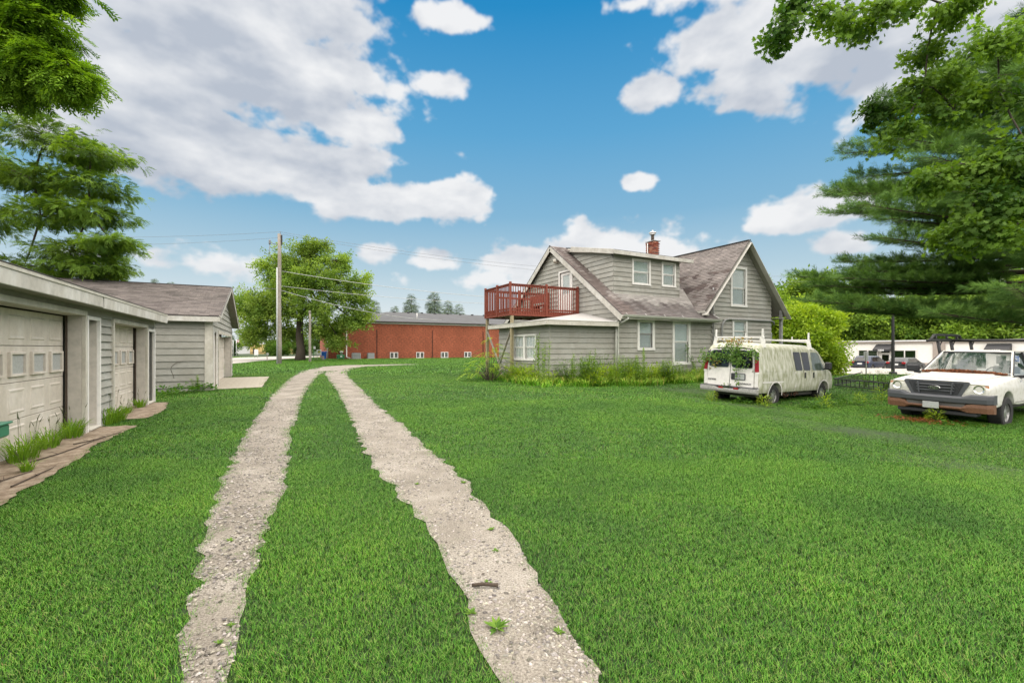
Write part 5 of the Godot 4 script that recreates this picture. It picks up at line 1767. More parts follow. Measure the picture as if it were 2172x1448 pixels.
	# headlights
	for s in [-1.0, 1.0]:
		var h := holder("headlight", t)
		var hp := round_outline([Vector2(s * 0.60, 1.045), Vector2(s * 0.92, 1.035), Vector2(s * 0.935, 0.80), Vector2(s * 0.50, 0.80)], 0.02)
		put(patch(hp, fr, 0.012, 0.03), "reflector_bowl", grained("lamp_bowl", lin(0.52, 0.50, 0.42), 0.3, Vector3(0.12, 0.12, 0.12), 0.35, 86), h)
		var bowl := MB.new()
		bowl.lathe([Vector2(0.0, 0.0), Vector2(0.05, 0.005), Vector2(0.085, 0.03), Vector2(0.095, 0.034)], Transform3D(Basis(Vector3(0, 0, 1), Vector3(1, 0, 0), Vector3(0, 1, 0)), Vector3(5.415, 0.925, s * 0.77)), 18)
		put(bowl.mesh(true), "reflector", mats["chrome"], h)
		put(patch(round_outline([Vector2(s * 0.865, 1.02), Vector2(s * 0.925, 1.015), Vector2(s * 0.93, 0.83), Vector2(s * 0.865, 0.83)], 0.01), fr, 0.017, 0.005), "indicator", plain("amber", lin(0.55, 0.13, 0.02), 0.25), h)
		put(patch(hp, fr, 0.040, 0.028), "lens", glass("lamp_lens", Color(0.86, 0.86, 0.80), 0.25), h)
	# bumper: black upper half, rusty lower half with a plate
	var bl := func(zs: Array, cross: Callable) -> ArrayMesh:
		var m := MB.new()
		for i in zs.size() - 1:
			var a: Array = cross.call(zs[i])
			var b: Array = cross.call(zs[i + 1])
			for k in a.size() - 1:
				m.quad(a[k], b[k], b[k + 1], a[k + 1])
		for e in [0, zs.size() - 1]:
			var c: Array = cross.call(zs[e])
			for k in range(1, c.size() - 1):
				m.tri(c[0], c[k], c[k + 1])
		return m.mesh()
	var zz := []
	for k in 25:
		zz.append(-1.0 + k / 12.0)
	var upper := func(z: float) -> Array:
		var x := 5.60 - 0.13 * z * z - (0.10 if absf(z) > 0.97 else 0.0)
		var dip := 0.06 * smoothstep(0.66, 0.50, absf(z))
		return [Vector3(x - 0.2, 0.80 - dip, z), Vector3(x - 0.03, 0.80 - dip, z), Vector3(x, 0.775 - dip, z), Vector3(x + 0.012, 0.70, z), Vector3(x, 0.60, z), Vector3(x - 0.03, 0.585, z), Vector3(x - 0.2, 0.585, z)]
	put(bl.call(zz, upper), "bumper_cover", mats["grey_plastic"], t)
	var lower := func(z: float) -> Array:
		var x := 5.58 - 0.13 * z * z - (0.08 if absf(z) > 0.97 else 0.0)
		var cut := 0.09 * smoothstep(0.62, 0.50, absf(z))
		return [Vector3(x - 0.15, 0.582 - cut, z), Vector3(x, 0.582 - cut, z), Vector3(x + 0.006, 0.50 - cut * 0.4, z), Vector3(x - 0.02, 0.38 + 0.05 * smoothstep(0.6, 0.45, absf(z)), z), Vector3(x - 0.15, 0.37 + 0.05 * smoothstep(0.6, 0.45, absf(z)), z)]
	put(bl.call(zz, lower), "rusted_bumper", grained("bumper_rust", lin(0.215, 0.105, 0.06), 0.35, Vector3(0.5, 0.5, 0.5), 0.55, 87), t)
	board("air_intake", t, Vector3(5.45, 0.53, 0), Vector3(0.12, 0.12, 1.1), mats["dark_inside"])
	board("licence_plate", t, Vector3(5.615, 0.50, 0.03), Vector3(0.012, 0.155, 0.31), mats["frosted"], 0.004)
	board("chin_valance", t, Vector3(5.35, 0.33, 0), Vector3(0.25, 0.10, 1.5), mats["black_plastic"], 0.03)
	# cab: pillars, roof, glass all round, seats inside
	var cab := holder("cab", t)
	var roof := []
	for x in [1.88, 1.95, 2.1, 2.5, 2.85, 2.96, 3.02]:
		var e := 0.03 if x < 1.9 or x > 3.0 else 0.0
		roof.append([Vector3(x, 1.735, 0), Vector3(x, 1.735, 0.60 - e), Vector3(x, 1.74, 0.69 - e), Vector3(x, 1.765 - e * 0.4, 0.70 - e), Vector3(x, 1.79 - e, 0.64 - e), Vector3(x, 1.81 - e, 0.4), Vector3(x, 1.82 - e, 0)])
	put(loft(roof), "roof", paint, cab)
	for s in [-1.0, 1.0]:
		beam("pillar", cab, Vector3(3.78, 1.17, s * 0.87), Vector3(2.98, 1.76, s * 0.67), 0.05, 0.07, paint)
		beam("pillar", cab, Vector3(2.52, 1.17, s * 0.885), Vector3(2.50, 1.76, s * 0.685), 0.05, 0.09, mats["black_plastic"])
		beam("pillar", cab, Vector3(1.80, 1.17, s * 0.885), Vector3(1.93, 1.76, s * 0.675), 0.05, 0.13, paint)
		var m := MB.new()
		m.quad(Vector3(3.70, 1.2, s * 0.885), Vector3(3.0, 1.74, s * 0.695), Vector3(2.54, 1.74, s * 0.695), Vector3(2.54, 1.2, s * 0.885))
		m.quad(Vector3(2.48, 1.2, s * 0.885), Vector3(2.48, 1.74, s * 0.695), Vector3(1.99, 1.74, s * 0.695), Vector3(1.88, 1.2, s * 0.885))
		put(m.mesh(), "side_glass", mats["pane_car"], cab)
		beam("window_gasket", cab, Vector3(3.78, 1.19, s * 0.893), Vector3(1.85, 1.19, s * 0.893), 0.02, 0.035, mats["black_plastic"])
		beam("drip_rail", cab, Vector3(3.79, 1.22, s * 0.895), Vector3(2.98, 1.785, s * 0.70), 0.025, 0.03, mats["black_plastic"])
		beam("drip_rail", cab, Vector3(2.98, 1.785, s * 0.70), Vector3(1.93, 1.785, s * 0.70), 0.02, 0.02, paint)
	var ws := MB.new()
	for k in 8:
		var a := -0.82 + k * 0.205
		var b := a + 0.205
		var p := func(z: float, top: float) -> Vector3:
			return Vector3(lerpf(3.92, 3.10, top) - 0.14 * z * z, lerpf(1.20, 1.745, top), z * lerpf(1.0, 0.80, top))
		ws.quad(p.call(a, 0.0), p.call(b, 0.0), p.call(b, 1.0), p.call(a, 1.0))
	put(ws.mesh(true), "windshield", mats["pane_car"], cab)
	beam("windshield_header", cab, Vector3(3.06, 1.755, -0.66), Vector3(3.06, 1.755, 0.66), 0.06, 0.04, mats["black_plastic"], Vector3.UP)
	var rg := MB.new()
	rg.quad(Vector3(1.84, 1.2, -0.84), Vector3(1.94, 1.73, -0.66), Vector3(1.94, 1.73, 0.66), Vector3(1.84, 1.2, 0.84))
	put(rg.mesh(), "rear_glass", mats["pane_car"], cab)
	board("dashboard", cab, Vector3(3.55, 1.12, 0), Vector3(0.4, 0.18, 1.6), mats["black_plastic"], 0.05)
	for s in [-0.42, 0.42]:
		board("seat_back", cab, Vector3(2.45, 1.12, s), Vector3(0.16, 0.55, 0.5), mats["grey_plastic"], 0.06)
		board("headrest", cab, Vector3(2.42, 1.46, s), Vector3(0.11, 0.16, 0.28), mats["grey_plastic"], 0.05)
	var sw := MB.new()
	var ring := []
	var rr := []
	for k in 19:
		var a := TAU * k / 18.0
		ring.append(Vector3(3.22 - sin(a) * 0.08, 1.22 + sin(a) * 0.17, -0.42 + cos(a) * 0.19))
		rr.append(0.016)
	sw.tube(ring, rr, 6, false)
	put(sw.mesh(true), "steering_wheel", mats["black_plastic"], cab)
	board("rear_view_mirror", cab, Vector3(3.14, 1.66, 0.0), Vector3(0.04, 0.07, 0.24), mats["black_plastic"], 0.015)
	for s in [-1.0, 1.0]:
		var mir := holder("door_mirror", t)
		board("mirror_head", mir, Vector3(3.46, 1.29, s * 1.19), Vector3(0.13, 0.20, 0.28), mats["black_plastic"], 0.045)
		beam("mirror_arm", mir, Vector3(3.46, 1.17, s * 0.90), Vector3(3.46, 1.20, s * 1.16), 0.08, 0.07, mats["black_plastic"])
	# door lines, handle, decal
	for x in [3.66, 2.50]:
		put(strip([Vector2(x, 0.52), Vector2(x, 1.16)], 0.012, side, 0.003), "door_seam", mats["dark_inside"], t)
	put(strip([Vector2(1.4, 0.585), Vector2(4.0, 0.585)], 0.012, side, 0.003), "sill_seam", mats["dark_inside"], t)
	put(patch(round_outline([Vector2(2.62, 0.98), Vector2(2.80, 0.98), Vector2(2.80, 1.06), Vector2(2.62, 1.06)], 0.02), side, 0.02, 0.02), "door_handle", mats["black_plastic"], t)
	put(strip([Vector2(3.62, 1.07), Vector2(3.50, 1.07)], 0.02, side, 0.008), "lettering", mats["chrome"], t)
	put(patch(PackedVector2Array([Vector2(3.40, 0.98), Vector2(3.37, 0.98), Vector2(3.37, 0.78), Vector2(3.40, 0.78)]), side, 0.004, 0.002), "door_decal", mats["sign_blue"], t)
	for k in 7:
		var x := 3.33 - k * 0.062
		put(patch(PackedVector2Array([Vector2(x, 0.985), Vector2(x - 0.04, 0.985), Vector2(x - 0.045, 0.935), Vector2(x - 0.005, 0.935)]), side, 0.004, 0.002), "door_decal", mats["sign_blue"], t)
	put(patch(PackedVector2Array([Vector2(3.35, 0.90), Vector2(2.98, 0.91), Vector2(2.97, 0.80), Vector2(3.15, 0.82), Vector2(3.36, 0.74)]), side, 0.004, 0.002), "door_decal", mats["green_decal"] if mats.has("green_decal") else plain("green_decal", lin(0.10, 0.30, 0.06), 0.5), t)
	for c in [0.97, 4.43]:
		for s in [-1.0, 1.0]:
			wheel(t, Vector3(c, 0.345, s * 0.845), 0.375, 0.26, 0.215, s, 7)
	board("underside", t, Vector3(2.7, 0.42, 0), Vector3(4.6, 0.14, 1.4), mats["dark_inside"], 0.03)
	# ladder rack
	var bk: Material = mats["black_metal"]
	for s in [-1.0, 1.0]:
		var r := holder("rack_side", t)
		pipe("side_rail", r, [Vector3(3.25, 2.07, s * 0.95), Vector3(3.12, 2.09, s * 0.95), Vector3(0.1, 2.09, s * 0.95)], 0.042, bk)
		pipe("raised_hoop", r, [Vector3(3.05, 2.10, s * 0.95), Vector3(2.85, 2.235, s * 0.95), Vector3(2.7, 2.245, s * 0.95), Vector3(1.3, 2.245, s * 0.95), Vector3(1.15, 2.235, s * 0.95), Vector3(0.95, 2.10, s * 0.95)], 0.036, bk)
		for x in [2.75, 2.0, 1.3]:
			pipe("hoop_post", r, [Vector3(x, 2.09, s * 0.95), Vector3(x, 2.245, s * 0.95)], 0.034, bk, 6)
		for x in [2.6, 1.72, 0.3]:
			pipe("rack_leg", r, [Vector3(x, 2.08, s * 0.95), Vector3(x - 0.02, 1.70, s * 0.90), Vector3(x - 0.03, 1.22, s * 0.87)], 0.042, bk)
			pipe("gusset", r, [Vector3(x, 1.86, s * 0.92), Vector3(x - 0.28, 2.07, s * 0.95)], 0.015, bk, 6)
	for x in [1.72, 0.3]:
		pipe("rack_crossbar", t, [Vector3(x, 2.09, -0.95), Vector3(x, 2.09, 0.95)], 0.036, bk)
	# a drift of brown needles and leaves along the foot of the windshield
	var lit := MB.new()
	var r2 := RandomNumberGenerator.new()
	r2.seed = 6
	for k in 1500:
		var z := r2.randf_range(-0.80, 0.84)
		var top := 0.085 * (1.0 - pow(absf(z - 0.05) / 0.95, 2.0))
		var up := r2.randf() * maxf(top, 0.012)
		var x := 3.93 - 0.14 * z * z - up * 0.9 + r2.randf_range(-0.03, 0.06)
		lit.col = [Color(0.30, 0.10, 0.035), Color(0.22, 0.07, 0.025), Color(0.38, 0.16, 0.06), Color(0.10, 0.045, 0.025)][r2.randi() % 4]
		lit.box(Vector3(x, 1.225 + up, z), Vector3(0.05, 0.004, 0.016) * r2.randf_range(0.5, 1.3), Basis.from_euler(Vector3(r2.randf_range(-0.6, 0.6), r2.randf() * TAU, r2.randf_range(-0.6, 0.6))))
	var li := put(lit.mesh(), "leaf_litter", mats["litter"], t)
	li.set_meta("kind", "stuff")
	var drift := MB.new()
	for k in 16:
		var a := -0.80 + k * 0.1025
		var b := a + 0.1025
		var hh := func(z: float) -> Array:
			var tp := 0.012 + 0.075 * (1.0 - pow(absf(z - 0.05) / 0.95, 2.0))
			var x := 3.93 - 0.14 * z * z
			return [Vector3(x + 0.07, 1.205, z), Vector3(x - tp * 0.9, 1.20 + tp, z), Vector3(x - tp * 1.2, 1.19 + tp, z)]
		var p: Array = hh.call(a)
		var q: Array = hh.call(b)
		drift.quad(p[0], p[1], q[1], q[0])
		drift.quad(p[1], p[2], q[2], q[1])
	put(drift.mesh(), "litter_drift", grained("litter_brown", lin(0.24, 0.09, 0.035), 0.5, Vector3(0.15, 0.15, 0.15), 0.95, 88, 0.05, 0.8), t)

# ---------- buildings further off ----------
func build_far_buildings() -> void:
	brick_building()
	shop_building()
	yellow_building()

func brick_building() -> void:
	var b := thing("brick_building", "long red brick building with grey hipped roof behind the lawn", "building")
	var z := -70.4
	var m := MB.new()
	m.box(Vector3(27.8, 2.75, z - 8.0), Vector3(36.4, 5.5, 16.0))
	put(m.mesh(), "brick_wall", mats["brick_wall"], b)
	m = MB.new()
	m.box(Vector3(8.5, 2.2, z - 7.5), Vector3(2.4, 4.4, 11.0))
	put(m.mesh(), "brick_annex", mats["brick_wall"], b)
	for x in [14.0, 22.7, 31.6]:
		m = MB.new()
		m.box(Vector3(x + 0.45, 2.2, z + 0.06), Vector3(0.55, 4.4, 0.14))
		put(m.mesh(), "brick_pier", mats["brick_wall"], b)
		beam("pier_joint", b, Vector3(x + 0.1, 0.05, z + 0.02), Vector3(x + 0.1, 4.4, z + 0.02), 0.10, 0.05, mats["dark_trim"])
	board("frieze", b, Vector3(27.8, 5.42, z + 0.06), Vector3(36.8, 0.22, 0.14), mats["stucco"])
	board("gutter", b, Vector3(27.8, 5.60, z + 0.42), Vector3(37.4, 0.16, 0.16), mats["dark_trim"], 0.03)
	var e := 5.62
	var A := Vector3(9.1, e, z + 0.5)
	var B := Vector3(46.6, e, z + 0.5)
	var C := Vector3(46.6, e, z - 16.6)
	var D := Vector3(9.1, e, z - 16.6)
	var P := Vector3(17.4, 7.75, z - 8.0)
	var Q := Vector3(38.2, 7.75, z - 8.0)
	m = MB.new()
	m.quad(A, P, Q, B)
	m.quad(C, Q, P, D)
	m.tri(D, P, A)
	m.tri(B, Q, C)
	m.quad(A, B, C, D)
	put(m.mesh(), "roof", mats["felt_grey"], b)
	for k in 8:
		board("roof_vent", b, Vector3(18.6 + k * 2.4, 7.78, z - 7.7), Vector3(0.4, 0.12, 0.4), mats["black_plastic"], 0.03)
	pipe("roof_pipe", b, [Vector3(21.0, 6.2, z - 2.4), Vector3(21.0, 7.3, z - 2.4)], 0.07, mats["trim_white"], 6)
	pipe("downspout", b, [Vector3(9.75, 5.4, z + 0.12), Vector3(9.75, 0.3, z + 0.12), Vector3(10.2, 0.1, z + 0.6)], 0.09, mats["trim_white"], 6)
	pipe("downspout", b, [Vector3(7.35, 3.0, z - 1.9), Vector3(7.35, 0.1, z - 1.9)], 0.10, mats["trim_white"], 6)
	for x in [16.7, 20.8, 24.85, 28.9]:
		var w := holder("window", b)
		var o := Vector3(0, 0, z)
		for k in 2:
			var a: float = x - 0.62 + k * 0.62
			slab(w, "pane", o, Vector3.RIGHT, Vector3(0, 0, 1), a + 0.08, a + 0.54, 0.12, 0.86, 0.03, 0.02, mats["pane_dark"])
			slab(w, "frame", o, Vector3.RIGHT, Vector3(0, 0, 1), a, a + 0.10, 0.02, 0.96, 0.06, 0.08, mats["trim_white"])
			slab(w, "frame", o, Vector3.RIGHT, Vector3(0, 0, 1), a + 0.52, a + 0.62, 0.02, 0.96, 0.061, 0.08, mats["trim_white"])
			slab(w, "frame", o, Vector3.RIGHT, Vector3(0, 0, 1), a + 0.10, a + 0.52, 0.86, 0.96, 0.059, 0.08, mats["trim_white"])
			slab(w, "frame", o, Vector3.RIGHT, Vector3(0, 0, 1), a + 0.10, a + 0.52, 0.02, 0.12, 0.059, 0.08, mats["trim_white"])
			slab(w, "glazing_bar", o, Vector3.RIGHT, Vector3(0, 0, 1), a + 0.29, a + 0.33, 0.12, 0.86, 0.05, 0.02, mats["trim_white"])
	ac_unit(Vector3(10.9, 0, z + 1.4), Vector3(1.15, 0.86, 0.9), "grey air conditioner with ribbed front by the brick wall", true)
	ac_unit(Vector3(13.0, 0, z + 1.1), Vector3(0.95, 0.85, 0.85), "plain dark grey air conditioner cabinet left of the brick pier", false)
	var tb := thing("transformer_box", "low green utility cabinet on legs left of the brick wall", "cabinet", Vector3(8.7, 0, z + 1.9))
	board("cabinet", tb, Vector3(0, 0.40, 0), Vector3(1.0, 0.55, 0.7), mats["sign_green"], 0.03)
	board("warning_plate", tb, Vector3(0.05, 0.42, 0.355), Vector3(0.25, 0.18, 0.01), mats["sign_white"], 0.002)
	for x in [-0.4, 0.4]:
		board("leg", tb, Vector3(x, 0.08, 0), Vector3(0.08, 0.16, 0.5), mats["pipe_grey"])
	var vent := MB.new()
	vent.lathe([Vector2(0.16, 0.0), Vector2(0.16, 0.25), Vector2(0.27, 0.30), Vector2(0.27, 0.42), Vector2(0.0, 0.52)], Transform3D(Basis(), Vector3(0.15, 0.66, -0.1)), 12)
	put(vent.mesh(true), "vent_cowl", mats["steel"], tb)

func ac_unit(at: Vector3, s: Vector3, label: String, ribbed: bool) -> void:
	var a := thing("air_conditioner", label, "air conditioner", at, 0.0, "air conditioners by the brick building")
	board("cabinet", a, Vector3(0, s.y * 0.5, 0), s, mats["ac_grey"], 0.04)
	board("plinth", a, Vector3(0, 0.03, 0), Vector3(s.x + 0.3, 0.07, s.z + 0.3), mats["concrete"], 0.01)
	board("fan_guard", a, Vector3(0, s.y + 0.03, 0), Vector3(s.x * 0.8, 0.06, s.z * 0.8), mats["black_plastic"], 0.02)
	if ribbed:
		for k in 9:
			board("fin", a, Vector3(-s.x * 0.42 + k * s.x * 0.105, s.y * 0.5, s.z * 0.5 + 0.015), Vector3(0.05, s.y * 0.85, 0.03), mats["steel"], 0.006)

func shop_building() -> void:
	var b := thing("shop_building", "low white flat-roofed shop building with black awnings beyond the parking lot", "building")
	var x := 65.6
	var o := Vector3(x, -0.9, 0)
	var u := Vector3(0, 0, 1)
	var n := Vector3(-1, 0, 0)
	var m := MB.new()
	m.box(Vector3(x + 8.0, 0.75, -19.0), Vector3(15.96, 3.3, 27.0))
	put(m.mesh(), "wall", mats["stucco"], b)
	for q in [[-32.55, -31.85], [-22.95, -21.9]]:
		slab(b, "pilaster", o, u, n, q[0], q[1], 0.0, 3.06, 0.06, 0.14, mats["stucco_taupe"])
	slab(b, "top_band", o, u, n, -32.55, -5.5, 3.06, 3.26, 0.07, 0.16, mats["stucco_taupe"])
	slab(b, "coping", o, u, n, -32.7, -5.5, 3.26, 3.42, 0.10, 0.30, mats["white_board"])
	slab(b, "plinth_band", o, u, n, -31.85, -30.3, 0.0, 0.82, 0.04, 0.10, mats["stucco_taupe"])
	slab(b, "plinth_band", o, u, n, -24.4, -22.95, 0.0, 0.82, 0.04, 0.10, mats["stucco_taupe"])
	slab(b, "plinth_band", o, u, n, -30.3, -28.1, 0.0, 0.40, 0.04, 0.10, mats["stucco_taupe"])
	slab(b, "plinth_band", o, u, n, -26.6, -24.4, 0.0, 0.40, 0.04, 0.10, mats["stucco_taupe"])
	for q in [[-30.25, -28.2, 0.4, 2.2], [-26.6, -24.45, 0.4, 2.2], [-20.9, -18.6, 0.4, 2.2], [-16.8, -13.5, 0.4, 2.2]]:
		var w := holder("shop_window", b)
		slab(w, "pane", o, u, n, q[0], q[1], q[2], q[3], 0.03, 0.02, glass("shop_glass", Color(0.10, 0.16, 0.08), 0.78))
		slab(w, "frame", o, u, n, q[0] - 0.06, q[1] + 0.06, q[3], q[3] + 0.08, 0.05, 0.10, mats["trim_white"])
		slab(w, "frame", o, u, n, q[0] - 0.06, q[1] + 0.06, q[2] - 0.08, q[2], 0.05, 0.10, mats["trim_white"])
		for k in [0.0, 0.5, 1.0]:
			var c := lerpf(q[0], q[1], k)
			slab(w, "frame", o, u, n, c - 0.05, c + 0.05, q[2], q[3], 0.049, 0.10, mats["trim_white"])
	for q in [[-27.85, -26.95], [-18.0, -17.1]]:
		var d := holder("shop_door", b)
		slab(d, "frame", o, u, n, q[0] - 0.12, q[1] + 0.12, 0.0, 2.35, 0.035, 0.06, mats["trim_white"])
		slab(d, "transom_pane", o, u, n, q[0] + 0.04, q[1] - 0.04, 1.95, 2.25, 0.07, 0.02, mats["pane_dark"])
		slab(d, "pane", o, u, n, q[0] + 0.10, q[1] - 0.10, 0.9, 1.7, 0.07, 0.02, mats["pane_dark"])
	var num := ["1009", "1007"]
	var zs := [[-28.35, -26.65], [-18.6, -16.8]]
	for i in 2:
		var a := holder("awning", b)
		var z0: float = zs[i][0]
		var z1: float = zs[i][1]
		var p := MB.new()
		p.quad(Vector3(x, 2.05, z0), Vector3(x - 0.95, 1.45, z0), Vector3(x - 0.95, 1.45, z1), Vector3(x, 2.05, z1))
		p.quad(Vector3(x - 0.95, 1.45, z0), Vector3(x - 0.95, 1.22, z0), Vector3(x - 0.95, 1.22, z1), Vector3(x - 0.95, 1.45, z1))
		for z in [z0, z1]:
			p.quad(Vector3(x, 2.05, z), Vector3(x, 1.22, z), Vector3(x - 0.95, 1.22, z), Vector3(x - 0.95, 1.45, z))
		put(p.mesh(), "canvas", mats["black_plastic"], a)
		put(words(num[i], 0.30, 0.01), "house_number", mats["sign_white"], a, Transform3D(Basis(Vector3(0, 0, 1), Vector3.UP, Vector3(-1, 0, 0)), Vector3(x - 0.97, 1.335, (z0 + z1) * 0.5)))

func yellow_building() -> void:
	var b := thing("yellow_building", "far yellow brick building with a strip of small dark windows", "building", Vector3(-3.4, 0, -143), -0.49)
	board("wall", b, Vector3(4.5, 1.3, -4), Vector3(13.0, 2.6, 8.0), mats["yellow_brick"])
	board("roof_band", b, Vector3(3.0, 2.85, -4.5), Vector3(20.0, 0.5, 9.0), mats["white_board"])
	board("side_block", b, Vector3(-5.0, 1.35, -4.6), Vector3(5.9, 2.7, 8.0), mats["white_board"])
	board("base_band", b, Vector3(4.5, 0.42, 0.06), Vector3(12.9, 0.12, 0.1), mats["dark_trim"])
	for k in 7:
		board("window", b, Vector3(-1.2 + k * 1.8, 2.15, 0.03), Vector3([0.5, 1.3, 0.4][k % 3], 0.35, 0.1), mats["pane_dark"])
	board("entrance", b, Vector3(-0.9, 0.9, 0.03), Vector3(0.5, 1.6, 0.1), mats["dark_trim"])

# ---------- things along the street and in the lot ----------
func pole(called: String, label: String, at: Vector3, hgt: float, r0: float, r1: float) -> Node3D:
	var p := thing(called, label, "utility pole", at)
	var m := MB.new()
	var pts := []
	var rad := []
	for k in 7:
		pts.append(Vector3(0.02 * sin(k * 1.7), -0.2 + (hgt + 0.2) * k / 6.0, 0))
		rad.append(lerpf(r0, r1, k / 6.0))
	m.tube(pts, rad, 12)
	put(m.mesh(true), "shaft", mats["grey_wood"], p)
	return p

func cable(label: String, a: Vector3, b: Vector3, sag: float, r: float, m: Material) -> void:
	var pts := []
	for k in 15:
		var t := k / 14.0
		pts.append(a.lerp(b, t) - Vector3(0, sag * 4.0 * t * (1.0 - t), 0))
	var o := pipe("overhead_cable", self, pts, r, m, 5)
	tag(o, label, "cable", "overhead cables at the utility pole")

func build_street_things() -> void:
	var base := Vector3(0.71, 0, -51.01)
	var p := pole("utility_pole", "tall grey wooden utility pole beside the gravel track", base, 13.0, 0.21, 0.15)
	pipe("conduit", p, [Vector3(-0.20, -0.1, 0.16), Vector3(-0.20, 9.6, 0.12)], 0.07, mats["wire_pale"], 8)
	beam("bracket", p, Vector3(0, 11.9, 0), Vector3(-0.75, 11.95, 0.2), 0.05, 0.05, mats["wire"])
	var ins := MB.new()
	ins.lathe([Vector2(0.0, 0.25), Vector2(0.06, 0.2), Vector2(0.11, 0.1), Vector2(0.07, 0.0), Vector2(0.11, -0.1), Vector2(0.06, -0.25), Vector2(0.0, -0.28)], Transform3D(Basis(), Vector3(-0.85, 12.05, 0.22)), 10)
	put(ins.mesh(true), "insulator", mats["wire"], p)
	pipe("drop_lead", p, [Vector3(-0.85, 11.8, 0.22), Vector3(-0.88, 11.2, 0.22), Vector3(-0.8, 10.6, 0.2), Vector3(-0.3, 10.0, 0.1)], 0.025, mats["wire"], 5)
	board("pole_hardware", p, Vector3(0.2, 12.4, 0.05), Vector3(0.14, 1.0, 0.14), mats["black_metal"], 0.03)
	beam("pole_pin", p, Vector3(0.1, 12.9, 0), Vector3(0.1, 13.25, 0), 0.04, 0.04, mats["wire"])
	var q := pole("utility_pole", "short bare wooden pole under the big tree", Vector3(3.93, 0, -57.14), 5.9, 0.15, 0.11)
	board("pole_hardware", q, Vector3(0.0, 5.7, 0.12), Vector3(0.1, 0.3, 0.1), mats["black_metal"], 0.02)
	var top := base + Vector3(0, 13.2, 0)
	cable("topmost thin cable running right from the utility pole top", top, Vector3(60.0, 10.5, -31.0), 1.6, 0.012, mats["wire"])
	cable("second thin cable running right just below the topmost one", top + Vector3(0, -0.25, 0.2), Vector3(60.0, 9.8, -31.0), 1.6, 0.012, mats["wire"])
	cable("pale cable crossing the tree crown at mid height", base + Vector3(0.2, 9.3, 0), Vector3(19.6, 6.9, -42.8), 0.25, 0.024, mats["wire_pale"])
	cable("thin cable below the pale mid-height one", base + Vector3(0.2, 7.8, 0), Vector3(19.6, 6.2, -42.8), 0.2, 0.02, mats["wire_pale"])
	cable("thick pale cable sagging from the pole to the brick building", base + Vector3(0.2, 7.35, 0), Vector3(24.0, 6.1, -69.5), 0.7, 0.027, mats["wire_pale"])
	cable("upper thin cable running left from the utility pole top", top, Vector3(-40.0, 14.6, -74.0), 1.0, 0.012, mats["wire"])
	cable("lower thin cable running left from the utility pole top", top + Vector3(0, -0.6, 0.1), Vector3(-40.0, 13.4, -74.0), 1.0, 0.012, mats["wire"])
	cable("cable running left from the middle of the utility pole", base + Vector3(-0.2, 7.5, 0), Vector3(-40.0, 10.4, -74.0), 0.6, 0.02, mats["wire"])
	# far left: flagpoles, signs, mailbox
	for k in 2:
		var f := thing("flagpole", ["bare pale flagpole at the far street, left of its pair", "pale flagpole flying a small striped flag at the far street"][k], "flagpole", Vector3(-6.6 + k * 0.55, 0, -104.0), 0.0, "flagpoles at the far street")
		pipe("mast", f, [Vector3(0, 0, 0), Vector3(0, 3.2, 0)], 0.05, mats["sign_white"], 6)
		if k == 1:
			for s in 5:
				var m := MB.new()
				m.box(Vector3(0.45, 3.1 - s * 0.1, 0), Vector3(0.9, 0.09, 0.02), Basis(Vector3(0, 0, 1), -0.25))
				put(m.mesh(), "flag_stripe", mats["flag_red"] if s % 2 == 0 else mats["sign_white"], f)
	var sg := thing("notice_sign", "blank white sign board on two short posts across the street", "sign", Vector3(-2.06, 0, -80.5))
	board("panel", sg, Vector3(0, 0.95, 0), Vector3(0.55, 0.85, 0.05), mats["sign_white"], 0.01)
	for s in [-0.2, 0.2]:
		board("post", sg, Vector3(s, 0.28, -0.01), Vector3(0.06, 0.56, 0.06), mats["pipe_grey"])
	var mb := thing("mailbox", "grey curbside mailbox on a wooden post left of the pole", "mailbox", Vector3(-0.45, 0, -62.64))
	board("post", mb, Vector3(0, 0.35, 0), Vector3(0.10, 0.70, 0.10), mats["grey_wood"])
	board("arm", mb, Vector3(0.0, 0.70, 0), Vector3(0.30, 0.06, 0.12), mats["grey_wood"])
	var bx := MB.new()
	bx.lathe([Vector2(0.0, -0.24), Vector2(0.13, -0.24), Vector2(0.13, 0.24), Vector2(0.0, 0.24)], Transform3D(Basis(Vector3(1, 0, 0), Vector3(0, 0, 1), Vector3(0, -1, 0)), Vector3(0.05, 0.9, 0)), 12)
	put(bx.mesh(), "box", mats["steel"], mb)
	var js := thing("yard_sign", "small white sign with a green and yellow square emblem on two posts", "sign", Vector3(5.83, 0, -69.2))
	board("panel", js, Vector3(0.1, 1.0, 0), Vector3(0.62, 0.75, 0.05), mats["sign_white"], 0.01)
	board("emblem", js, Vector3(0.1, 1.08, 0.03), Vector3(0.32, 0.34, 0.012), mats["sign_green"], 0.004)
	board("emblem_mark", js, Vector3(0.12, 1.07, 0.04), Vector3(0.19, 0.15, 0.01), mats["sign_yellow"], 0.004)
	for s in [-0.14, 0.34]:
		board("post", js, Vector3(s, 0.34, -0.02), Vector3(0.05, 0.68, 0.05), mats["pipe_grey"])
	var db := thing("dark_signpost", "thin dark post with a small white board beside the yard sign", "sign", Vector3(5.0, 0, -66.0))
	board("post", db, Vector3(0, 0.9, 0), Vector3(0.07, 1.8, 0.07), mats["sign_green"])
	board("panel", db, Vector3(0.1, 1.65, 0.05), Vector3(0.26, 0.34, 0.03), mats["sign_white"], 0.004)
	var st := thing("tree_stake", "short weathered wooden stub in the grass by the blue bin", "stake", Vector3(6.2, 0, -66.5))
	board("stub", st, Vector3(0, 0.25, 0), Vector3(0.3, 0.55, 0.2), mats["grey_wood"], 0.04)
	var bin := thing("recycling_bin", "blue lidded wheeled bin beside the brick annex", "bin", Vector3(6.75, 0, -71.2))
	var bm := MB.new()
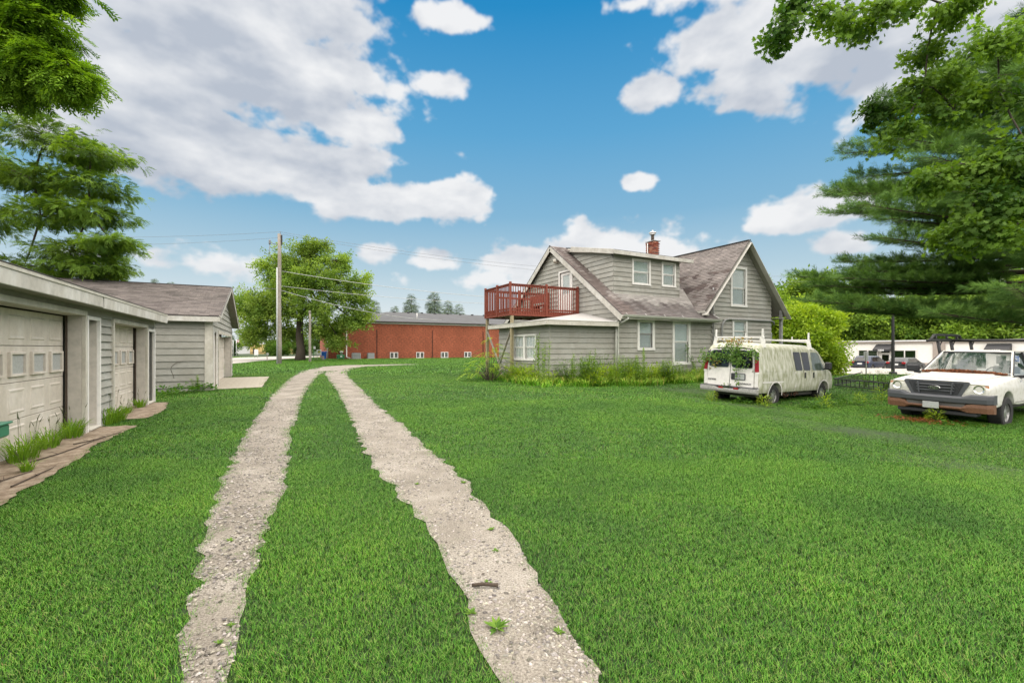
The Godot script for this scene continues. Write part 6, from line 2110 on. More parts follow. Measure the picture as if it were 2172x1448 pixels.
	bm.hexa([Vector3(-0.26, 0.04, 0.26), Vector3(0.26, 0.04, 0.26), Vector3(0.26, 0.04, -0.26), Vector3(-0.26, 0.04, -0.26), Vector3(-0.36, 1.0, 0.36), Vector3(0.36, 1.0, 0.36), Vector3(0.36, 1.0, -0.36), Vector3(-0.36, 1.0, -0.36)])
	put(bm.mesh(), "body", mats["blue_plastic"], bin)
	board("lid", bin, Vector3(0, 1.05, 0), Vector3(0.78, 0.1, 0.78), mats["blue_plastic"], 0.03)
	# parking lot
	var lp := thing("street_lamp", "tall dark lamp post at the edge of the parking lot", "street lamp", Vector3(47.07, ground_y(47, -19.1), -19.14))
	var lm := MB.new()
	lm.tube([Vector3(0, 0, 0), Vector3(0, 0.25, 0), Vector3(0, 0.3, 0), Vector3(0, 6.5, 0)], [0.30, 0.28, 0.13, 0.09], 12)
	put(lm.mesh(), "column", mats["black_metal"], lp)
	board("lamp_head", lp, Vector3(-0.4, 6.5, 0), Vector3(1.0, 0.14, 0.35), mats["black_metal"], 0.04)
	var bs := thing("street_sign", "back of a pale sign panel on a thin steel post", "sign", Vector3(41.62, ground_y(41.6, -18.7), -18.68))
	board("post", bs, Vector3(0, 0.95, 0), Vector3(0.07, 1.9, 0.07), mats["steel"])
	board("panel", bs, Vector3(-0.03, 1.55, 0), Vector3(0.03, 0.60, 0.30), mats["frosted"], 0.004)
	board("panel_rib", bs, Vector3(-0.05, 1.55, 0), Vector3(0.02, 0.55, 0.06), mats["steel"], 0.004)
	var hs := thing("parking_sign", "blue accessible-parking sign on a white post seen through the pickup windshield", "sign", Vector3(52.8, -0.85, -13.3))
	board("post", hs, Vector3(0, 0.85, 0), Vector3(0.16, 1.7, 0.16), mats["sign_white"], 0.02)
	board("panel", hs, Vector3(-0.1, 1.55, 0), Vector3(0.03, 0.62, 0.46), mats["sign_white"], 0.004)
	board("blue_field", hs, Vector3(-0.12, 1.6, 0), Vector3(0.02, 0.44, 0.40), mats["sign_blue"], 0.004)
	var wc := MB.new()
	wc.lathe([Vector2(0.10, 0.0), Vector2(0.10, 0.012), Vector2(0.07, 0.012), Vector2(0.07, 0.0)], Transform3D(Basis(Vector3(0, 0, 1), Vector3(-1, 0, 0), Vector3(0, 1, 0)), Vector3(-0.132, 1.55, 0.0)), 14)
	wc.bar(Vector3(-0.135, 1.76, -0.05), Vector3(-0.135, 1.60, -0.03), 0.02, 0.04)
	wc.bar(Vector3(-0.135, 1.60, -0.03), Vector3(-0.135, 1.58, 0.08), 0.02, 0.03)
	put(wc.mesh(), "wheelchair_symbol", mats["sign_white"], hs)
	parked_car("dark blue hatchback parked tail-out by the shop awning", Vector3(57.0, -0.86, -26.2), Color(0.035, 0.045, 0.075), 1.0)
	parked_car("dark grey car parked behind the lamp post beside the blue hatchback", Vector3(57.6, -0.86, -23.2), Color(0.05, 0.055, 0.058), 0.9)
	trailer()

func parked_car(label: String, at: Vector3, col: Color, hs: float) -> void:
	var c := thing("parked_car", label, "car", at, 0.0, "cars in the parking lot")
	var pm := plain("car_paint_%d" % int(col.b * 1000), lin(col.r, col.g, col.b), 0.25)
	var top := func(x: float) -> float:
		if x < 0.15: return 1.02
		if x < 0.75: return lerpf(1.02, 1.58 * hs, (x - 0.15) / 0.6)
		if x < 2.6: return 1.62 * hs
		if x < 3.4: return lerpf(1.62 * hs, 1.05, (x - 2.6) / 0.8)
		if x < 4.4: return lerpf(1.05, 0.88, (x - 3.4) / 1.0)
		return 0.72
	var sec := []
	for x in [0.0, 0.05, 0.15, 0.3, 0.5, 0.62, 0.75, 0.88, 1.0, 1.12, 1.25, 1.4, 1.9, 2.6, 3.0, 3.2, 3.33, 3.45, 3.58, 3.7, 3.83, 3.95, 4.2, 4.4, 4.55]:
		var bot := 0.30
		for w in [0.85, 3.55]:
			var q: float = 0.36 * 0.36 - (x - w) * (x - w)
			if q > 0.0:
				bot = maxf(bot, 0.32 + sqrt(q))
		var t: float = top.call(x)
		var s := [Vector3(x, bot, 0), Vector3(x, bot, 0.82)]
		for k in 7:
			var y := lerpf(bot + 0.02, t - 0.12, k / 6.0)
			s.append(Vector3(x, y, (0.89 if y < 0.95 else 0.89 - (y - 0.95) * 0.34) * (0.9 if x < 0.04 or x > 4.5 else 1.0)))
		var w0: float = s[-1].z
		for k in range(1, 5):
			var a := k / 4.0 * PI * 0.5
			s.append(Vector3(x, t - 0.12 + 0.12 * sin(a), w0 * pow(maxf(cos(a), 0), 0.5) if k < 4 else 0.0))
		sec.append(s)
	put(loft(sec), "body", pm, c)
	var side := func(p: Vector2, off: float) -> Vector3:
		return Vector3(p.x, p.y, 0.89 - maxf(0.0, p.y - 0.95) * 0.34 + off)
	var oth := func(p: Vector2, off: float) -> Vector3:
		return Vector3(p.x, p.y, -0.89 + maxf(0.0, p.y - 0.95) * 0.34 - off)
	for on in [side, oth]:
		put(patch(round_outline([Vector2(0.75, 1.0), Vector2(3.2, 1.0), Vector2(2.6, 1.45 * hs), Vector2(0.95, 1.45 * hs)], 0.06), on, 0.006, 0.01), "side_glass", mats["pane_dark"], c)
	put(patch(round_outline([Vector2(-0.66, 1.05), Vector2(0.66, 1.05), Vector2(0.52, 1.46 * hs), Vector2(-0.52, 1.46 * hs)], 0.06), func(p: Vector2, off: float) -> Vector3: return Vector3(0.15 + (p.y - 1.02) / (1.58 * hs - 1.02) * 0.6 - off, p.y, p.x), 0.012, 0.02), "rear_window", mats["pane_dark"], c)
	for s in [-1.0, 1.0]:
		board("tail_light", c, Vector3(0.04, 0.92, s * 0.68), Vector3(0.12, 0.20, 0.32), mats["tail_red"], 0.03)
	board("licence_plate", c, Vector3(-0.005, 0.76, 0), Vector3(0.02, 0.15, 0.45), mats["sign_white"], 0.004)
	board("bumper", c, Vector3(0.02, 0.46, 0), Vector3(0.14, 0.20, 1.6), mats["black_plastic"], 0.04)
	for w in [0.85, 3.55]:
		for s in [-1.0, 1.0]:
			wheel(c, Vector3(w, 0.31, s * 0.78), 0.32, 0.2, 0.2, s, 5)

func trailer() -> void:
	var gy := ground_y(22.5, -11)
	var t := thing("railing_section", "low black metal railing frame lying between the van and the pickup", "railing", Vector3(22.36, gy, -11.28))
	var far := Vector3(4.6, 0.0, -1.0)
	var near := Vector3(-1.1, 0.0, 2.5)
	var bk: Material = mats["black_metal"]
	for run in [[Vector3.ZERO, far], [Vector3.ZERO, near], [far, far + near * 1.0]]:
		var a: Vector3 = run[0]
		var b: Vector3 = run[1]
		beam("top_rail", t, a + Vector3(0, 0.34, 0), b + Vector3(0, 0.34 if run[1] == near else 0.46, 0), 0.05, 0.04, bk)
		beam("bottom_rail", t, a + Vector3(0, 0.06, 0), b + Vector3(0, 0.06, 0), 0.04, 0.04, bk)
		var n := int(a.distance_to(b) / 0.22)
		for k in n + 1:
			var p := a.lerp(b, k / float(n))
			board("picket", t, p + Vector3(0, 0.20, 0), Vector3(0.025, 0.30, 0.025), bk, 0.004)

# ---------- trees ----------
func leaf_quad(m: MB, at: Vector3, dir: Vector3, up: Vector3, ln: float, w: float) -> void:
	var side := dir.cross(up)
	if side.length() < 0.01:
		side = dir.cross(Vector3.RIGHT)
	side = side.normalized() * w * 0.5
	var fold := side.cross(dir).normalized() * w * 0.16
	var mid := at + dir * ln * 0.45
	m.tri(at, mid - side + fold, at + dir * ln)
	m.tri(at, at + dir * ln, mid + side + fold)

func lobed_leaf(m: MB, at: Vector3, dir: Vector3, up: Vector3, s: float) -> void:
	var side := dir.cross(up).normalized()
	for a in [-1.05, -0.5, 0.0, 0.5, 1.05]:
		var d := dir.rotated(side.cross(dir).normalized(), a)
		var ln: float = s * (1.0 - absf(a) * 0.32)
		var w := side.rotated(side.cross(dir).normalized(), a) * s * 0.15
		m.tri(at, at + d * ln * 0.55 - w, at + d * ln)
		m.tri(at, at + d * ln, at + d * ln * 0.55 + w)

func spray(kind: String, sd: int) -> ArrayMesh:
	var r2 := RandomNumberGenerator.new()
	r2.seed = sd
	var m := MB.new()
	var rand_dir := func() -> Vector3:
		return Vector3(r2.randf_range(-1, 1), r2.randf_range(-1, 1), r2.randf_range(-1, 1)).normalized()
	match kind:
		"broad":   # a clump of leaves round a metre-long twig, for trees some way off
			for k in 34:
				m.col = Color(1, 1, 1) * r2.randf_range(0.75, 1.2)
				var p := Vector3(r2.randf_range(-0.15, 1.0), r2.randf_range(-0.28, 0.28), r2.randf_range(-0.42, 0.42) * (1.0 - 0.3 * k / 34.0))
				var d: Vector3 = (rand_dir.call() + Vector3(0.5, -0.35, 0)).normalized()
				leaf_quad(m, p, d, (Vector3.UP + rand_dir.call() * 0.8).normalized(), r2.randf_range(0.18, 0.32), r2.randf_range(0.10, 0.16))
		"fine":   # leaflets in two rows along drooping shoots
			for s in 5:
				var yaw := r2.randf_range(-0.9, 0.9)
				var dir := Vector3(cos(yaw), r2.randf_range(-0.35, 0.15), sin(yaw)).normalized()
				var a := dir * r2.randf_range(0.0, 0.25)
				m.col = Color(1, 1, 1) * r2.randf_range(0.8, 1.2)
				for k in 7:
					var p := a + dir * k * 0.055 + Vector3(0, -0.004 * k * k, 0)
					for sgn in [-1.0, 1.0]:
						var d: Vector3 = (dir * 0.75 + dir.cross(Vector3.UP) * sgn * 0.8 + Vector3(0, -0.25, 0) + rand_dir.call() * 0.25).normalized()
						leaf_quad(m, p, d, Vector3.UP, r2.randf_range(0.085, 0.13), 0.042)
		"maple":
			for k in 19:
				m.col = Color(1, 1, 1) * r2.randf_range(0.72, 1.22)
				var p := Vector3(r2.randf_range(0.0, 0.45), r2.randf_range(-0.10, 0.06), r2.randf_range(-0.16, 0.16))
				var d: Vector3 = (rand_dir.call() * 0.75 + Vector3(0.5, -0.62, 0)).normalized()
				lobed_leaf(m, p, d, (Vector3.UP + rand_dir.call() * 0.6).normalized(), r2.randf_range(0.06, 0.105))
		"pine":
			for k in 60:
				m.col = Color(1, 1, 1) * r2.randf_range(0.75, 1.25)
				var p := Vector3(r2.randf_range(0.0, 0.34), 0.0, 0.0)
				var a := r2.randf() * TAU
				var d := Vector3(0.9, cos(a) * 0.85 + 0.30, sin(a) * 0.9).normalized()
				leaf_quad(m, p, d, Vector3.UP, r2.randf_range(0.11, 0.17), 0.009)
		"spruce":
			for k in 46:
				m.col = Color(1, 1, 1) * r2.randf_range(0.7, 1.25)
				var p := Vector3(r2.randf_range(0.0, 1.0), r2.randf_range(-0.12, 0.05), r2.randf_range(-0.30, 0.30))
				var d := Vector3(0.8, r2.randf_range(-0.6, 0.3), r2.randf_range(-0.9, 0.9)).normalized()
				leaf_quad(m, p, d, Vector3.UP, r2.randf_range(0.14, 0.30), 0.05)
	return m.mesh()

func aim(dir: Vector3, roll: float) -> Basis:   # a basis whose x runs along dir
	var d := dir.normalized()
	var side := d.cross(Vector3.UP)
	if side.length() < 0.05:
		side = d.cross(Vector3.RIGHT)
	side = side.normalized()
	var up := side.cross(d)
	return Basis(d, up, side) * Basis(Vector3.RIGHT, roll)

# a tree: trunk and limbs as tapered tubes, leaf sprays through the clumps of its crown (offsets from the foot)
func leafy_tree(label: String, category: String, foot: Vector3, trunk: Array, clumps: Array, look: Dictionary) -> Node3D:
	var t := thing(look.get("called", "broadleaf_tree"), label, category, foot, 0.0, look.get("group", ""))
	var r2 := RandomNumberGenerator.new()
	r2.seed = look.get("seed", 1)
	var wood := MB.new()
	var rad := []
	var r0: float = look.get("radius", 0.35)
	for k in trunk.size():
		rad.append(lerpf(r0, r0 * look.get("taper", 0.55), k / float(trunk.size() - 1)) * (1.35 if k == 0 else 1.0))
	wood.tube(trunk, rad, 10)
	var bufs := [PackedFloat32Array(), PackedFloat32Array(), PackedFloat32Array()]
	var ns := [0, 0, 0]
	var size: float = look.get("size", 1.0)
	var droop: float = look.get("droop", 0.25)
	var flat: float = look.get("flat", 0.0)
	var joined := [trunk[-1]]
	if look.get("chain", false):   # each clump hangs on the nearest one nearer the trunk
		clumps.sort_custom(func(p, q): return p[0].distance_to(trunk[-1]) < q[0].distance_to(trunk[-1]))
	for c in clumps:
		var mid: Vector3 = c[0]
		var rr: Vector3 = c[1]
		var from: Vector3 = trunk[-1]
		for p in trunk:
			if p.y < mid.y and p.y > 0.3 * trunk[-1].y:
				from = p
		if look.get("chain", false):
			for p in joined:
				if p.distance_to(mid) < from.distance_to(mid):
					from = p
			joined.append(mid)
		var bend := from.lerp(mid, 0.5) + Vector3(0, (mid.y - from.y) * 0.12 + 0.1, 0)
		var lr := maxf(0.02, r0 * look.get("limb", 0.30))
		wood.tube([from, from.lerp(bend, 0.6), bend.lerp(mid, 0.4), mid], [lr, lr * 0.8, lr * 0.6, lr * 0.3], 6, false)
		var tone := r2.randf_range(0.85, 1.15)
		var count: int = c[2]
		var twigs := []
		for k in maxi(3, count / 14):
			var e: Vector3 = mid + Vector3(r2.randfn(), r2.randfn(), r2.randfn()).normalized() * rr * r2.randf_range(0.55, 1.0)
			twigs.append(e)
			var mm := mid.lerp(e, 0.5) + Vector3(0, rr.y * 0.12, 0)
			wood.tube([mid, mm, e], [lr * 0.32, lr * 0.2, 0.006], 4, false)
		for k in count:
			var e: Vector3 = twigs[r2.randi() % twigs.size()]
			var s := r2.randf()
			var at := mid.lerp(e, sqrt(s)) + Vector3(r2.randfn(), r2.randfn() * (1.0 - flat), r2.randfn()) * rr * 0.20
			var out := (at - mid) / rr
			out.y *= 0.5
			var dir := (out.normalized() + Vector3(r2.randfn(), r2.randfn() * 0.5, r2.randfn()) * 0.45 + Vector3(0, -droop, 0)).normalized()
			var b := aim(dir, r2.randf_range(-0.7, 0.7)).scaled(Vector3.ONE * size * r2.randf_range(0.75, 1.25))
			var col: Color = (look.lo as Color).lerp(look.hi, clampf(r2.randf() * 0.8 + patch_noise.get_noise_3d(at.x * 4.0, at.y * 4.0, at.z * 4.0) * 0.9, 0, 1)) * tone
			col.a = 1.0
			var v := r2.randi() % 3
			put_copy(bufs[v], Transform3D(b, at), col)
			ns[v] += 1
	put(wood.mesh(true), "trunk", mats[look.get("bark", "bark")], t)
	var crown := holder("crown", t)
	for v in 3:
		if ns[v]:
			var key: String = "spray %s %d" % [look.kind, v]
			if not shapes.has(key):
				shapes[key] = spray(look.kind, 100 + v)
			var o := copies("foliage", shapes[key], mats[look.get("leaf", "leaf")], bufs[v], ns[v], crown)
			o.set_meta("kind", "stuff")
	return t

func cam(l: float, y: float, d: float) -> Vector3:   # right and away as the yard is mostly seen
	return Vector3(l * 0.883740 + d * 0.467985, y, l * 0.467985 - d * 0.883740)

func round_clumps(w: float, h0: float, h1: float, n: int, per: int, sd: int) -> Array:
	var r2 := RandomNumberGenerator.new()
	r2.seed = sd
	var out := []
	for k in n:
		var y := lerpf(h0, h1, (k + 0.5) / n)
		var q := w * 0.5 * sqrt(maxf(0.12, 1.0 - pow((y - lerpf(h0, h1, 0.42)) / ((h1 - h0) * 0.62), 2.0)))
		var a := k * 2.4 + r2.randf()
		var s := (h1 - h0) * r2.randf_range(0.18, 0.26)
		out.append([Vector3(cos(a) * q * 0.62, y, sin(a) * q * 0.62), Vector3(s * 1.25, s * 0.8, s * 1.25), per])
	return out

func build_trees() -> void:
	# the big tree behind the utility pole
	var cl := []
	for q in [[-5.6, 6.2, 0.0, 3.0, 2.0, 2.8, 190], [-3.4, 9.6, 1.0, 3.0, 2.3, 3.0, 210], [0.2, 12.8, 0.0, 3.2, 2.3, 3.2, 230], [3.4, 11.0, -1.0, 3.0, 2.2, 3.0, 210], [6.2, 8.6, 0.0, 2.6, 2.1, 2.8, 190], [6.6, 5.4, 0.5, 2.4, 1.4, 2.4, 150], [-7.2, 7.6, 0.0, 1.8, 1.3, 1.8, 100], [-2.2, 6.8, -2.4, 2.9, 2.1, 2.4, 190], [2.6, 7.2, -2.4, 2.9, 2.1, 2.4, 190], [-6.0, 3.6, 0.0, 2.3, 1.3, 2.2, 150], [2.8, 4.4, 1.0, 2.6, 1.2, 2.5, 150], [-2.8, 4.2, 1.6, 2.4, 1.2, 2.4, 130], [0.0, 9.8, -2.4, 2.9, 2.4, 2.4, 200], [1.6, 14.3, 0.0, 2.0, 1.2, 2.0, 110], [-3.6, 12.4, 0.0, 1.8, 1.2, 1.8, 90], [4.6, 13.0, 0.0, 1.6, 1.1, 1.6, 80], [7.9, 10.4, 0.0, 1.3, 1.0, 1.4, 60], [4.8, 3.0, 0.5, 1.8, 0.9, 1.8, 80]]:
		cl.append([cam(q[0], q[1], q[2]), Vector3(q[3], q[4], q[5]), q[6]])
	leafy_tree("big spreading green tree with dark trunk behind the utility pole", "tree", Vector3(3.32, 0, -65.44), [Vector3(0, -0.2, 0), cam(0.1, 1.5, 0), cam(-0.1, 3.2, 0), cam(0.0, 5.5, 0), cam(0.2, 9.0, 0), cam(0.3, 12.0, 0)], cl, {"kind": "broad", "seed": 2, "radius": 0.55, "limb": 0.34, "size": 1.05, "lo": Color(0.13, 0.235, 0.04), "hi": Color(0.38, 0.52, 0.10), "group": "trees round the yard"})
	# elm behind the garages: long flat sprays reaching right
	var base := Vector3(-14.2, 0, -30.6)
	cl = []
	for q in [[-7.0, 10.1, -26.3, 1.7, 0.45], [-8.7, 10.9, -27.2, 2.0, 0.7], [-7.1, 8.7, -26.4, 1.7, 0.4], [-9.2, 9.0, -27.4, 2.0, 0.6], [-7.0, 7.5, -26.2, 1.6, 0.42], [-8.9, 7.4, -27.2, 2.0, 0.5], [-6.1, 6.2, -25.7, 1.4, 0.36], [-7.8, 5.9, -26.8, 1.8, 0.45], [-6.6, 5.1, -26.0, 1.4, 0.35], [-9.6, 5.2, -27.7, 2.0, 0.55], [-11.0, 9.8, -28.5, 2.0, 0.7], [-11.2, 7.2, -28.6, 2.0, 0.7], [-8.3, 4.5, -27.0, 1.6, 0.4], [-10.8, 4.4, -28.4, 1.9, 0.6]]:
		cl.append([Vector3(q[0], q[1], q[2]) - base, Vector3(q[3], q[4] * 1.05, q[3]), 360])
	leafy_tree("feathery elm with flat layered sprays rising behind the garages", "tree", base, [Vector3(0, -0.2, 0), Vector3(0.3, 2.5, 0.2), Vector3(0.8, 5.0, 0.5), Vector3(1.4, 8.0, 0.8), Vector3(2.0, 11.0, 1.2)], cl, {"kind": "fine", "chain": true, "seed": 3, "radius": 0.42, "limb": 0.12, "size": 0.70, "droop": 0.12, "flat": 0.3, "lo": Color(0.09, 0.18, 0.03), "hi": Color(0.28, 0.43, 0.065), "group": "trees round the yard"})
	# ash overhanging at the top left
	base = Vector3(-8.6, 0, -18.75)
	cl = []
	for q in [[-5.1, 9.05, -16.3, 0.75, 0.35], [-4.65, 8.65, -16.0, 0.55, 0.22], [-5.7, 9.3, -16.6, 0.8, 0.5], [-5.35, 9.9, -16.4, 0.75, 0.45], [-5.75, 10.5, -16.6, 0.85, 0.5], [-6.1, 8.75, -16.8, 0.8, 0.35], [-6.3, 9.7, -17.0, 0.9, 0.6], [-6.6, 10.9, -17.0, 1.0, 0.7], [-6.7, 8.9, -17.2, 0.9, 0.5], [-5.3, 11.2, -16.4, 0.7, 0.4], [-7.6, 11.2, -17.8, 1.3, 1.0]]:
		cl.append([Vector3(q[0], q[1], q[2]) - base, Vector3(q[3], q[4], q[3]), 150])
	leafy_tree("ash branch with dense drooping leaflets in the top left corner", "tree", base, [Vector3(0, -0.2, 0), Vector3(0.1, 3.0, 0), Vector3(0.3, 6.0, 0.3), Vector3(0.9, 8.6, 0.8), Vector3(1.6, 10.2, 1.3)], cl, {"kind": "fine", "chain": true, "seed": 4, "radius": 0.30, "limb": 0.2, "size": 1.0, "droop": 0.45, "lo": Color(0.075, 0.17, 0.018), "hi": Color(0.28, 0.47, 0.05), "group": "trees round the yard"})
	# maple overhanging from the right
	base = Vector3(16.6, ground_y(16.6, -1.2), -1.2)
	cl = []
	var up := Vector3(-1.5, 7.2, -0.5)
	for q in [[7.75, 7.28, -5.0, 0.34, 0.20, 60], [8.15, 7.55, -4.8, 0.45, 0.24, 90], [8.75, 7.45, -4.45, 0.42, 0.20, 70], [9.25, 7.42, -4.2, 0.38, 0.24, 70], [9.9, 7.85, -4.1, 0.55, 0.22, 90], [10.8, 7.95, -3.9, 0.7, 0.28, 120],
		[10.55, 6.35, -4.6, 0.42, 0.30, 90], [10.75, 5.75, -4.5, 0.35, 0.22, 60], [11.3, 6.75, -4.3, 0.55, 0.32, 120], [11.9, 7.15, -4.0, 0.6, 0.35, 130], [11.75, 6.2, -4.0, 0.5, 0.32, 110], [12.5, 7.6, -3.6, 0.7, 0.4, 140], [12.6, 6.6, -3.6, 0.6, 0.4, 130], [11.2, 7.5, -4.2, 0.5, 0.25, 80],
		[10.85, 4.75, -3.9, 0.42, 0.34, 120], [11.25, 4.95, -3.65, 0.45, 0.30, 120], [11.75, 5.1, -3.4, 0.5, 0.35, 130], [11.45, 4.25, -3.6, 0.48, 0.36, 140], [11.2, 3.75, -3.7, 0.36, 0.28, 90], [11.9, 4.4, -3.3, 0.5, 0.4, 140], [11.75, 3.55, -3.4, 0.42, 0.28, 100], [12.3, 3.95, -3.1, 0.5, 0.4, 140], [12.4, 4.9, -3.0, 0.55, 0.4, 140]]:
		cl.append([Vector3(q[0], q[1], q[2]) - base + Vector3(0.25, 0.1, 0.13), Vector3(q[3], q[4], q[3]) * 0.72, int(q[5] * 0.55), up if q[1] > 5.4 else up + Vector3(0.3, -2.6, 0.2)])
	leafy_tree("maple boughs with pointed lobed leaves hanging at the upper right", "tree", base, [Vector3(0, -0.2, 0), Vector3(-0.1, 2.0, 0), Vector3(-0.5, 4.5, -0.2), Vector3(-0.9, 6.0, -0.3), Vector3(-1.5, 7.2, -0.5), Vector3(-2.2, 7.4, -1.3)], cl, {"kind": "maple", "chain": true, "seed": 5, "radius": 0.22, "taper": 0.15, "limb": 0.08, "size": 0.85, "droop": 0.35, "lo": Color(0.055, 0.135, 0.024), "hi": Color(0.23, 0.385, 0.06), "group": "trees round the yard"})
	pine()
	# shrubs and trees beyond the house on the right
	for q in [[34.0, -19.3, 4.6, 4.8, 11, 0, 1.0], [31.8, -22.5, 4.4, 4.6, 9, 1, 1.0], [37.0, -25.0, 6.5, 6.4, 12, 2, 1.0], [31.5, -27.5, 6.2, 6.8, 12, 3, 1.0], [44.0, -33.0, 8.0, 7.2, 13, 4, 1.15]]:
		leafy_tree(["bright yellow-green bush just right of the porch post", "bright bush tight against the house's right corner", "mid green shrubby tree behind the bright bush", "leafy tree rising beside the house's right eave", "round dark green tree left of the shop building"][q[5]], "tree", Vector3(q[0], ground_y(q[0], q[1]), q[1]), [Vector3(0, -0.2, 0), Vector3(0.1, q[3] * 0.3, 0), Vector3(0, q[3] * 0.6, 0.1)], round_clumps(q[2], q[3] * 0.12, q[3], q[4], 120, 20 + q[5]), {"kind": "broad", "seed": 30 + q[5], "radius": 0.12, "size": 0.8 * q[6], "lo": [Color(0.20, 0.34, 0.03), Color(0.19, 0.33, 0.03), Color(0.12, 0.23, 0.03), Color(0.13, 0.25, 0.03), Color(0.08, 0.17, 0.028)][q[5]], "hi": [Color(0.45, 0.58, 0.07), Color(0.42, 0.56, 0.07), Color(0.33, 0.48, 0.07), Color(0.34, 0.5, 0.07), Color(0.25, 0.40, 0.07)][q[5]], "group": "shrubs and trees right of the house", "called": "leafy_shrub" if q[3] < 5.0 else "broadleaf_tree"})
	var k := 0
	for q in [[66, -46, 11, 11.5], [75, -42, 12, 12.5], [82, -38, 11, 11.0], [88, -30, 13, 11.5], [92, -22, 13, 12.0], [95, -13, 13, 11.5], [98, -4, 14, 12.0], [104, -34, 15, 14.0], [57, -44, 10, 9.5]]:
		leafy_tree(["tree rising behind the shop roof's left end", "tall tree behind the shop, left of the lamp post", "tree behind the shop above the first awning", "tree behind the shop right of the lamp post", "tree behind the shop above the pickup's rack", "tree behind the shop right of the rack", "rightmost tree behind the shop", "tallest hazy tree in the row behind the shop", "tree between the shop and the bright bush"][k], "tree", Vector3(q[0], -0.9, q[1]), [Vector3(0, -0.2, 0), Vector3(0.1, q[3] * 0.3, 0), Vector3(0, q[3] * 0.7, 0.2)], round_clumps(q[2], q[3] * 0.2, q[3], 12, 85, 60 + k), {"kind": "broad", "seed": 70 + k, "radius": 0.3, "size": 1.9, "lo": Color(0.10, 0.20, 0.03), "hi": Color(0.31, 0.46, 0.07), "group": "trees behind the shop"})
		k += 1
	# far left
	k = 0
	for q in [[-8.2, -112, 4.6, 3.6], [1.2, -105, 3.6, 3.2], [5.6, -110, 5.0, 4.4], [9.5, -104, 6.0, 5.0], [13.0, -112, 7.0, 6.0]]:
		leafy_tree(["round dark tree behind the flagpoles", "small round tree in front of the yellow building", "tree far across the street under the big tree", "second tree far across the street near the bin", "pale tree far behind the blue bin"][k], "tree", Vector3(q[0], 0, q[1]), [Vector3(0, -0.2, 0), Vector3(0, q[3] * 0.4, 0), Vector3(0, q[3] * 0.7, 0)], round_clumps(q[2], q[3] * 0.16, q[3], 8, 60, 80 + k), {"kind": "broad", "seed": 90 + k, "radius": 0.2, "size": 1.0, "lo": [Color(0.04, 0.085, 0.04), Color(0.06, 0.13, 0.02), Color(0.07, 0.14, 0.04), Color(0.07, 0.14, 0.04), Color(0.12, 0.2, 0.06)][k], "hi": [Color(0.10, 0.17, 0.08), Color(0.16, 0.30, 0.05), Color(0.17, 0.28, 0.08), Color(0.17, 0.28, 0.08), Color(0.24, 0.36, 0.10)][k], "group": "trees across the street"})
		k += 1
	k = 0
	for q in [[19.0, -97.5, 11.8, 2.3], [22.8, -95.5, 10.4, 1.7], [25.9, -94.0, 12.9, 2.6], [30.1, -91.6, 13.5, 2.9], [34.4, -95.0, 12.1, 2.2], [36.6, -94.0, 11.5, 2.0], [-25.0, -138, 18.4, 3.0], [-21.5, -136, 17.6, 2.6]]:
		spruce(["spruce at the left end of the brick roof", "smallest spruce behind the brick roof", "tall spruce, third from left behind the brick roof", "tallest spruce behind the brick roof", "slim spruce right of the tallest one", "rightmost spruce behind the brick roof", "spruce top showing over the rear garage roof, left one", "spruce top showing over the rear garage roof, right one"][k], Vector3(q[0], 0, q[1]), q[2], q[3], 200 + k)
		k += 1

func spruce(label: String, foot: Vector3, hgt: float, w: float, sd: int) -> void:
	var t := thing("spruce_tree", label, "tree", foot, 0.0, "spruces behind the buildings")
	var r2 := RandomNumberGenerator.new()
	r2.seed = sd
	var m := MB.new()
	m.tube([Vector3.ZERO, Vector3(0, hgt, 0)], [0.22, 0.02], 8)
	put(m.mesh(true), "trunk", mats["bark_pine"], t)
	var buf := PackedFloat32Array()
	var n := 0
	var y := hgt * 0.25
	while y < hgt:
		var rr := w * pow(1.0 - (y - hgt * 0.25) / (hgt * 0.76), 0.8) * r2.randf_range(0.75, 1.15) + 0.15
		for k in int(9 + rr * 11.0):
			var a := r2.randf() * TAU
			var q := rr * r2.randf_range(0.2, 0.75)
			var dir := Vector3(cos(a), -0.28, sin(a))
			var c := Color(0.08, 0.125, 0.07).lerp(Color(0.20, 0.27, 0.16), r2.randf())
			put_copy(buf, Transform3D(aim(dir, r2.randf_range(-0.4, 0.4)).scaled(Vector3.ONE * r2.randf_range(0.8, 1.4) * minf(1.0, 0.45 + rr * 0.5)), Vector3(cos(a) * q, y + r2.randf_range(-0.15, 0.15), sin(a) * q)), c)
			n += 1
		y += 0.32
	if not shapes.has("spruce"):
		shapes["spruce"] = spray("spruce", 7)
	copies("crown", shapes["spruce"], mats["needle"], buf, n, t).set_meta("kind", "stuff")

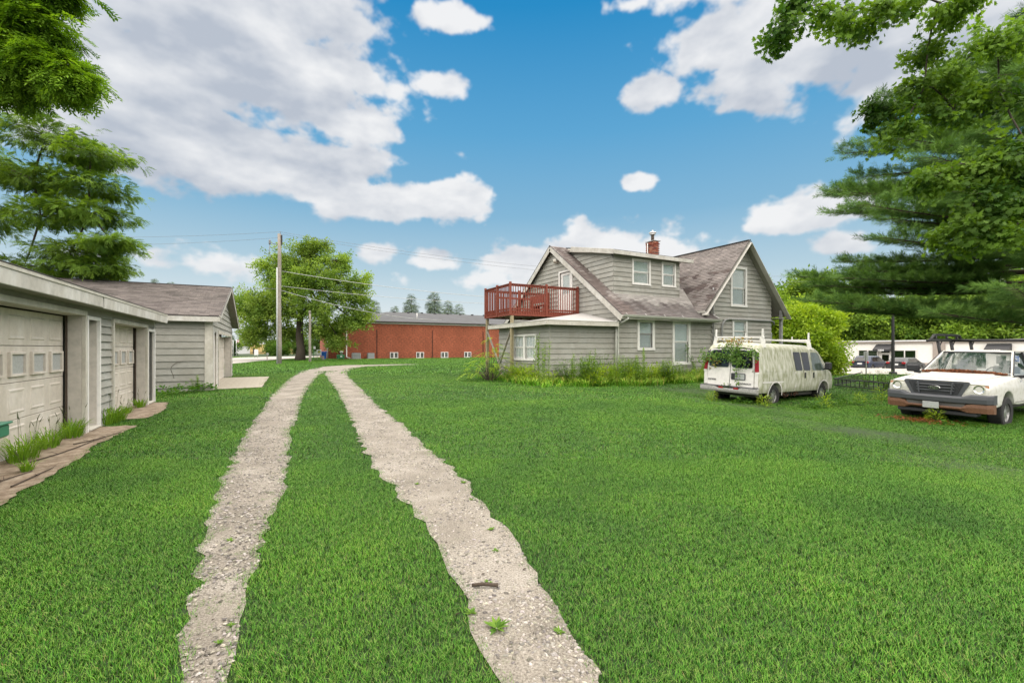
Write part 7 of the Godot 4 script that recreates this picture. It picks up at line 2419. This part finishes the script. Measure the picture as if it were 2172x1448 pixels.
func pine() -> void:
	var foot := Vector3(26.6, ground_y(26.6, -5.2), -5.2)
	var t := thing("pine_tree", "large white pine with long flat boughs reaching left over the pickup", "tree", foot, 0.0, "trees round the yard")
	var r2 := RandomNumberGenerator.new()
	r2.seed = 17
	var wood := MB.new()
	wood.tube([Vector3(0, -0.2, 0), Vector3(0.05, 4, 0), Vector3(-0.05, 9, 0.1), Vector3(0, 15, 0)], [0.42, 0.34, 0.22, 0.05], 12)
	var bufs := [PackedFloat32Array(), PackedFloat32Array(), PackedFloat32Array()]
	var ns := [0, 0, 0]
	var boughs := []
	# to the left (as seen): long boughs at set heights
	for q in [[2.9, 8.6], [3.4, 9.4], [4.2, 9.9], [4.7, 8.8], [5.6, 8.4], [6.3, 9.0], [6.9, 7.8], [7.7, 7.9], [8.5, 8.3], [9.2, 7.4], [10.0, 6.9], [10.8, 6.4], [11.8, 5.6], [12.8, 4.4]]:
		for s in 3:
			boughs.append([q[0] + r2.randf_range(-0.25, 0.25), q[1] * r2.randf_range(0.72, 1.02), PI + 0.49 + r2.randf_range(-0.62, 0.62)])
	for k in 22:
		boughs.append([r2.randf_range(4.5, 13.0), r2.randf_range(4.0, 6.5), r2.randf() * TAU])
	for b in boughs:
		var dir := Vector3(cos(b[2]), 0, sin(b[2]))
		var ln: float = b[1]
		var pts := []
		var rad := []
		for k in 7:
			var s := k / 6.0
			pts.append(Vector3(0, b[0] - 0.05 * ln * s + 0.085 * ln * s * s, 0) + dir * ln * s)
			rad.append(lerpf(0.075, 0.008, s))
		wood.tube(pts, rad, 5, false)
		var n := int(ln * 5.2)
		for k in n:
			var s := lerpf(0.28, 1.0, k / float(n - 1))
			var at: Vector3 = pts[0].lerp(pts[6], s)
			at.y = b[0] - 0.05 * ln * s + 0.085 * ln * s * s
			var side := dir.cross(Vector3.UP) * (1.0 if k % 2 == 0 else -1.0)
			var tl := r2.randf_range(0.5, 1.25) * (1.15 - s * 0.55)
			var td := (side * 0.85 + dir * 0.75 + Vector3(0, 0.12, 0)).normalized()
			wood.tube([at, at + td * tl], [0.012, 0.004], 3, false)
			var m := int(tl / 0.085)
			for j in m:
				var p := at + td * tl * (j + 1.0) / m + Vector3(r2.randfn() * 0.05, r2.randfn() * 0.03 + 0.02, r2.randfn() * 0.05)
				var d := (td + Vector3(r2.randfn() * 0.4, r2.randf_range(-0.05, 0.55), r2.randfn() * 0.4)).normalized()
				var c := Color(0.065, 0.15, 0.036).lerp(Color(0.19, 0.33, 0.07), r2.randf())
				var v := r2.randi() % 3
				put_copy(bufs[v], Transform3D(aim(d, r2.randf() * TAU).scaled(Vector3.ONE * r2.randf_range(0.9, 1.5)), p), c)
				ns[v] += 1
	put(wood.mesh(true), "trunk", mats["bark_pine"], t)
	var crown := holder("crown", t)
	for v in 3:
		copies("foliage", spray("pine", 50 + v), mats["needle"], bufs[v], ns[v], crown).set_meta("kind", "stuff")

# ---------- plants ----------
func weed_mesh(kind: String, sd: int) -> Array:   # [foliage, flowers]
	var r2 := RandomNumberGenerator.new()
	r2.seed = sd
	var m := MB.new()
	var f := MB.new()
	match kind:
		"tall":
			for s in 3 + r2.randi() % 3:
				var foot := Vector3(r2.randf_range(-0.14, 0.14), 0, r2.randf_range(-0.14, 0.14))
				var hgt := r2.randf_range(0.7, 1.0)
				var lean := Vector3(r2.randf_range(-0.12, 0.12), 0, r2.randf_range(-0.12, 0.12))
				m.col = Color(0.16, 0.26, 0.06)
				m.tube([foot, foot + lean * 0.4 + Vector3(0, hgt * 0.5, 0), foot + lean + Vector3(0, hgt, 0)], [0.010, 0.008, 0.003], 4, false)
				for k in 70:
					var t := lerpf(0.12, 1.0, k / 69.0)
					var a := k * 2.4
					m.col = Color(0.13, 0.26, 0.030).lerp(Color(0.30, 0.46, 0.06), r2.randf()) * r2.randf_range(0.8, 1.2)
					leaf_quad(m, foot + lean * t * t + Vector3(0, hgt * t, 0), Vector3(cos(a), r2.randf_range(-0.2, 0.65), sin(a)).normalized(), Vector3.UP, r2.randf_range(0.11, 0.20) * (1.15 - t * 0.55), 0.036)
		"aster":
			for s in 9:
				var a0 := r2.randf() * TAU
				var out := Vector3(cos(a0), 0, sin(a0))
				var hgt := r2.randf_range(0.6, 1.0)
				var tip := out * r2.randf_range(0.12, 0.45) + Vector3(0, hgt, 0)
				m.col = Color(0.13, 0.21, 0.06)
				m.tube([Vector3.ZERO, tip * 0.5 + Vector3(0, 0.08, 0), tip], [0.007, 0.005, 0.002], 3, false)
				for k in 30:
					var t := lerpf(0.06, 1.0, r2.randf())
					var a := r2.randf() * TAU
					m.col = Color(0.08, 0.18, 0.030).lerp(Color(0.20, 0.34, 0.06), r2.randf())
					leaf_quad(m, tip * t + Vector3(r2.randfn(), r2.randfn() * 0.6, r2.randfn()) * 0.06, Vector3(cos(a), r2.randf_range(-0.3, 0.5), sin(a)).normalized(), Vector3.UP, r2.randf_range(0.09, 0.17), 0.038)
				for k in 4:
					var p := tip * r2.randf_range(0.7, 1.02) + Vector3(r2.randfn(), r2.randfn(), r2.randfn()) * 0.05
					for j in 5:
						var a := TAU * j / 5.0
						leaf_quad(f, p, Vector3(cos(a), 0.35, sin(a)).normalized(), Vector3.UP, 0.020, 0.014)
		"bright":
			for k in 150:
				var a := r2.randf() * TAU
				var q := 0.34 * sqrt(r2.randf())
				var y := r2.randf_range(0.05, 0.9) * (1.0 - q)
				m.col = Color(0.22, 0.36, 0.030).lerp(Color(0.42, 0.54, 0.06), r2.randf())
				leaf_quad(m, Vector3(cos(a) * q, y, sin(a) * q), Vector3(cos(a), r2.randf_range(0.0, 1.1), sin(a)).normalized(), Vector3.UP, r2.randf_range(0.12, 0.25), 0.032)
			for k in 7:
				var a := r2.randf() * TAU
				m.col = Color(0.16, 0.24, 0.06)
				m.tube([Vector3.ZERO, Vector3(cos(a) * 0.22, r2.randf_range(0.5, 0.95), sin(a) * 0.22)], [0.006, 0.003], 3, false)
		"mound":
			for k in 130:
				var a := r2.randf() * TAU
				var q := 0.42 * sqrt(r2.randf())
				var y := (0.42 - q * 0.6) * r2.randf_range(0.35, 1.0)
				m.col = Color(0.045, 0.125, 0.022).lerp(Color(0.13, 0.27, 0.045), r2.randf())
				var p := Vector3(cos(a) * q, y, sin(a) * q)
				var d := Vector3(cos(a) + r2.randfn() * 0.5, r2.randf_range(-0.25, 0.6), sin(a) + r2.randfn() * 0.5).normalized()
				leaf_quad(m, p, d, (Vector3.UP + Vector3(r2.randfn(), 0, r2.randfn()) * 0.4).normalized(), r2.randf_range(0.08, 0.15), r2.randf_range(0.06, 0.10))
		"rosette":
			for k in 16:
				var a := k * 2.4
				m.col = Color(0.09, 0.20, 0.030).lerp(Color(0.20, 0.34, 0.05), r2.randf())
				leaf_quad(m, Vector3.ZERO, Vector3(cos(a), r2.randf_range(0.15, 0.7), sin(a)).normalized(), Vector3.UP, r2.randf_range(0.05, 0.10), 0.026)
	return [m.mesh(), f.mesh() if f.v.size() else null]

func weed(kind: String, variant: int, label: String, group: String, at: Vector3, size: Vector3, called := "weed") -> void:
	var key := "weed %s %d" % [kind, variant]
	if not shapes.has(key):
		shapes[key] = weed_mesh(kind, 300 + variant * 7 + kind.length())
	var w := thing(called, label, "weed", at, rng.randf() * TAU, group)
	w.scale = size
	put(shapes[key][0], "foliage", mats["leaf"], w)
	if shapes[key][1] != null:
		put(shapes[key][1], "flowers", mats["petal"], w)

func build_plants() -> void:
	var r2 := RandomNumberGenerator.new()
	r2.seed = 22
	# along the house front and round the deck posts
	var names := {"tall": "tall leafy weed stems", "aster": "bushy weed with tiny pale flowers", "bright": "low yellow-green weed clump", "mound": "dark broad-leaved weed mound"}
	for k in 150:
		var x := r2.randf_range(9.9, 23.0)
		var z := -17.15 + pow(r2.randf(), 1.3) * 1.9
		if x < 11.4:
			z = r2.randf_range(-21.5, -16.4)
			if x > 10.9 and z < -17.3:
				x -= 0.6
		var pick := r2.randf()
		var kind := "bright" if pick < 0.38 else ("aster" if pick < 0.64 else ("tall" if pick < 0.86 else "mound"))
		var s := r2.randf_range(0.75, 1.15)
		if kind == "tall":
			s = r2.randf_range(1.0, 1.85) if x < 16.5 else r2.randf_range(0.7, 1.1)
		elif kind == "aster":
			s = r2.randf_range(0.9, 1.35) if x < 16.8 else r2.randf_range(0.6, 0.9)
		elif x > 17.0:
			s *= 0.85
		weed(kind, r2.randi() % 4, names[kind] + where_in_bed(x), "weeds along the house", Vector3(x, ground_y(x, z) - 0.02, z), Vector3(1.0, s, 1.0) * lerpf(1.0, s, 0.4))
	# uncut grass between them
	var buf := PackedFloat32Array()
	var n := 0
	for k in 900:
		var x := r2.randf_range(9.6, 23.6)
		var z := -17.2 + r2.randf() * 2.3
		if x < 11.2:
			z = r2.randf_range(-22.0, -15.6)
		var t := r2.randf_range(0.7, 1.2)
		put_copy(buf, Transform3D(Basis(Vector3.UP, r2.randf() * TAU).scaled(Vector3(1, r2.randf_range(0.5, 1.3), 1)), Vector3(x, ground_y(x, z), z)), Color(t * 2.6, t * 1.9, t * 1.6))
		n += 1
	var tg := copies("tall_grass", grass_tuft(501, 46, 0.16, 0.34, 0.012), mats["blade"], buf, n, self)
	tag(tg, "uncut grass growing between the weeds along the house", "grass", "", "stuff")
	sumac()
	# uncut clumps against the garage doors
	var spots := [[-3.10, -8.9], [-3.14, -9.85], [-3.12, -10.8], [-3.0, -12.45], [-2.95, -12.9], [-3.1, -14.2], [-3.1, -15.4], [-2.78, -8.1]]
	var tell := ["large grass clump at the near garage door's left", "grass clump before the middle of the near garage door", "grass clump at the near door's right jamb", "dense grass clump under the strip of siding between doors", "grass clump left of the second garage door", "grass clump before the second garage door", "grass clump at the second door's right jamb", "small pale grass clump on the concrete apron"]
	for k in 8:
		var g := thing("grass_clump", tell[k], "grass clump", Vector3(spots[k][0], 0.01, spots[k][1]), 0.0, "grass clumps along the garage")
		var big: float = [1.0, 0.85, 0.9, 1.05, 0.7, 0.55, 0.7, 0.4][k]
		put(long_grass(600 + k, int(150 * big), 0.24 * big, 0.36 * big), "blades", mats["leaf"], g)
	for k in 3:
		weed("mound", k, ["dark leafy mound at the foot of the rear garage wall, nearest the front garage", "dark leafy mound in the middle of the rear garage wall", "tallest leafy plant by the rear garage corner"][k], "plants at the rear garage", Vector3([-3.15, -2.75, -2.2][k], 0, [-18.6, -19.6, -20.1][k]), Vector3.ONE * [1.05, 1.0, 0.95][k], "leafy_plant")
	weed("tall", 1, "upright weed beside the rear garage corner board", "plants at the rear garage", Vector3(-2.35, 0, -20.15), Vector3(0.8, 0.65, 0.8), "leafy_plant")
	# small weeds in the ruts
	var ruts := [[1.13, -2.32], [1.06, -2.52], [1.3, -2.8], [1.55, -3.2], [1.42, -2.12], [1.5, -5.2], [-0.3, -4.4], [-0.25, -2.9], [-0.2, -3.05], [1.85, -4.4], [1.7, -3.6], [2.0, -5.0]]
	for k in ruts.size():
		weed("rosette", k % 4, "small rosette weed growing in a gravel rut" if k else "largest rosette weed in the right-hand rut", "weeds in the ruts", Vector3(ruts[k][0], 0.012, ruts[k][1]), Vector3.ONE * (1.0 if k == 0 else r2.randf_range(0.35, 0.6)))
	# round the vehicles
	for q in [[13.3, -9.4, "mound", 0.7], [13.2, -8.6, "bright", 0.55], [14.2, -7.75, "mound", 0.8], [14.75, -7.7, "bright", 0.6], [16.2, -7.7, "mound", 0.75], [17.0, -7.8, "bright", 0.5], [15.4, -7.7, "mound", 0.5], [12.9, -10.2, "bright", 0.5], [18.6, -7.9, "bright", 0.6], [13.9, -4.6, "mound", 0.45], [14.1, -4.9, "bright", 0.5], [14.2, -4.3, "mound", 0.4], [15.2, -3.5, "mound", 0.5], [16.0, -3.5, "mound", 0.5]]:
		weed(q[2], r2.randi() % 4, "low weed growing round the van's wheels and sill" if q[1] < -6.0 else "low weed growing round the pickup's front wheel", "weeds round the vehicles", Vector3(q[0], ground_y(q[0], q[1]) - 0.03, q[1]), Vector3.ONE * q[3])
	for q in [[23.6, -10.6], [24.6, -10.3], [23.0, -9.6], [25.4, -10.9], [22.4, -8.7], [26.0, -9.8]]:
		weed("aster", r2.randi() % 4, "pale-flowered weed behind the black railing frame", "weeds behind the railing", Vector3(q[0], ground_y(q[0], q[1]), q[1]), Vector3(0.9, 0.8, 0.9))
	ivy()

func long_grass(sd: int, count: int, radius: float, hgt: float) -> ArrayMesh:
	var r2 := RandomNumberGenerator.new()
	r2.seed = sd
	var m := MB.new()
	for k in count:
		var a := r2.randf() * TAU
		var q := radius * sqrt(r2.randf())
		var base := Vector3(cos(a) * q * 0.6, 0, sin(a) * q)
		var out := Vector3(cos(a) + r2.randfn() * 0.4, 0, sin(a) + r2.randfn() * 0.4).normalized()
		var h := hgt * r2.randf_range(0.5, 1.2)
		var bend := h * r2.randf_range(0.3, 1.1)
		var side := Vector3(-out.z, 0, out.x) * r2.randf_range(0.004, 0.007)
		m.col = Color(0.11, 0.25, 0.022).lerp(Color(0.26, 0.42, 0.05), r2.randf())
		var p1 := base + Vector3(0, h * 0.55, 0) + out * bend * 0.25
		var p2 := base + Vector3(0, h * 0.85, 0) + out * bend * 0.65
		var p3 := base + Vector3(0, h * 0.8, 0) + out * bend
		m.quad(base - side, p1 - side, p1 + side, base + side)
		m.quad(p1 - side, p2 - side * 0.7, p2 + side * 0.7, p1 + side)
		m.tri(p2 - side * 0.7, p3, p2 + side * 0.7)
		if k % 22 == 0:
			m.col = Color(0.10, 0.12, 0.05)
			var tip := base + Vector3(out.x * 0.08, hgt * r2.randf_range(1.2, 1.7), out.z * 0.08)
			m.tube([base, tip], [0.002, 0.0015], 3, false)
			m.tube([tip, tip + Vector3(out.x * 0.03, 0.07, out.z * 0.03)], [0.006, 0.002], 4, false)
	return m.mesh()

func sumac() -> void:
	var s := thing("sumac_bush", "bright green sumac bush with feathery leaves below the deck corner", "bush", Vector3(9.55, 0, -20.3))
	var r2 := RandomNumberGenerator.new()
	r2.seed = 44
	var wood := MB.new()
	wood.col = Color(0.2, 0.16, 0.1)
	for k in 95:
		var a := r2.randf() * TAU
		var q := 1.15 * sqrt(r2.randf())
		var top := Vector3(cos(a) * q, lerpf(2.15, 0.5, q / 1.15) * r2.randf_range(0.7, 1.05), sin(a) * q)
		if k % 3 == 0:
			wood.tube([Vector3(cos(a) * 0.12, -0.05, sin(a) * 0.12), top * 0.6 + Vector3(0, 0.1, 0), top], [0.018, 0.012, 0.006], 4, false)
		var m := MB.new()
		var dir := Vector3(cos(a) + r2.randfn() * 0.5, r2.randf_range(-0.1, 0.55), sin(a) + r2.randfn() * 0.5).normalized()
		var side := dir.cross(Vector3.UP).normalized()
		var col := Color(0.20, 0.38, 0.03).lerp(Color(0.42, 0.55, 0.06), r2.randf())
		if r2.randf() < 0.3:
			col = Color(0.05, 0.16, 0.025)
		for j in 9:
			var t := 0.10 + j * 0.055
			var p := top + dir * t - Vector3(0, t * t * 0.9, 0)
			m.col = col * r2.randf_range(0.85, 1.15)
			for sg in [-1.0, 1.0]:
				leaf_quad(m, p, (side * sg + dir * 0.45 - Vector3(0, 0.25, 0)).normalized(), Vector3.UP, 0.17 - absf(j - 4.0) * 0.014, 0.05)
		put(m.mesh(), "leaf_frond", mats["leaf"], s)
	put(wood.mesh(), "stems", mats["bark"], s)

func ivy() -> void:
	var van: Node3D = get_node("work_van")
	var iv := thing("ivy_vine", "ivy trailing over the van's rear doors and roof edge", "vine")
	iv.transform = van.transform
	var r2 := RandomNumberGenerator.new()
	r2.seed = 52
	var m := MB.new()
	var wood := MB.new()
	var masses := [[0.20, 1.62, 0.34, 0.22, 260, 0], [0.35, 1.42, 0.22, 0.22, 150, 0], [0.28, 1.15, 0.10, 0.20, 40, 0], [0.34, 0.72, 0.06, 0.12, 18, 0], [-0.30, 1.60, 0.40, 0.14, 170, 0], [-0.62, 1.55, 0.26, 0.16, 110, 0], [-0.95, 1.52, 0.16, 0.26, 110, 0], [0.02, 1.90, 0.36, 0.12, 130, 1], [0.10, 2.10, 0.32, 0.12, 170, 2], [0.72, 1.72, 0.16, 0.12, 60, 0], [0.92, 1.62, 0.08, 0.22, 40, 0], [-0.1, 0.60, 0.14, 0.10, 30, 0], [-0.5, 1.38, 0.14, 0.14, 50, 3]]
	for q in masses:
		for k in int(q[4] * 0.85):
			var z: float = q[0] + r2.randfn() * q[2] * 0.6
			var y: float = q[1] + r2.randfn() * q[3] * 0.6
			var x := -0.07 + maxf(0.0, y - 1.12) * 0.11 - absf(r2.randfn()) * 0.05
			if q[5] == 2:
				x += r2.randf_range(0.05, 0.35)
			m.col = Color(0.06, 0.145, 0.028).lerp(Color(0.19, 0.32, 0.07), r2.randf())
			if q[5] == 2 or (q[5] == 3 and r2.randf() < 0.7):
				m.col = Color(0.22, 0.26, 0.06).lerp(Color(0.33, 0.17, 0.07), r2.randf())
			var d := Vector3(-0.55 + r2.randfn() * 0.4, -0.55 + r2.randfn() * 0.5, r2.randfn() * 0.7).normalized()
			leaf_quad(m, Vector3(x, y, z), d, (Vector3(-1, 0.5, 0) + Vector3(0, r2.randfn(), r2.randfn()) * 0.4).normalized(), r2.randf_range(0.05, 0.09), r2.randf_range(0.035, 0.06))
	for q in [[0.2, 2.1, 0.28, 0.62], [-0.1, 2.0, -0.95, 1.4], [0.1, 2.0, 0.9, 1.3]]:
		wood.tube([Vector3(0.12, q[1], q[0]), Vector3(-0.06, 1.7, lerpf(q[0], q[2], 0.4)), Vector3(-0.07, q[3], q[2])], [0.010, 0.008, 0.004], 4, false)
	put(m.mesh(), "leaves", mats["leaf"], iv)
	put(wood.mesh(), "stems", mats["stick"], iv)
	var wv := thing("window_vine", "thin vine climbing the right side of the tall house window", "vine", Vector3(20.1, 0, -17.3))
	var l2 := MB.new()
	for k in 90:
		var t := r2.randf()
		var p := Vector3(-0.22 + sin(t * 5.0) * 0.10, 0.35 + t * 1.5, 0.03)
		if t < 0.4:
			p = Vector3(0.28 - t * 0.7, 0.3 + t * 2.2, 0.05)
		l2.col = Color(0.05, 0.12, 0.025).lerp(Color(0.14, 0.25, 0.05), r2.randf())
		leaf_quad(l2, p + Vector3(r2.randfn() * 0.07, r2.randfn() * 0.07, 0.01), Vector3(r2.randfn(), -0.6, 0.5).normalized(), Vector3(0, 0.3, 1), 0.09, 0.06)
	put(l2.mesh(), "leaves", mats["leaf"], wv)
	var st := MB.new()
	st.tube([Vector3(0.45, 0, 0.05), Vector3(0.3, 0.5, 0.04), Vector3(0.05, 1.0, 0.04), Vector3(-0.12, 1.5, 0.04), Vector3(-0.25, 1.9, 0.04)], [0.010, 0.010, 0.008, 0.006, 0.004], 4, false)
	put(st.mesh(), "stems", mats["stick"], wv)

# ---------- small things ----------
func build_small_things() -> void:
	var r2 := RandomNumberGenerator.new()
	r2.seed = 61
	var s := MB.new()
	s.tube([Vector3(1.17, 0.035, -2.78), Vector3(1.24, 0.037, -2.755), Vector3(1.30, 0.035, -2.715), Vector3(1.325, 0.035, -2.70)], [0.011, 0.012, 0.012, 0.014], 8)
	tag(put(s.mesh(true), "stick", mats["stick"], self), "short brown stick lying across the right-hand rut", "stick")
	# dead vine runners and twigs on the apron
	var runs := [[[-2.95, -8.6], [-2.80, -9.1], [-2.72, -9.6], [-2.66, -10.1], [-2.55, -10.6], [-2.5, -11.0]], [[-2.85, -9.9], [-2.72, -10.1], [-2.62, -10.5]], [[-2.62, -7.2], [-2.58, -7.7], [-2.52, -8.1]], [[-2.9, -7.0], [-2.82, -7.6], [-2.7, -8.0]]]
	for i in runs.size():
		var pts := []
		for p in runs[i]:
			pts.append(Vector3(p[0] + r2.randf_range(-0.02, 0.02), 0.035, p[1]))
		var o := MB.new()
		var rad := []
		for k in pts.size():
			rad.append(lerpf(0.010, 0.004, k / float(pts.size())))
		o.tube(pts, rad, 5)
		for k in 3:
			var a: Vector3 = pts[1 + k % (pts.size() - 1)]
			o.tube([a, a + Vector3(r2.randf_range(-0.12, 0.12), 0.03, r2.randf_range(-0.15, 0.15))], [0.004, 0.002], 4)
		tag(put(o.mesh(), "dead_runner", mats["stick"], self), ["longest dead vine runner crossing the concrete apron", "short forked twig beside the long vine runner", "dead twig at the apron's near grass edge", "dead twig on the near end of the apron"][i], "twig", "dead twigs on the apron")
	# leaf litter under the pickup's nose
	var lt := MB.new()
	for k in 260:
		var x := 13.95 + r2.randfn() * 0.28
		var z := -5.15 + r2.randfn() * 0.38
		lt.col = [Color(0.20, 0.07, 0.035), Color(0.14, 0.05, 0.03), Color(0.26, 0.11, 0.05)][r2.randi() % 3]
		leaf_quad(lt, Vector3(x, ground_y(x, z) + 0.045 + r2.randf() * 0.03, z), Vector3(r2.randfn(), 0.1, r2.randfn()).normalized(), Vector3.UP, 0.09, 0.05)
	tag(put(lt.mesh(), "leaf_litter", mats["leaf"], self), "reddish-brown dead leaves in the grass before the pickup", "leaves", "", "stuff")
	# a few crumbs of bark and dark leaves in the ruts
	var cr := MB.new()
	for k in 60:
		var t := r2.randf()
		var z := -lerpf(2.4, 14.0, t)
		var x := (lerpf(1.2, 2.3, t) if r2.randf() < 0.6 else lerpf(-0.28, 0.1, t)) + r2.randfn() * 0.12
		cr.col = Color(0.05, 0.035, 0.025)
		leaf_quad(cr, Vector3(x, 0.02, z), Vector3(r2.randfn(), 0.05, r2.randfn()).normalized(), Vector3.UP, r2.randf_range(0.02, 0.05), 0.014)
	tag(put(cr.mesh(), "bark_crumbs", mats["leaf"], self), "dark crumbs of bark and leaf scattered on the ruts", "debris", "", "stuff")
	# the end of a green lawn cart at the left edge
	var c := thing("lawn_cart", "green painted metal cart tray end at the left picture edge", "cart", Vector3(-2.88, 0, -6.95))
	board("tray", c, Vector3(0, 0.66, 0.0), Vector3(0.42, 0.15, 0.82), mats["green_paint"], 0.02)
	board("tray_lip", c, Vector3(0, 0.745, 0.0), Vector3(0.46, 0.025, 0.86), mats["green_paint"], 0.01)
	for z in [-0.3, 0.32]:
		board("leg", c, Vector3(0.0, 0.36, z), Vector3(0.3, 0.5, 0.04), mats["green_paint"])
		wheel(c, Vector3(0.0, 0.13, z + 0.05), 0.125, 0.06, 0.07, 1.0, 4)

func where_in_bed(x: float) -> String:
	var marks := [[10.4, " left of the near deck post"], [11.2, " beside the near deck post"], [12.2, " at the low addition's corner"], [13.2, " under the outlet box on the addition"], [14.3, " between outlet box and downspout"], [15.4, " at the foot of the downspout"], [16.4, " between downspout and short window"], [17.6, " below the short front window"], [18.9, " between the two front windows"], [20.2, " below the tall front window"], [21.4, " right of the tall front window"]]
	for m in marks:
		if x < m[0]:
			return m[1]
	return " by the wing wall behind the van"
